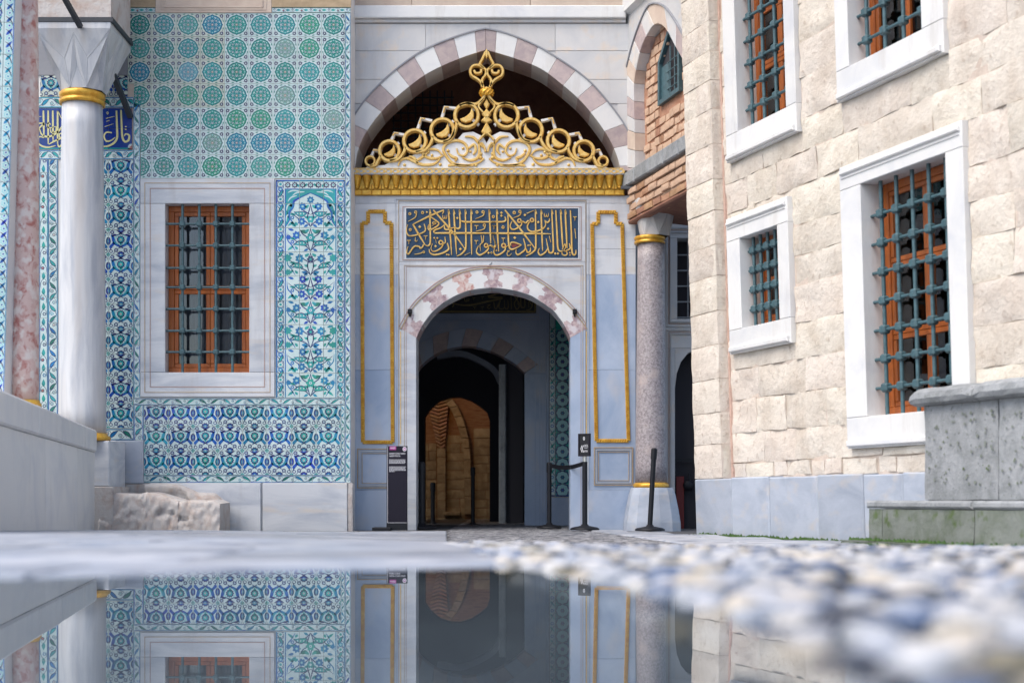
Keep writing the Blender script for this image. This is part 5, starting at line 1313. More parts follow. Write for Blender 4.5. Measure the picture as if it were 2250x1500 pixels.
for i in range(10):
    a = i * 2 * math.pi / 10; pts = []
    for t in range(6):
        f = t / 5 - 0.5; rr_ = 0.094 - 0.16 * f * f * 0.5; aa = a + f * 1.1; pts.append(P.p(kx, kz, 0.075) + Vector((rr_ * math.cos(aa), rr_ * math.sin(aa), f * 0.085)))
    mb.tube(pts, 0.010, 'gold', 6)
mb.build('knot', cr)

# inscription panel: gilt letters on dark blue
ins = MB().rect(P, P.U_(891), P.V_(569), P.U_(1271.5), P.V_(458.5), 0.003, 0.0065, 'panel_blue').build('inscription_panel', po)
qL = lambda x, y: (890 + x / 11.25, 450 + y / 11.25); qR = lambda x, y: (1080 + x / 11.25, 450 + y / 11.25)
A = 42
Ls = [([(615, 135), (622, 500), (628, 900), (610, 985), (560, 1020), (500, 1000)], A), ([(960, 135), (600, 290), (195, 490)], A), ([(960, 135), (948, 190), (920, 240)], 26), ([(195, 480), (330, 720), (505, 1010)], A + 4), ([(700, 135), (1100, 590), (1240, 760), (1480, 1090)], A + 4),
      ([(625, 300), (760, 390), (835, 460), (800, 530), (640, 620), (580, 610), (575, 540), (590, 490)], 36), ([(770, 420), (700, 430), (690, 470), (775, 460), (660, 530)], 20), ([(475, 480), (505, 590), (490, 660), (400, 710), (250, 760), (100, 770), (42, 690), (42, 580), (70, 490)], 36),
      ([(455, 980), (440, 1040), (380, 1080), (350, 1040), (240, 1030), (160, 1120), (90, 1220), (45, 1190), (50, 1110), (80, 1030)], 38), ([(235, 1230), (380, 1205), (470, 1150)], 22), ([(290, 200), (260, 310), (170, 370), (75, 420)], 24), ([(1075, 130), (1110, 620), (1155, 1245)], A), ([(1205, 130), (1240, 700), (1275, 1230)], A), ([(1345, 130), (1365, 480), (1345, 580), (1280, 590), (1240, 550)], A),
      ([(1490, 130), (1505, 700), (1505, 1040), (1470, 1140), (1380, 1230), (1280, 1270)], A), ([(1635, 130), (1640, 700), (1650, 1240)], A), ([(2080, 130), (2105, 600), (2120, 960)], A), ([(1390, 405), (1500, 430), (1900, 430), (2250, 430)], 44), ([(730, 705), (1400, 705), (2250, 708)], 48), ([(740, 705), (712, 665), (760, 620), (880, 580), (970, 500)], 38), ([(970, 490), (985, 600), (1060, 620), (1140, 590), (1240, 555)], 38),
      ([(985, 800), (1000, 920), (960, 960), (870, 980), (840, 930), (880, 890), (930, 920), (940, 990), (880, 1080), (760, 1150), (680, 1150), (645, 1080), (680, 960)], 34), ([(1045, 950), (1080, 1080), (1040, 1140), (900, 1210), (720, 1240), (620, 1190), (598, 1100)], 42), ([(755, 850), (775, 960)], 18), ([(260, 810), (255, 900), (290, 905), (305, 870)], 20), ([(1475, 1250), (1610, 1190)], 22), ([(1960, 200), (1920, 280), (1740, 355)], 24), ([(1990, 530), (1940, 610), (1750, 660)], 24),
      ([(1880, 760), (1905, 930), (1855, 1000), (1870, 1150)], 24), ([(1945, 760), (1935, 910), (1890, 960)], 22), ([(2050, 1030), (2060, 1090), (1980, 1180), (1850, 1245), (1775, 1190), (1775, 1110), (1815, 1020)], 38), ([(2050, 1030), (2120, 1010), (2180, 1050), (2235, 980), (2180, 780)], 36)]
Rs = [([(130, 135), (150, 700), (180, 1160)], A), ([(0, 425), (280, 425), (350, 380), (330, 300)], 42), ([(735, 190), (690, 270), (540, 330)], 24), ([(410, 250), (415, 700), (430, 1000), (480, 1105), (580, 1085), (745, 1000)], 42), ([(330, 135), (660, 540), (1080, 1090)], A + 4), ([(745, 1000), (560, 935), (475, 950), (480, 1020)], 34),
      ([(745, 400), (740, 500), (660, 570), (540, 620), (470, 570), (470, 490), (510, 410)], 36), ([(690, 430), (770, 420), (850, 455), (900, 400), (940, 430)], 36), ([(940, 430), (890, 520), (910, 620), (1000, 670), (1150, 650), (1280, 590), (1340, 500), (1310, 390)], 40), ([(1310, 390), (1380, 445), (1432, 400), (1430, 345)], 36), ([(870, 220), (1045, 150)], 30),
      ([(1085, 135), (1095, 700), (1095, 1040), (1060, 1140), (960, 1220), (850, 1270)], A), ([(1225, 135), (1245, 700), (1265, 1140)], A), ([(1490, 140), (1515, 700), (1530, 1110), (1490, 1190), (1425, 1180), (1400, 1080), (1350, 840)], A), ([(1395, 1080), (1330, 1180), (1210, 1250), (1160, 1190), (1160, 1140), (1185, 1080)], 38), ([(1590, 140), (1620, 700), (1640, 1060), (1690, 1150), (1760, 1140)], A), ([(1705, 140), (1740, 700), (1762, 1060)], A), ([(1820, 140), (1850, 700), (1868, 1080)], A),
      ([(1950, 140), (1975, 700), (1990, 1140), (2025, 1240), (2080, 1220), (2085, 1120)], A), ([(1750, 1110), (1810, 975), (1835, 1050), (1780, 1140)], 28), ([(1740, 1170), (1750, 1230), (1820, 1255), (1870, 1220), (1850, 1160), (1780, 1150)], 30), ([(1840, 1140), (1945, 1085), (1920, 955)], 36), ([(0, 708), (700, 715), (1465, 725)], 48), ([(345, 1040), (330, 1130), (220, 1220), (110, 1250), (60, 1180), (75, 1080)], 38), ([(350, 1050), (420, 1010)], 34), ([(0, 1010), (60, 1060), (100, 1000), (40, 770)], 38),
      ([(790, 840), (840, 1080), (740, 1190), (650, 1240), (605, 1190), (610, 1110)], 38), ([(855, 1090), (890, 1180), (955, 1155), (962, 1055)], 38), ([(390, 1145), (445, 1140), (388, 1195), (400, 1260), (460, 1250), (492, 1205)], 20), ([(1425, 775), (1465, 930)], 28), ([(2060, 600), (2085, 840)], 30)]
mk = lambda x, y: [([(x - 48, y - 14), (x - 15, y - 14), (x, y + 6), (x, y + 80)], 22), ([(x + 48, y - 14), (x + 15, y - 14), (x, y + 6)], 22)]
sh = lambda x, y: [([(x - 52, y - 40), (x - 45, y + 38), (x - 10, y + 40), (x, y - 25)], 20), ([(x, y - 25), (x + 10, y + 40), (x + 42, y + 38), (x + 55, y - 45)], 20)]
for x, y in ((510, 790), (95, 900), (1765, 535), (2200, 535), (1760, 905)): Ls += mk(x, y)
for x, y in ((2060, 320), (290, 845), (60, 535)): Rs += mk(x, y)
Ls += sh(985, 300); Rs += sh(1355, 255)
mb = MB(); W0, W1 = 0.0065, 0.022
strokes_to(mb, P, qL, Ls, W0, W1, 'gold_pale', True); strokes_to(mb, P, qR, Rs, W0, W1, 'gold_pale', True)
def ringm(f, x, y, r, w, fill=True):
    pts = [P.uv(*f(x + r * math.cos(a * math.pi / 5), y + r * 1.1 * math.sin(a * math.pi / 5))) for a in range(11)]; mb.ribbon(P, pts, w / 11.25 / sP, W0, W1, 'gold_pale', 1, (1, 1), True)
    if fill: mb.prism(P, [P.uv(*f(x + r * 0.5 * math.cos(a * math.pi / 4), y + r * 0.5 * math.sin(a * math.pi / 4))) for a in range(8)], W0, W0 + 0.001, 'letter_red')
for x, y, r in ((120, 228, 26), (265, 190, 28), (435, 200, 26), (130, 622, 24), (1780, 190, 26), (1930, 185, 28), (1962, 512, 28), (2005, 1012, 42), (465, 1172, 20)): ringm(qL, x, y, r, 24 if r < 40 else 34)
for x, y, r in ((45, 300, 26), (285, 560, 28), (560, 200, 28), (703, 175, 28), (690, 400, 42), (1000, 385, 40), (300, 1012, 46)): ringm(qR, x, y, r, 24 if r < 40 else 34)
def dia(f, x, y, r): mb.prism(P, [P.uv(*f(x + dx * r, y + dy * r)) for dx, dy in ((-1, 0), (0, -1), (1, 0), (0, 1))], W0, W1, 'gold_pale', 0.003)
for x, y, r in ((365, 550, 36), (755, 1030, 34), (1370, 1100, 36), (1293, 335, 32), (1035, 1235, 24), (1082, 1242, 24), (725, 825, 26), (802, 830, 28), (540, 190, 28), (2065, 1195, 30), (2137, 1190, 30)): dia(qL, x, y, r)
for x, y, r in ((245, 205, 34), (245, 278, 32), (825, 260, 34), (1155, 435, 34), (1400, 600, 32), (575, 820, 36), (905, 1010, 24), (952, 1005, 24), (1575, 1212, 32), (1642, 1212, 32), (1935, 1190, 22), (1940, 1245, 22), (122, 1135, 22), (0, 1195, 28)): dia(qR, x, y, r)
for f, lst in ((qL, (615, 1075, 1205, 1345, 1490, 1635, 2080)), (qR, (130, 1085, 1225, 1490, 1705, 1820))):      # flags at the heads of the tall strokes
    for x in lst: mb.prism(P, [P.uv(*f(x - 18, 150)), P.uv(*f(x + 5, 115)), P.uv(*f(x + 22, 150)), P.uv(*f(x + 44, 245)), P.uv(*f(x + 14, 225))], W0, W1, 'gold_pale', 0.002)
mb.prism(P, [P.uv(*qR(*p)) for p in ((490, 965), (560, 958), (690, 1000), (510, 1065))], W0, W0 + 0.002, 'letter_red')
mb.build('lettering', ins)

# ------------------------------------------------------------------ passage behind the doorway
sI = FP / YI
ip_ = thing('inner_portal', 'shaded blue marble inner doorway with a striped arch behind the portal', 'portal', I.p(I.U_(1035), GZ))
qi = lambda pts: [I.uv(*p) for p in pts]
II = [(905, 835), (916.5, 815), (928, 800), (953, 781), (986, 766), (1032, 760), (1082.7, 773), (1109.8, 786.6), (1133, 801), (1152, 819)]
IE = [(880, 785), (905, 763), (930, 750), (960, 736), (995, 726), (1032, 721.8), (1065, 728), (1092, 739), (1121, 755), (1150, 775), (1182, 800)]
def islab(x0, y0, x1, y1, m='marble_blue', name='marble_slab', w1=0.0, w0=-0.35): return MB().rect(I, I.U_(x0), I.V_(y1), I.U_(x1), I.V_(y0), w0, w1, m, 0.004).build(name, ip_)
ia, ie = resample(II, 36), resample(IE, 36); bnd = [0, 5, 9, 13, 17, 21, 25, 29, 33, 36]
for k, (a, b) in enumerate(zip(bnd, bnd[1:])):
    pp = qi(ia[a:b + 1] + ie[a:b + 1][::-1]); 
    if area(pp) < 0: pp = pp[::-1]
    MB().prism(I, inset(pp, 0.0015), -0.35, 0.010, 'pink_stone' if k % 2 == 0 else 'marble_blue', 0.004).build('voussoir', ip_)
top_l = [(880, 785)] + ie[1:19]; top_r = ie[18:]
MB().prism(I, qi(ie + [(1200, 800), (1200, 703), (840, 703), (840, 785)]), -0.35, 0.0, 'marble_blue', 0.0).build('spandrel_slab', ip_)
islab(1152.5, 820, 1200, 1190, 'marble_blue', 'door_jamb'); MB().prism(I, qi([(1152.5, 819.6), (1182, 800.4), (1200, 800.4), (1200, 819.6)]), -0.35, 0.0, 'marble_blue').build('springer', ip_)
islab(820, 836, 904, 1190, 'marble_blue', 'door_jamb'); islab(820, 785.5, 879, 835.6, 'marble_blue', 'springer')
islab(820, 560, 1300, 702.5, 'marble_blue', 'marble_slab', -0.004)
islab(1200.4, 703, 1206, 1190, 'marble_blue', 'marble_slab', 0.02)
islab(1206.3, 703, 1300, 1190, 'marble_blue', 'marble_slab', -0.02)
mb = MB()
for x in (1176, 1186, 1193, 1199): mb.rect(I, I.U_(x) - 0.006, I.V_(1190), I.U_(x) + 0.006, I.V_(690), 0.0, 0.012, 'marble_blue')
mb.rect(I, I.U_(820), I.V_(694), I.U_(1182), I.V_(690), 0, 0.014, 'marble_blue'); mb.rect(I, I.U_(820), I.V_(701), I.U_(1182), I.V_(698), 0, 0.010, 'marble_blue')
mb.build('frame_moulding', ip_)
# dark lettered panel
lp = MB().rect(I, I.U_(860), I.V_(688), I.U_(1178), I.V_(615), -0.004, 0.012, 'panel_black').build('lettered_panel', ip_)
qn = lambda x, y: (940 + x / 8.654, 630 + y / 8.654); w = 24
Ln = [([(640, 145), (900, 110), (1240, 60)], 30), ([(1345, 110), (1310, 65), (1280, 100), (1310, 140), (1350, 130)], 26), ([(1340, 130), (1150, 190), (1300, 205), (1415, 220), (1100, 290), (850, 345), (650, 350), (470, 315)], 34), ([(330, 315), (370, 350), (410, 330), (450, 290), (490, 350), (465, 385)], 28), ([(210, 400), (310, 320)], 22), ([(170, 462), (330, 430), (390, 395)], 16),
      ([(1255, 290), (1270, 390), (1300, 425), (1345, 330), (1380, 260), (1350, 380), (1400, 425), (1455, 390), (1455, 255)], 18), ([(1455, 380), (1490, 425), (1530, 390), (1522, 260)], 18), ([(1590, 425), (1580, 95)], 20), ([(1580, 95), (1690, 240), (1750, 340)], 20), ([(1750, 150), (1680, 250), (1645, 330), (1690, 430), (1740, 370), (1700, 310)], 20), ([(1770, 155), (1770, 360), (1800, 395), (1845, 370), (1840, 190)], 20), ([(1895, 200), (1930, 270), (1975, 350)], 18), ([(1990, 250), (1985, 360), (1940, 430), (1870, 440)], 18), ([(1920, 230), (1920, 395)], 16),
      ([(1130, 350), (1190, 340), (1130, 390), (1170, 415), (1200, 385)], 12), ([(700, 215), (705, 270), (740, 270), (745, 215)], 14), ([(745, 270), (780, 265), (780, 215)], 14), ([(1440, 100), (1445, 160), (1475, 160), (1478, 100)], 14), ([(1478, 160), (1505, 155), (1508, 100)], 14)]
for x, y in ((592, 225), (875, 205), (1040, 185), (892, 375), (1035, 375)): Ln += [([(x - 30, y), (x, y + 12), (x + 30, y)], 12), ([(x, y + 12), (x, y + 55)], 12)]
mb = MB()
for pts, ww in Ln: mb.ribbon(I, [I.uv(*qn(*p)) for p in pts], ww / 8.654 / sI, 0.012, 0.020, 'olive_gold', 4, (0.8, 0.6))
mb.rect(I, I.U_(862), I.V_(687), I.U_(1176), I.V_(683), 0.012, 0.018, 'olive_gold'); mb.rect(I, I.U_(1174), I.V_(683), I.U_(1178), I.V_(620), 0.012, 0.018, 'olive_gold')
mb.build('lettering', lp)
# tile strip with octagons
strip = MB().rect(I, I.U_(1206.5), I.V_(1092), I.U_(1275), I.V_(660), -0.025, -0.0135, 'cream_plaster').build('octagon_strip', ip_)
c = Canvas(); ki = 1 / sI; yy_ = 738.0; IT = Frame(I.O, I.U, I.V, I.N); i = 0
while yy_ < 1095:
    u, v = I.uv(1236, yy_); r = 13.4 * ki
    c.circ(u, v, 16.3 * ki, 'glaze_navy', 1, 8); c.rose(u, v, 13.6 * ki, 'glaze_pale', 2, 8, 0.06, 32); c.rose(u, v, 5.2 * ki, 'glaze_navy', 3, 6, 0.16, 24); c.circ(u, v, 1.8 * ki, 'glaze_blue', 4, 6)
    for s in (-1, 1): c.poly([(u + s * 20 * ki, v + 14 * ki), (u + s * 13 * ki, v + 14 * ki), (u + s * 20 * ki, v + 23 * ki)], 'glaze_pale', 2)
    u2, v2 = I.uv(1213.5, yy_); 
    c.rose(u2, v2, 4.8 * ki, 'glaze_blue', 2, 6, 0.2, 24); c.circ(u2, v2, 2 * ki, 'glaze_white', 3, 6); c.leaf((u2 - 4 * ki, v2 + 7 * ki), (u2 + 5 * ki, v2 + 19 * ki), 5 * ki, 'glaze_teal', 2); c.stroke([(u2 + 5 * ki, v2 + 4 * ki), (u2, v2 + 12 * ki), (u2 - 5 * ki, v2 + 22 * ki)], 1.6 * ki, 'glaze_navy', 2, 3)
    yy_ += 28.2; i += 1
c.rect(*R2(I, 1206.5, 600, 1208, 1095), 'glaze_navy', 4); c.rect(*R2(I, 1219, 600, 1221, 1095), 'glaze_navy', 4)
c.poly([I.uv(1206.5, 1090), I.uv(1275, 1090), I.uv(1275, 1087), I.uv(1206.5, 1087)], 'glaze_navy', 4)
ya = 668.0
while ya < 1090:
    yb = min(1091.0, ya + 56.4)
    for xa, xb in ((1206.5, 1220), (1220, 1275)):
        me, o_ = tile_mesh(c, R2(I, xa, ya, xb, yb), I, 'glaze_teal' if xa > 1210 else 'glaze_white', 0.0016, 0.012); inst('tile', me, o_, strip)
    ya = yb
# porch between the two doorways: side walls and ceiling
pv = MB(); xl, xr = P.U_(860), P.U_(1310); zt = I.V_(612)
pv.box((xl - 0.2, YP + 0.352, GZ - 0.2), (xl, YI, zt + 0.3), 'grey_plaster'); pv.box((xr, YP + 0.352, GZ - 0.2), (xr + 0.2, YI, zt + 0.3), 'grey_plaster'); pv.box((xl, YP + 0.352, zt), (xr, YI + 0.3, zt + 0.2), 'grey_plaster')
pv.build('passage_lining', ip_)

# vestibule and lamp-lit room beyond
vb_ = thing('vestibule', 'dark vestibule seen through the inner doorway with a grey stone pillar edge', 'room', (-0.6, 22.5, -0.35))
YV = 26.2; V_ = frontal(YV); zb = -0.5; x0, x1 = -3.2, 2.4
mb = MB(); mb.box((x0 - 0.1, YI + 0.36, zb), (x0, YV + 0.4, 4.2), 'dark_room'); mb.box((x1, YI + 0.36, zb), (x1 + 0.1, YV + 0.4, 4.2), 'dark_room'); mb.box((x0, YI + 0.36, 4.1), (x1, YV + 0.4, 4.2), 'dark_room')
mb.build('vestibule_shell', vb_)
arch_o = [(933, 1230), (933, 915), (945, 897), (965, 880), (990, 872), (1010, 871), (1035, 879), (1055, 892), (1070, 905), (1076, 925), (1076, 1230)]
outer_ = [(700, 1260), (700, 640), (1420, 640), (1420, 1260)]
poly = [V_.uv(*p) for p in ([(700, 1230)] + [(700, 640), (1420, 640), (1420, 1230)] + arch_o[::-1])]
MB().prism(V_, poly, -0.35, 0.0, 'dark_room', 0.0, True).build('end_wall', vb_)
K = frontal(24.4); MB().rect(K, K.U_(1096), zb, K.U_(1112), K.V_(800), -0.25, 0.0, 'grey_stone', 0.02, True).build('pillar', vb_)
MB().rect(K, K.U_(1113), zb, K.U_(1150), K.V_(790), -0.1, -0.06, 'dark_room', 0.01, True).build('door_leaf', vb_)
MB().box((x0, YI + 0.05, zb - 0.1), (x1, 31.0, GZ - 0.06), 'room_stone').build('floor', vb_)
# curved rib on the vestibule ceiling
mb = MB(); VR = frontal(25.0); mb.ribbon(VR, [VR.uv(*p) for p in ((960, 782), (1010, 776), (1050, 790), (1085, 812), (1100, 840))], 0.10, -0.2, 0.0, 'grey_plaster', 4); mb.build('ceiling_rib', vb_)

far = thing('lamplit_room', 'warm lamp-lit brick and stone room with pointed wall arches seen deep through the doorway', 'room', (-1.2, 27.5, -0.3))
YB = 29.2; B = frontal(YB); qb = lambda pts: [B.uv(*p) for p in pts]
mb = MB(); mb.rect(B, B.U_(700), -0.4, B.U_(1250), 5.0, -0.4, -0.16, 'room_brick'); mb.build('back_wall', far)
mb = MB(); mb.box((B.U_(700) - 0.1, YV + 0.36, -0.4), (B.U_(700), YB + 0.2, 5.0), 'room_brick'); mb.box((B.U_(1250), YV + 0.36, -0.4), (B.U_(1250) + 0.1, YB + 0.2, 5.0), 'room_brick'); mb.box((B.U_(700), YV + 0.36, 4.9), (B.U_(1250), YB + 0.2, 5.0), 'room_brick'); mb.build('side_walls', far)
# coursed stones in the lower wall
r = random.Random(6)
for (xa, xb) in ((900, 958), (980, 1022), (1040, 1090)):
    y = 1155.0
    while y > (985 if xa < 950 else 960):
        h = r.uniform(18, 22); x = xa
        while x < xb - 2:
            x2 = min(xb, x + r.uniform(26, 44))
            if xb - x2 < 10: x2 = xb
            block_mesh(B, B.U_(x) + 0.006, B.V_(y) + 0.006, B.U_(x2) - 0.006, B.V_(y - h) - 0.006, -0.17, -0.11 if xa != 980 else -0.14, 'room_stone', 0.012, int(x * 7 + y), 0.008).build('stone_block', far); x = x2
        y -= h
# stone arch ring and herringbone pilaster
ringc = [(1036, 1130), (1036, 1090), (1036, 1050), (1035, 1010), (1033, 985), (1030, 962), (1024, 938), (1016, 914), (1006, 892), (994, 876), (975, 862)]
inn_ = [(1021, 1130), (1020, 1090), (1020, 1050), (1019, 1010), (1018, 985), (1013, 962), (1006, 938), (998, 916), (988, 896), (978, 885), (962, 876)]
for k in range(len(ringc) - 1):
    pp = qb([inn_[k], ringc[k], ringc[k + 1], inn_[k + 1]])
    if area(pp) < 0: pp = pp[::-1]
    MB().prism(B, inset(pp, 0.005), -0.16, 0.03 - 0.004 * (k % 3), 'room_stone', 0.012).build('arch_stone', far)
for k in range(9):
    ya_, yb2 = 1155 - 19 * k, 1155 - 19 * (k + 1)
    block_mesh(B, B.U_(960) + 0.004, B.V_(ya_) + 0.004, B.U_(979) - 0.004, B.V_(yb2) - 0.004, -0.16, 0.0, 'room_stone', 0.012, 40 + k, 0.006).build('pilaster_stone', far)
for k in range(14):
    yc = 980 - 8.2 * k; wd = 9 + k * 1.25; cx_ = 969 - 0.6 * k
    for s in (-1, 1):
        pp = qb([(cx_, yc + 6), (cx_, yc + 0.5), (cx_ + s * wd, yc - 6), (cx_ + s * wd, yc - 0.8)])
        MB().prism(B, pp, -0.16, 0.0, 'brick', 0.006).build('herringbone_brick', far)
MB().rect(B, B.U_(975), B.V_(1132), B.U_(1012), B.V_(1124), -0.16, 0.12, 'room_stone', 0.01).build('ledge', far)
# lantern that lights the room
ln = thing('hanging_lantern', 'lit brass lantern hanging in the room beyond the vestibule', 'lantern', (-1.75, 27.2, 2.75))
MB().lathe((-1.75, 27.2, 2.75), [(0.03, 0), (0.11, 0.04), (0.13, 0.05), (0.13, 0.07), (0.02, 0.07)], 'gold', 16).build('base', ln)
m = bpy.data.materials.new('lamp_glow'); m.use_nodes = True; MAT['lamp_glow'] = m; b_ = m.node_tree.nodes['Principled BSDF']; b_.inputs['Emission Color'].default_value = (1, 0.5, 0.14, 1); b_.inputs['Emission Strength'].default_value = 6
MB().lathe((-1.75, 27.2, 2.82), [(0.05, 0), (0.075, 0.06), (0.06, 0.14), (0.02, 0.18)], 'lamp_glow', 14).build('bulb', ln)
MB().lathe((-1.75, 27.2, 3.02), [(0.14, 0), (0.10, 0.06), (0.02, 0.12)], 'gold', 16).build('cap', ln)
MB().tube([(-1.75, 27.2, 3.1), (-1.75, 27.2, 4.9)], 0.008, 'dark_iron', 6).build('chain', ln)
ld = bpy.data.lights.new('lantern_light', 'POINT'); ld.energy = 15; ld.color = (1.0, 0.55, 0.14); ld.shadow_soft_size = 0.12
lo = bpy.data.objects.new('lantern_light', ld); COL.objects.link(lo); place(lo, (-1.75, 27.2, 2.6), ln)

# ------------------------------------------------------------------ right bay: column, brick infill wall over it, side doorway
gc_Y = 18.62; sG = FP / gc_Y; gx = (1427.5 - 1125) / sG; zg = lambda py: 0.2 + (1096 - py) / sG
gc = thing('granite_column', 'speckled pinkish grey granite column with gilt rings right of the portal', 'column', (gx, gc_Y, GZ))
n = 14; MB().lathe((gx + 0.018, gc_Y, 0), [(lerp(0.208, 0.176, i / n), lerp(zg(1060), zg(537), i / n)) for i in range(n + 1)], 'granite', 48).build('shaft', gc)
MB().lathe((gx, gc_Y, zg(537)), ring_profile(0.182, (537 - 520) / sG), 'gold', 40).build('collar_ring', gc)
MB().lathe((gx + 0.018, gc_Y, zg(1071)), [(0.225, 0), (0.238, 0.02), (0.232, 0.045), (0.214, 0.065)], 'gold', 40).build('base_ring', gc)
prof = [(0.375, -0.02), (0.37, 0.10), (0.345, 0.26), (0.305, 0.46), (0.285, 0.52), (0.27, zg(1071) - GZ)]
vs = []; 
for r_, z in prof:
    for k in range(16):
        a = 2 * math.pi * (k + 0.5) / 16; c_, s_ = math.cos(a), math.sin(a); f = 1 / max(abs(c_), abs(s_)); f = lerp(1, f, 0.55); vs.append((gx + 0.03 + r_ * f * c_, gc_Y + r_ * f * s_, GZ + z))
MB().add(vs, [[j * 16 + k, j * 16 + (k + 1) % 16, (j + 1) * 16 + (k + 1) % 16, (j + 1) * 16 + k] for j in range(5) for k in range(16)] + [[80 + k for k in range(16)]], 'marble_grey', False).build('flared_base', gc)
baklava(gc, gx + 0.07, gc_Y, zg(520), zg(442), 0.19, 0.27, 'spandrel', 0.15, n=6)
o = bar('tie_bar', 'short dark iron tie bar between the gilt cornice and the brick bay', at(1366, 412.5, 18.74), at(1408, 412.5, 18.6), 0.05, 0.035)

sw = thing('brick_bay_wall', 'projecting bay wall with a pointed stone arch filled with pink brick above the granite column', 'wall', S.p(0.9, 3.6))
qs = lambda pts: [S.uv(*p) for p in pts]
UE = S.U_(1512, 200) + 0.5
zsoff = S.V_(470, 1409)
MB().rect(S, -0.02, S.V_(398, 1395), UE, 10.0, -0.55, -0.14, 'brick', 0, True).build('infill_core', sw)  # darker core colour paints the shadow lines between the brick courses
# arch stones
ae = [(1366, 400), (1368, 300), (1372, 192), (1386, 120), (1404, 62), (1424, 17), (1440, 7), (1462, 14), (1485, 44), (1508, 84)]
ai = [(1396, 400), (1396, 300), (1394, 192), (1402, 140), (1411, 104), (1424, 76), (1438, 56), (1452, 54), (1468, 69), (1482, 97), (1506, 140)]
AE, AI = resample(ae, 48), resample(ai, 48); nb = 13
for k in range(nb):
    a, b = int(48 * k / nb), int(48 * (k + 1) / nb)
    pp = qs(AI[a:b + 1] + AE[a:b + 1][::-1])
    if area(pp) < 0: pp = pp[::-1]
    MB().prism(S, inset(pp, 0.003), -0.16, 0.012, 'spandrel' if k % 2 else 'pink_stone' if k % 4 == 0 else 'cream_plaster', 0.006).build('arch_stone', sw)
mb = MB(); mb.ribbon(S, qs(AE), 0.02, -0.02, 0.03, 'grey_plaster', 1); mb.build('arch_moulding', sw)
# plain wall outside the arch
poly = qs(AE) + [(UE, S.V_(84, 1508)), (UE, 9.9), (-0.05, 9.9), (-0.05, S.V_(400, 1366))]
MB().prism(S, poly, -0.15, 0.0, 'spandrel').build('arch_spandrel', sw)
MB().add([S.p(-0.05, S.V_(30, 1385), 0.0), S.p(UE, S.V_(30, 1385), 0), S.p(UE, S.V_(30, 1385) + 0.03, 0.08), S.p(UE, S.V_(30, 1385) + 0.2, 0.08), S.p(-0.05, S.V_(30, 1385) + 0.2, 0.08), S.p(-0.05, S.V_(30, 1385) + 0.03, 0.08)], [[0, 1, 2, 5], [5, 2, 3, 4]], 'marble_white').build('cornice_band', sw)
# brick courses of the infill, each brick its own piece
wpoly = [(1431, 115), (1452, 64), (1471, 80), (1477.5, 195), (1436, 232)]
wq = qs(wpoly); wu0, wu1 = min(p[0] for p in wq), max(p[0] for p in wq); wv0, wv1 = min(p[1] for p in wq), max(p[1] for p in wq)
AIuv = qs(AI)
vb0 = S.V_(374, 1400); rb = random.Random(9); v = vb0; row = 0
def in_arch(u, v):                                   # under the intrados
    c_ = False; pg = AIuv + [(UE, AIuv[-1][1]), (UE, vb0 - 1), (AIuv[0][0], vb0 - 1)]; n_ = len(pg)
    for i in range(n_):
        a, b = pg[i], pg[(i + 1) % n_]
        if (a[1] > v) != (b[1] > v) and u < (b[0] - a[0]) * (v - a[1]) / (b[1] - a[1]) + a[0]: c_ = not c_
    return c_
while v < S.V_(60, 1440):
    u = 0.05 + (row % 2) * 0.15
    while u < UE:
        L_ = rb.uniform(0.12, 0.20); h = 0.090
        um, vm = u + L_ / 2, v + 0.03
        if in_arch(u + 0.01, vm) and in_arch(u + L_ - 0.03, vm) and not (wu0 - 0.02 < u + L_ and u < wu1 + 0.02 and wv0 - 0.08 < vm < wv1 - 0.30 + max(0, 0.30 - abs(um - (wu0 + wu1) / 2))):
            block_mesh(S, u, v, u + L_ - 0.012, v + h + rb.uniform(-0.010, 0.010), -0.16, -0.108 + rb.uniform(-0.010, 0.008), 'brick' if rb.random() < 0.12 else 'brick_mortar', 0.014, row * 31 + int(u * 10), 0.010).build('brick', sw)
        u += L_
    v += 0.118; row += 1
# window with teal frame
tp_ = wq; cw_ = [sum(p[0] for p in tp_) / 5, sum(p[1] for p in tp_) / 5]
apex_u = (wu0 + wu1) / 2
wp = [(wu0, wv0 + 0.02), (wu1, wv0 + 0.02), (wu1, wv1 - 0.32), (apex_u, wv1 + 0.02), (wu0, wv1 - 0.32)]
wi2 = inset(wp, 0.055); n5 = 5
mb = MB()
vs = [S.p(*p, -0.085) for p in wp] + [S.p(*p, -0.085) for p in wi2] + [S.p(*p, -0.139) for p in wp] + [S.p(*p, -0.136) for p in wi2]
mb.add(vs, [[i, (i + 1) % 5, 5 + (i + 1) % 5, 5 + i] for i in range(5)] + [[5 + i, 5 + (i + 1) % 5, 15 + (i + 1) % 5, 15 + i] for i in range(5)] + [[10 + i, 10 + (i + 1) % 5, (i + 1) % 5, i] for i in range(5)], 'iron')
bw = mb.build('window', sw)
MB().add([S.p(*p, -0.1355) for p in wi2], [[0, 1, 2, 3, 4]], 'dark_room').build('dark_sheet', bw)  # flat near-black sheet, the gloom behind the window put in as colour
mb = MB(); mb.rect(S, wi2[0][0], wi2[0][1], lerp(wi2[0][0], wi2[1][0], 0.42), wi2[2][1] - 0.05, -0.135, -0.115, 'iron', 0.006, True); mb.build('casement', bw)
for f in (0.55, 0.80):
    u = lerp(wi2[0][0], wi2[1][0], f); MB().tube([S.p(u, wi2[0][1], -0.105), S.p(u, wi2[2][1] + 0.12, -0.105)], 0.010, 'iron', 6).build('bar', bw)
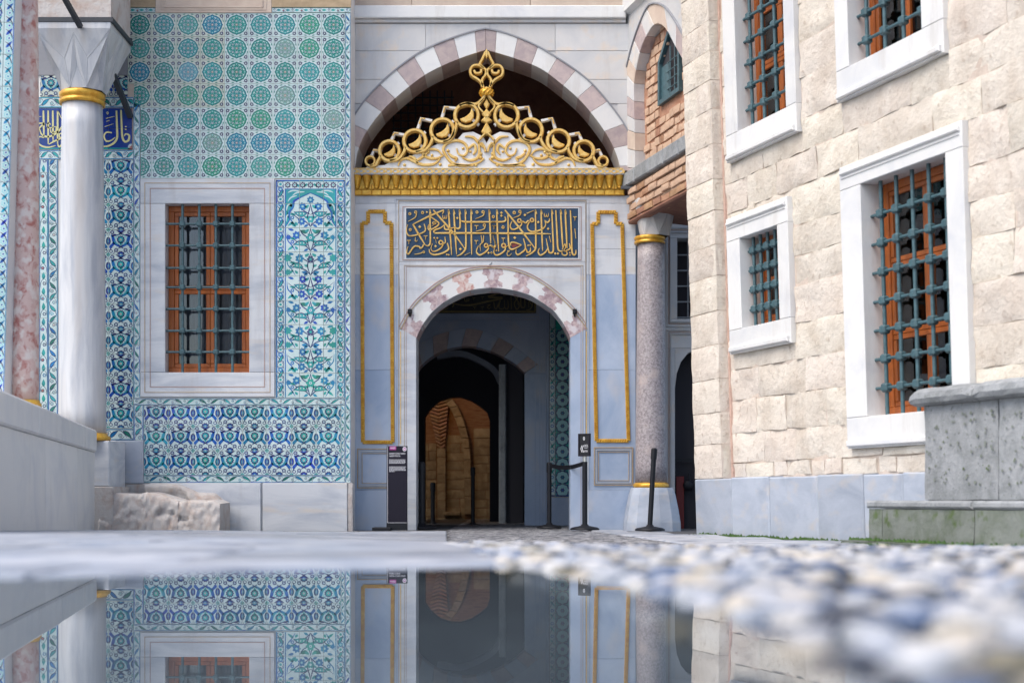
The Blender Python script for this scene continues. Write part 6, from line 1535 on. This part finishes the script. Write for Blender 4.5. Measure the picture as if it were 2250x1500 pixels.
for f in (0.15, 0.38, 0.62, 0.86):
    vv = lerp(wi2[0][1], wi2[2][1], f); MB().tube([S.p(lerp(wi2[0][0], wi2[1][0], 0.4), vv, -0.10), S.p(wi2[1][0], vv, -0.10)], 0.009, 'iron', 6).build('bar', bw)
# stone sill band and the brick courses under it
v0 = S.V_(402, 1396); v1 = S.V_(374, 1396)
for k in range(5):
    ua, ub2 = -0.05 + k * 0.5, -0.05 + (k + 1) * 0.5
    MB().rect(S, ua + 0.002, v0 - 0.02, ub2 - 0.002, v1, -0.5, 0.09, 'grey_stone', 0.015, True).build('sill_stone', sw)
v = zsoff
rowi = 0
while v < v0 - 0.06:
    u = 0.06 + 0.1 * (rowi % 2)
    while u < UE:
        L_ = rb.uniform(0.24, 0.32); block_mesh(S, u, v + 0.012, u + L_ - 0.015, v + 0.085, -0.5, 0.03 + 0.012 * rowi + rb.uniform(-0.012, 0.012), 'brick' if rowi == 0 or rb.random() < 0.4 else 'brick_mortar', 0.010, 300 + rowi * 17 + int(u * 9), 0.012).build('brick', sw); u += L_
    v += 0.098; rowi += 1
MB().rect(S, 0.05, zsoff + 0.02, UE, v0 - 0.02, -0.5, 0.0, 'brick_mortar', 0, True).build('beam_core', sw)
MB().add([S.p(0.06, zsoff + 0.018, 0.0), S.p(UE, zsoff + 0.018, 0.0), S.p(UE, zsoff - 0.06, -1.4), S.p(0.06, zsoff - 0.06, -1.4)], [[0, 1, 2, 3]], 'brown_plaster').build('soffit', sw)
MB().rect(S, 0.04, zsoff - 0.05, UE, zsoff + 0.004, -0.1, 0.02, 'brown_plaster', 0.02, True).build('soffit_edge', sw)

# side doorway behind the column
Q = frontal(19.75); sq_ = FP / 19.75
sd_ = thing('side_doorway', 'cream stone side doorway with barred window above, behind the granite column', 'doorway', Q.p(Q.U_(1500), GZ))
qq = lambda pts: [Q.uv(*p) for p in pts]
def qsl(x0, y0, x1, y1, m='spandrel', name='stone_slab', w1=0.0, w0=-0.3): return MB().rect(Q, Q.U_(x0), Q.V_(y1), Q.U_(x1), Q.V_(y0), w0, w1, m, 0.004).build(name, sd_)
qsl(1392, 400, 1620, 523); qsl(1392, 523.4, 1488, 700); qsl(1560, 523.4, 1620, 700); qsl(1392, 700.4, 1620, 764)
qsl(1392, 764.4, 1483, 1190, name='door_jamb')
arc = [(1483.4, 850), (1487, 820), (1496, 795), (1512, 775), (1535, 766), (1560, 775), (1578, 800), (1584, 850)]
MB().prism(Q, qq(arc + [(1620, 850), (1620, 764.4), (1483.4, 764.4)]), -0.3, 0.0, 'spandrel').build('arch_slab', sd_)
qsl(1584, 850.4, 1620, 1190, name='door_jamb')
mb = MB()
for (x0, y0, x1, y1, t, h, m) in ((1464, 500, 1600, 718, 0.012, 0.02, 'spandrel'), (1469, 505, 1600, 712, 0.008, 0.012, 'red_line'), (1472, 509, 1600, 708, 0.016, 0.028, 'spandrel'), (1464, 724, 1600, 1250, 0.012, 0.02, 'spandrel'), (1469, 729, 1600, 1250, 0.008, 0.012, 'red_line'), (1473, 733, 1600, 1250, 0.010, 0.024, 'spandrel')): outline(mb, Q, Q.U_(x0), Q.V_(y1), Q.U_(x1), Q.V_(y0), t, 0, h, m)
mb.build('frame_moulding', sd_)
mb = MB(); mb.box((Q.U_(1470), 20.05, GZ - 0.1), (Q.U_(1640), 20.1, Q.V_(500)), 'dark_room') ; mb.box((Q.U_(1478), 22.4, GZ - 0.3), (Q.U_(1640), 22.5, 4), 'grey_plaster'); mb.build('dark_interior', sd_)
for i in range(6):
    y = 557 + 34.5 * i
    if y < 699: MB().tube([Q.p(Q.U_(1488), Q.V_(y), -0.12), Q.p(Q.U_(1560), Q.V_(y), -0.12)], 0.011, 'grey_stone', 6).build('bar', sd_)
for x in (1514, 1540): MB().tube([Q.p(Q.U_(x), Q.V_(702), -0.13), Q.p(Q.U_(x), Q.V_(521), -0.13)], 0.011, 'grey_stone', 6).build('bar', sd_)
Q2 = frontal(19.95)
o = MB().rect(Q2, Q2.U_(1486), GZ - 0.01, Q2.U_(1503), Q2.V_(1046), -0.05, 0.0, 'red_paint', 0.006, True).build('red_panel'); tag(o, 'dark red panel standing just inside the side doorway', 'panel')
o = MB().lathe(Q2.p(Q2.U_(1513), Q2.V_(1066), 0.02), [(0.01, -0.02), (0.07, -0.015), (0.08, 0), (0.07, 0.02), (0.01, 0.03)], 'black_plastic', 14, True, (0, -1, 0)).tube([Q2.p(Q2.U_(1513), Q2.V_(1066), 0.0), Q2.p(Q2.U_(1515), Q2.V_(1040), -0.01)], 0.02, 'black_plastic', 8).build('round_black_knob'); tag(o, 'round black fitting in the gloom of the side doorway', 'knob')
o = MB().rect(Q2, Q2.U_(1480), Q2.V_(1015), Q2.U_(1560), Q2.V_(1007), 0.03, 0.036, 'black_plastic').build('barrier_belt'); tag(o, 'black barrier belt stretched across the side doorway', 'barrier belt')

# ------------------------------------------------------------------ stone house wall on the right
hw = thing('stone_wall', 'sunlit cream limestone wall with four grilled windows running along the right side', 'wall', RW.p(2, -0.2))
def rbox(tl, tr, br, bl):
    a = [RW.uv(*p) for p in (tl, tr, br, bl)]
    return (min((a[0][0] + a[3][0]) / 2, 99), (a[2][1] + a[3][1]) / 2, (a[1][0] + a[2][0]) / 2, (a[0][1] + a[1][1]) / 2)
W4o = rbox((1855, 385), (2118, 248), (2150, 965), (1870, 990)); W4i = rbox((1897, 408), (2085, 335), (2104, 895), (1917, 915))
W3o = rbox((1603, 482), (1737, 432), (1748, 745), (1612, 786)); W3i = rbox((1630, 527), (1713, 494), (1724, 700), (1641, 722))
hh = 2.6
a, b = RW.uv(1605, 360), RW.uv(1768, 285); W1o = (RW.U_(1600, 200), (a[1] + b[1]) / 2, RW.U_(1757, 200), (a[1] + b[1]) / 2 + hh + 0.75)
a, b = RW.uv(1628, 290), RW.uv(1737, 236); W1i = (RW.U_(1625, 150), (a[1] + b[1]) / 2, RW.U_(1733, 150), (a[1] + b[1]) / 2 + hh)
a, b = RW.uv(1848, 240), RW.uv(2085, 103); W2o = (RW.U_(1845, 120), (a[1] + b[1]) / 2, RW.U_(2083, 60), (a[1] + b[1]) / 2 + hh + 0.75)
a, b = RW.uv(1878, 150), RW.uv(2035, 60); W2i = (RW.U_(1873, 100), (a[1] + b[1]) / 2, RW.U_(2034, 50), (a[1] + b[1]) / 2 + hh)
holesO = [W1o, W2o, W3o, W4o]; holesI = [W1i, W2i, W3i, W4i]
u_p = RW.U_(1598, 700); u_end = RW.U_(3100, 700); u_a = RW.U_(1522, 1000) - 0.25
v_pl = RW.V_(1050, 1600); vtopw = 10.0
core = pierced(RW, u_p - 0.35, -0.5, u_end, vtopw, [(h[0] - 0.03, h[1] - 0.03, h[2] + 0.03, h[3] + 0.03) for h in holesI], -0.55, -0.022, 'mortar'); core.build('wall_core', hw)
rv = random.Random(3); vl = [v_pl, v_pl + 0.17]
while vl[-1] < vtopw - 0.3: vl.append(vl[-1] + rv.uniform(0.30, 0.42))
vl.append(vtopw)
ashlar(RW, u_p + 0.02, u_end, vl[1:], holesO, (0.55, 1.25), 'limestone', hw, seed=7, rough=0.024, jit=0.018, gap=0.002)
ashlar(RW, u_p + 0.02, u_end, vl[:2], holesO, (0.22, 0.6), 'limestone', hw, seed=8, rough=0.03, jit=0.02, gap=0.012)
# pier at the far end, standing a little proud: long face and a narrow end face towards us
PW = 0.13
EFr = Frame(RW.p(u_p, 0, 0), RW.N * -1, RW.V, RW.U)                      # end face, u runs from pier face back to the wall

vp = [v_pl]
while vp[-1] < vtopw - 0.3: vp.append(vp[-1] + rv.uniform(0.32, 0.40))
vp.append(vtopw)
u_left = RW.uv(1517, 700, PW)[0]
MB().rect(RW, u_left + 0.01, -0.5, u_p - 0.004, vtopw, -0.5, PW - 0.022, 'mortar').build('pier_core', hw)
for k, (va, vb) in enumerate(zip(vp, vp[1:])):
    mid = lerp(u_left, u_p, rv.choice((0.45, 0.6, 1.0)))
    spans = [(u_left - 0.02, mid), (mid, u_p)] if mid < u_p - 0.05 and k % 3 == 2 else [(u_left - 0.02, u_p)]
    for (ua, ub2) in spans: block_mesh(RW, ua + 0.003, va + 0.004, ub2 - 0.001, vb - 0.004, PW - 0.30, PW + rv.uniform(-0.003, 0.003), 'limestone', 0.010, 900 + k, 0.006).build('pier_block', hw)
    block_mesh(EFr, -PW + 0.006, va + 0.004, -0.006, vb - 0.004, -0.1, 0.004, 'limestone', 0.004, 950 + k, 0.004).build('pier_return', hw)
MB().rect(RW, u_p - 0.004, v_pl, u_p + 0.028, vtopw, -0.05, 0.004, 'pink_mortar').build('mortar_joint', hw)
# plinth slabs
u = RW.uv(1527, 1100, 0.16)[0]; k = 0
for px in (1608, 1690, 1797, 1897, 1985, 2040, 2300):
    u2 = RW.uv(px, 1100, 0.16)[0]
    MB().rect(RW, u + 0.004, GZ - 0.25, u2 - 0.004, v_pl - 0.004 + 0.01 * (k % 2), -0.02, 0.16 + 0.006 * (k % 2), 'marble_grey', 0.014, True).build('plinth_slab', hw); u = u2; k += 1
# weathered sill of pale rubble above the plinth, stained rough ledges under the mid courses
def ledge(x0, y0, x1, y1, m='mortar', t=0.045, d=0.05):
    a, b = RW.uv(x0, y0), RW.uv(x1, y1); n_ = 14; pts = [(lerp(a[0], b[0], i / n_), lerp(a[1], b[1], i / n_) + rv.uniform(-0.012, 0.012)) for i in range(n_ + 1)]
    poly = pts + [(p[0], p[1] + t + rv.uniform(-0.01, 0.01)) for p in pts[::-1]]
    MB().prism(RW, poly, -0.03, d, 'limestone', 0.01, True).build('broken_ledge', hw)

lin = lambda a, b, n_, f0=0.12, f1=0.88: [lerp(a, b, lerp(f0, f1, i / (n_ - 1))) for i in range(n_)]
def vbars_(v0, v1, first, sp):
    out = []; v = v0 + first
    while v < v1 - 0.06: out.append(v); v += sp
    return out
common = dict(proud=0.05, deep=0.40, surround='marble_white', bar_r=0.020, grille_w=-0.075, lean_in=0.20, sill_mould=True, sash=0.05, frame_w=0.08)
window(RW, hw, W4o, W4i, lin(W4i[0], W4i[2], 5), vbars_(W4i[1], W4i[3], 0.26, 0.272), 'R', panes=(2, 3), knob_r=0.043, **common)
window(RW, hw, W3o, W3i, lin(W3i[0], W3i[2], 5), vbars_(W3i[1], W3i[3], 0.20, 0.215), 'R', panes=(2, 2), knob_r=0.044, **common)
window(RW, hw, W1o, W1i, lin(W1i[0], W1i[2], 4), vbars_(W1i[1], W1i[3], 0.235, 0.25), 'R', panes=(2, 4), knob_r=0.040, **common)
window(RW, hw, W2o, W2i, lin(W2i[0], W2i[2], 4), vbars_(W2i[1], W2i[3], 0.22, 0.26), 'R', panes=(2, 4), knob_r=0.042, **common)
mb = MB()
for h in holesI: mb.rect(RW, h[0] - 0.1, h[1] - 0.1, h[2] + 0.1, h[3] + 0.1, -0.60, -0.50, 'cream_plaster')  # pale sheets added behind the dark panes in place of reflected masonry
mb.build('pale_backing', hw)

# ------------------------------------------------------------------ stone bench and fountain block in front of it
OFF = 0.36
BF = Frame(RW.p(0, 0, OFF), RW.U, (0, 0, 1), (-1, -0.36, 0))
fb = thing('stone_bench', 'weathered grey stone block with rounded coping on a mossy step at the right edge', 'bench', BF.p(5.0, GZ))
uS = BF.uv(1906, 1140)[0]; vS = BF.uv(1906, 1099)[1]
u = uS; k = 0
for w in (0.22, 1.28, 1.5, 1.6):
    block_mesh(BF, u + 0.006, GZ - 0.02, u + w - 0.006, vS - 0.075, -0.30, 0.0, 'mossy_stone', 0.014, 60 + k, 0.008).build('step_block', fb); u += w; k += 1
u = uS
for w in (1.5, 1.6, 1.5):
    MB().rect(BF, u - 0.012, vS - 0.070, u + w - 0.018, vS, -0.34, 0.012, 'grey_stone', 0.02, True).build('step_top', fb); u += w
BB = Frame(RW.p(0, 0, 0.22), RW.U, (0, 0, 1), (-1, -0.36, 0))
uB = BB.uv(2029, 1000)[0]; vC = BB.uv(2029, 893)[1]; u = uB
for k, w in enumerate((0.98, 0.9, 1.2)):
    block_mesh(BB, u + 0.006, vS + 0.002, u + w - 0.006, vC, -0.22, 0.0, 'grey_stone', 0.014, 80 + k, 0.006).build('block', fb); u += w
u = uB - 0.10
for k, w in enumerate((0.86, 1.1, 1.3)):
    pr_ = [(0.03, 0.0), (0.085, 0.02), (0.105, 0.06), (0.095, 0.11), (0.05, 0.145), (-0.02, 0.155), (-0.22, 0.155), (-0.22, 0.0)]
    n_ = 8; segs = 9; vs = []
    for i in range(segs + 1):
        uu = lerp(u + 0.004, u + w - 0.004, i / segs); e = 0.02 if i in (0, segs) else 0
        for j, (w_, h_) in enumerate(pr_): q = Vector((uu * 5, j, 3)); vs.append(BB.p(uu, vC + 0.002 + h_ - e * (h_ > 0.05) + 0.008 * mnoise.noise(q), w_ + 0.012 * mnoise.noise(q + Vector((4, 4, 4))) - e))
    fs = [[i * n_ + j, (i + 1) * n_ + j, (i + 1) * n_ + (j + 1) % n_, i * n_ + (j + 1) % n_] for i in range(segs) for j in range(n_)] + [list(range(n_)), [segs * n_ + j for j in range(n_)][::-1]]
    MB().add(vs, fs, 'grey_stone', False).build('coping_stone', fb); u += w
# low mossy kerb under the bench
u = BF.uv(1866, 1183)[0]; k = 0
for w in (0.8, 0.9, 1.1, 1.2, 1.2):
    block_mesh(BF, u + 0.006, GZ - 0.06, u + w - 0.006, GZ + 0.035, -0.2, 0.10, 'mossy_stone', 0.02, 120 + k, 0.012).build('kerb_stone', fb)
    MB().rect(BF, u + 0.006, GZ + 0.027, u + w - 0.006, GZ + 0.036, -0.2, 0.095, 'mossy_stone', 0, True).build('kerb_top', fb); u += w; k += 1
# drill-pitted texture of the block as flat dark discs, shade painted in for the pits
mb = MB(); rpit = random.Random(2)
for i in range(120):
    uu = rpit.uniform(uB + 0.06, uB + 1.75); vv = rpit.uniform(vS + 0.12, vC - 0.08); r_ = rpit.uniform(0.008, 0.016); c = BB.p(uu, vv, 0.012)
    mb.add([c + (BB.U * math.cos(a) + BB.V * math.sin(a)) * r_ for a in [k2 * math.pi / 3 for k2 in range(6)]], [[0, 1, 2, 3, 4, 5]], 'mossy_stone')
o = mb.build('pits', fb); o['kind'] = 'stuff'

# moss along the foot of the wall
mb = MB(); rm_ = random.Random(12)
def tuft(p, r):
    vs = [p + Vector((r * math.cos(a), r * math.sin(a), 0)) for a in [k2 * math.pi / 3 for k2 in range(6)]] + [p + Vector((rm_.uniform(-1, 1) * r * 0.4, rm_.uniform(-1, 1) * r * 0.4, r * rm_.uniform(0.7, 1.5)))]
    mb.add(vs, [[i, (i + 1) % 6, 6] for i in range(6)], 'moss')
for i in range(900):
    t = rm_.random(); u = lerp(RW.uv(1545, 1170, 0.17)[0], RW.uv(1900, 1185, 0.17)[0], t)
    dens = 0.25 + 0.75 * (mnoise.noise(Vector((u * 2.2, 0, 4))) > -0.05)
    if rm_.random() > dens: continue
    p = RW.p(u, 0, 0.17 + abs(rm_.gauss(0, 0.05))); p.z = GZ - 0.012; tuft(p, rm_.uniform(0.012, 0.032))
for i in range(900):
    u = lerp(BF.uv(1880, 1183)[0], BF.uv(1880, 1183)[0] + 4.4, rm_.random())
    p = BF.p(u, 0, rm_.choice((0.12 + abs(rm_.gauss(0, 0.03)), 0.03 + abs(rm_.gauss(0, 0.02))))); p.z = GZ + (0.032 if (p - BF.p(u, 0, 0)).length < 0.1 else -0.01); tuft(p, rm_.uniform(0.010, 0.026))
o = mb.build('moss'); tag(o, 'green moss growing along the foot of the stone wall and bench', 'moss', kind='stuff')

# ------------------------------------------------------------------ information sign, barrier posts
def text_mesh(s, size, m, name='lettering'):
    cu = bpy.data.curves.new(name, 'FONT'); cu.body = s; cu.size = size; cu.resolution_u = 2; cu.fill_mode = 'FRONT'
    o = bpy.data.objects.new(name, cu); COL.objects.link(o); dg = bpy.context.evaluated_depsgraph_get(); dg.update()
    me = bpy.data.meshes.new_from_object(o.evaluated_get(dg)); bpy.data.objects.remove(o); bpy.data.curves.remove(cu)
    me.materials.clear(); me.materials.append(MAT[m]); return me
def put_text(fr, s, px, py, size, w, parent, m='white_print', width=None):
    me = text_mesh(s, size, m); xs = [v.co.x for v in me.vertices]; k = 1.0
    if width and max(xs) > 0: k = width / max(xs)
    u0, v0 = fr.uv(px, py)
    for v in me.vertices: v.co = fr.p(u0 + v.co.x * k, v0 + v.co.y, w)
    o = fr.p(u0, v0, w)
    for v in me.vertices: v.co = v.co - o
    return inst('lettering', me, o, parent)
ds = Vector((1, -0.07, 0)).normalized()
X0 = at(850, 1165, 18.2); G = Frame((0, 18.25, 0), (1, 0.0, 0), (0, 0, 1), (0, -1, 0)); sGn = FP / 18.25
si = thing('information_sign', 'tall black information sign with magenta tab standing left of the doorway', 'sign', G.p(G.U_(872), GZ))
zb_ = GZ + 0.012
MB().rect(G, G.U_(849.5), zb_, G.U_(894.5), G.V_(979.5), -0.07, 0.0, 'sign_face', 0.004, True).build('panel', si)
MB().rect(G, G.U_(849.2), zb_ - 0.004, G.U_(894.8), G.V_(1148), -0.074, 0.004, 'black_plastic', 0.003, True).build('plinth', si)
MB().rect(G, G.U_(819), zb_ - 0.006, G.U_(860), zb_ + 0.03, -0.30, 0.10, 'black_plastic', 0.006, True).build('foot', si)
mb = MB(); mb.rect(G, G.U_(851.4), G.V_(1147.5), G.U_(852.0), G.V_(980), 0.0, 0.0012, 'white_print'); mb.rect(G, G.U_(851.4), G.V_(1148.0), G.U_(894.4), G.V_(1147.4), 0.0042, 0.005, 'white_print'); mb.build('edge_line', si)
MB().rect(G, G.U_(856), G.V_(988), G.U_(870.5), G.V_(979.8), 0.0, 0.0015, 'sign_magenta').build('magenta_tab', si)
put_text(G, 'HAREM', 857.2, 985.8, 0.034, 0.0022, si, width=11.6 / sGn)
put_text(G, 'HAREM CÜMLE KAPISI', 855, 997.8, 0.030, 0.0015, si, width=35.5 / sGn); put_text(G, 'HAREM PORTAL', 855, 1003.0, 0.030, 0.0015, si, width=25 / sGn)
cg = G.uv(889, 986); mb = MB()
mb.add([G.p(cg[0] + 4.3 / sGn * math.cos(a), cg[1] + 4.8 / sGn * math.sin(a), 0.0015) for a in [i * math.pi / 12 for i in range(24)]], [list(range(24))], 'white_print')
mb.add([G.p(cg[0] + 2.9 / sGn * math.cos(a), cg[1] + 3.3 / sGn * math.sin(a), 0.0022) for a in [i * math.pi / 12 for i in range(24)]], [list(range(24))], 'sign_magenta')
mb.add([G.p(cg[0] + x / sGn, cg[1] + y / sGn, 0.0028) for x, y in ((-1.9, -1.3), (1.9, -1.3), (1.4, 0.4), (0, 1.6), (-1.4, 0.4))], [[0, 1, 2, 3, 4]], 'white_print')
mb.build('emblem', si)
mb = MB(); rt = random.Random(4)
for y0, lines, x_end in ((1009.5, 4, 891.5), (1025.0, 5, 892)):
    for l in range(lines):
        x = 855.2; xe = x_end if l < lines - 1 else (889 if y0 < 1020 else 867)
        while x < xe - 1:
            w = rt.uniform(1.6, 4.6); mb.rect(G, G.U_(x), G.V_(y0 + l * 2.55 + 0.55), G.U_(min(x + w, xe)), G.V_(y0 + l * 2.55 - 0.45), 0, 0.0012, 'steel' if False else 'white_print'); x += w + 0.8
mb.build('small_print', si)['kind'] = 'stuff'

def post(name, label, px, py_top, Y, r, base_r, lean=0.0, head=True, group=None, zg_=GZ):
    x = (px - 1125) / FP * Y; zt = 0.2 + (1096 - py_top) / FP * Y
    t = thing(name, label, 'barrier post', (x, Y, zg_), group)
    MB().lathe((x, Y, zg_ + 0.006), [(base_r, 0), (base_r, 0.018), (base_r * 0.85, 0.034), (r * 1.6, 0.055), (r * 1.2, 0.075)], 'black_plastic', 28).build('base', t)
    top = Vector((x + lean, Y, zt)); b = Vector((x, Y, zg_ + 0.06))
    MB().tube([b, b.lerp(top, 0.5), top], r, 'black_plastic', 16).build('tube', t)
    if head:
        d = (top - b).normalized(); MB().tube([top - d * 0.13, top - d * 0.005], r * 1.22, 'black_plastic', 16).build('head', t)
        MB().tube([top - d * 0.005, top + d * 0.012], [r * 1.22, r * 0.8], 'black_plastic', 16).build('cap', t)
    return t
post('barrier_post', 'black belt barrier post leaning slightly, in front of the granite column', 1428, 986, 18.05, 0.032, 0.19, lean=0.055)
post('barrier_post', 'black barrier post carrying the belt at the right side of the inner doorway', 1207, 1017, 19.65, 0.030, 0.17, zg_=GZ - 0.004)
dp = post('barrier_post', 'black barrier post holding the small direction sign beside the right jamb', 1285, 1014, 18.45, 0.034, 0.19, head=False)
post('barrier_post', 'slim black barrier post standing centrally inside the doorway', 1039, 1027, 23.2, 0.032, 0.18, zg_=GZ - 0.05)
post('barrier_post', 'stout black post just inside the left jamb of the doorway', 927, 1016, 19.3, 0.040, 0.20, zg_=GZ - 0.004)
post('barrier_post', 'short black post against the lamp-lit opening left of centre', 951, 1061, 23.6, 0.036, 0.10, zg_=GZ - 0.05)
D = Frame((0, 18.40, 0), (1, 0.45, 0), (0, 0, 1), (0.45, -1, 0)); D = Frame((0.93, 18.40, 0), (1, -0.55, 0), (0, 0, 1), (-0.55, -1, 0))
sdn = thing('direction_sign', 'small black direction sign with double arrow on top of a barrier post', 'sign', (0.93, 18.40, 0.7))
MB().tube([(0.945, 18.45, 0.2 + (1096 - 1020) / FP * 18.45), (0.945, 18.45, 0.2 + (1096 - 1000) / FP * 18.45)], 0.028, 'steel', 14).build('collar', sdn)
u0, u1 = D.U_(1270.5, 980), D.U_(1296, 980); v1, v0 = D.uv(1283, 952)[1], D.uv(1283, 1002)[1]
MB().rect(D, u0, v0, u1, v1, -0.03, 0.0, 'black_plastic', 0.006, True).build('panel', sdn)
mb = MB(); outline(mb, D, u0 + 0.002, v0 + 0.002, u1 - 0.002, v1 - 0.002, 0.014, 0.0, 0.010, 'sign_face'); mb.build('rim', sdn)
cu_ = (u0 + u1) / 2; H_ = v1 - v0
mb = MB(); mb.ribbon(D, [(cu_ + 0.010 * math.cos(a * 0.785), v1 - H_ * 0.22 + 0.022 * math.sin(a * 0.785)) for a in range(9)], 0.006, 0.0, 0.002, 'white_print', 1)
for dx in (-0.045, -0.025): mb.ribbon(D, [(cu_ + dx + 0.016, v0 + H_ * 0.48), (cu_ + dx, v0 + H_ * 0.33), (cu_ + dx + 0.016, v0 + H_ * 0.18)], 0.007, 0.0, 0.002, 'white_print', 1)
mb.rect(D, cu_ + 0.004, v0 + H_ * 0.36, cu_ + 0.05, v0 + H_ * 0.375, 0, 0.002, 'white_print')
mb.build('symbols', sdn)
for s, f in (('GİRİŞ', 0.42), ('ENTRY', 0.18)):
    me = text_mesh(s, 0.036, 'white_print'); k = 0.062 / max(v.co.x for v in me.vertices); o_ = D.p(cu_ - 0.006, v0 + H_ * f, 0.002)
    for v in me.vertices: v.co = D.U * v.co.x * k + D.V * v.co.y
    inst('lettering', me, o_, sdn)
a = Vector(at(1209, 1022, 19.62)); b = Vector(at(1281, 1018, 18.48)); n_ = 10; vs = []
for i in range(n_ + 1):
    t = i / n_; p = a.lerp(b, t); p.z -= 0.04 * 4 * t * (1 - t); vs += [p + Vector((0, 0, 0.028)), p - Vector((0, 0, 0.028))]
dd = Vector((0.85, 0.5, 0)) * 0.004
k2 = len(vs); vs2 = vs + [v + dd for v in vs]
fs = [[2 * i, 2 * i + 1, 2 * i + 3, 2 * i + 2] for i in range(n_)] + [[k2 + 2 * i, k2 + 2 * i + 2, k2 + 2 * i + 3, k2 + 2 * i + 1] for i in range(n_)] + [[2 * i, 2 * i + 2, k2 + 2 * i + 2, k2 + 2 * i] for i in range(n_)] + [[2 * i + 1, k2 + 2 * i + 1, k2 + 2 * i + 3, 2 * i + 3] for i in range(n_)]
o = MB().add(vs2, fs, 'black_plastic').build('barrier_belt'); tag(o, 'black barrier belt slung between the two posts right of the doorway', 'barrier belt')
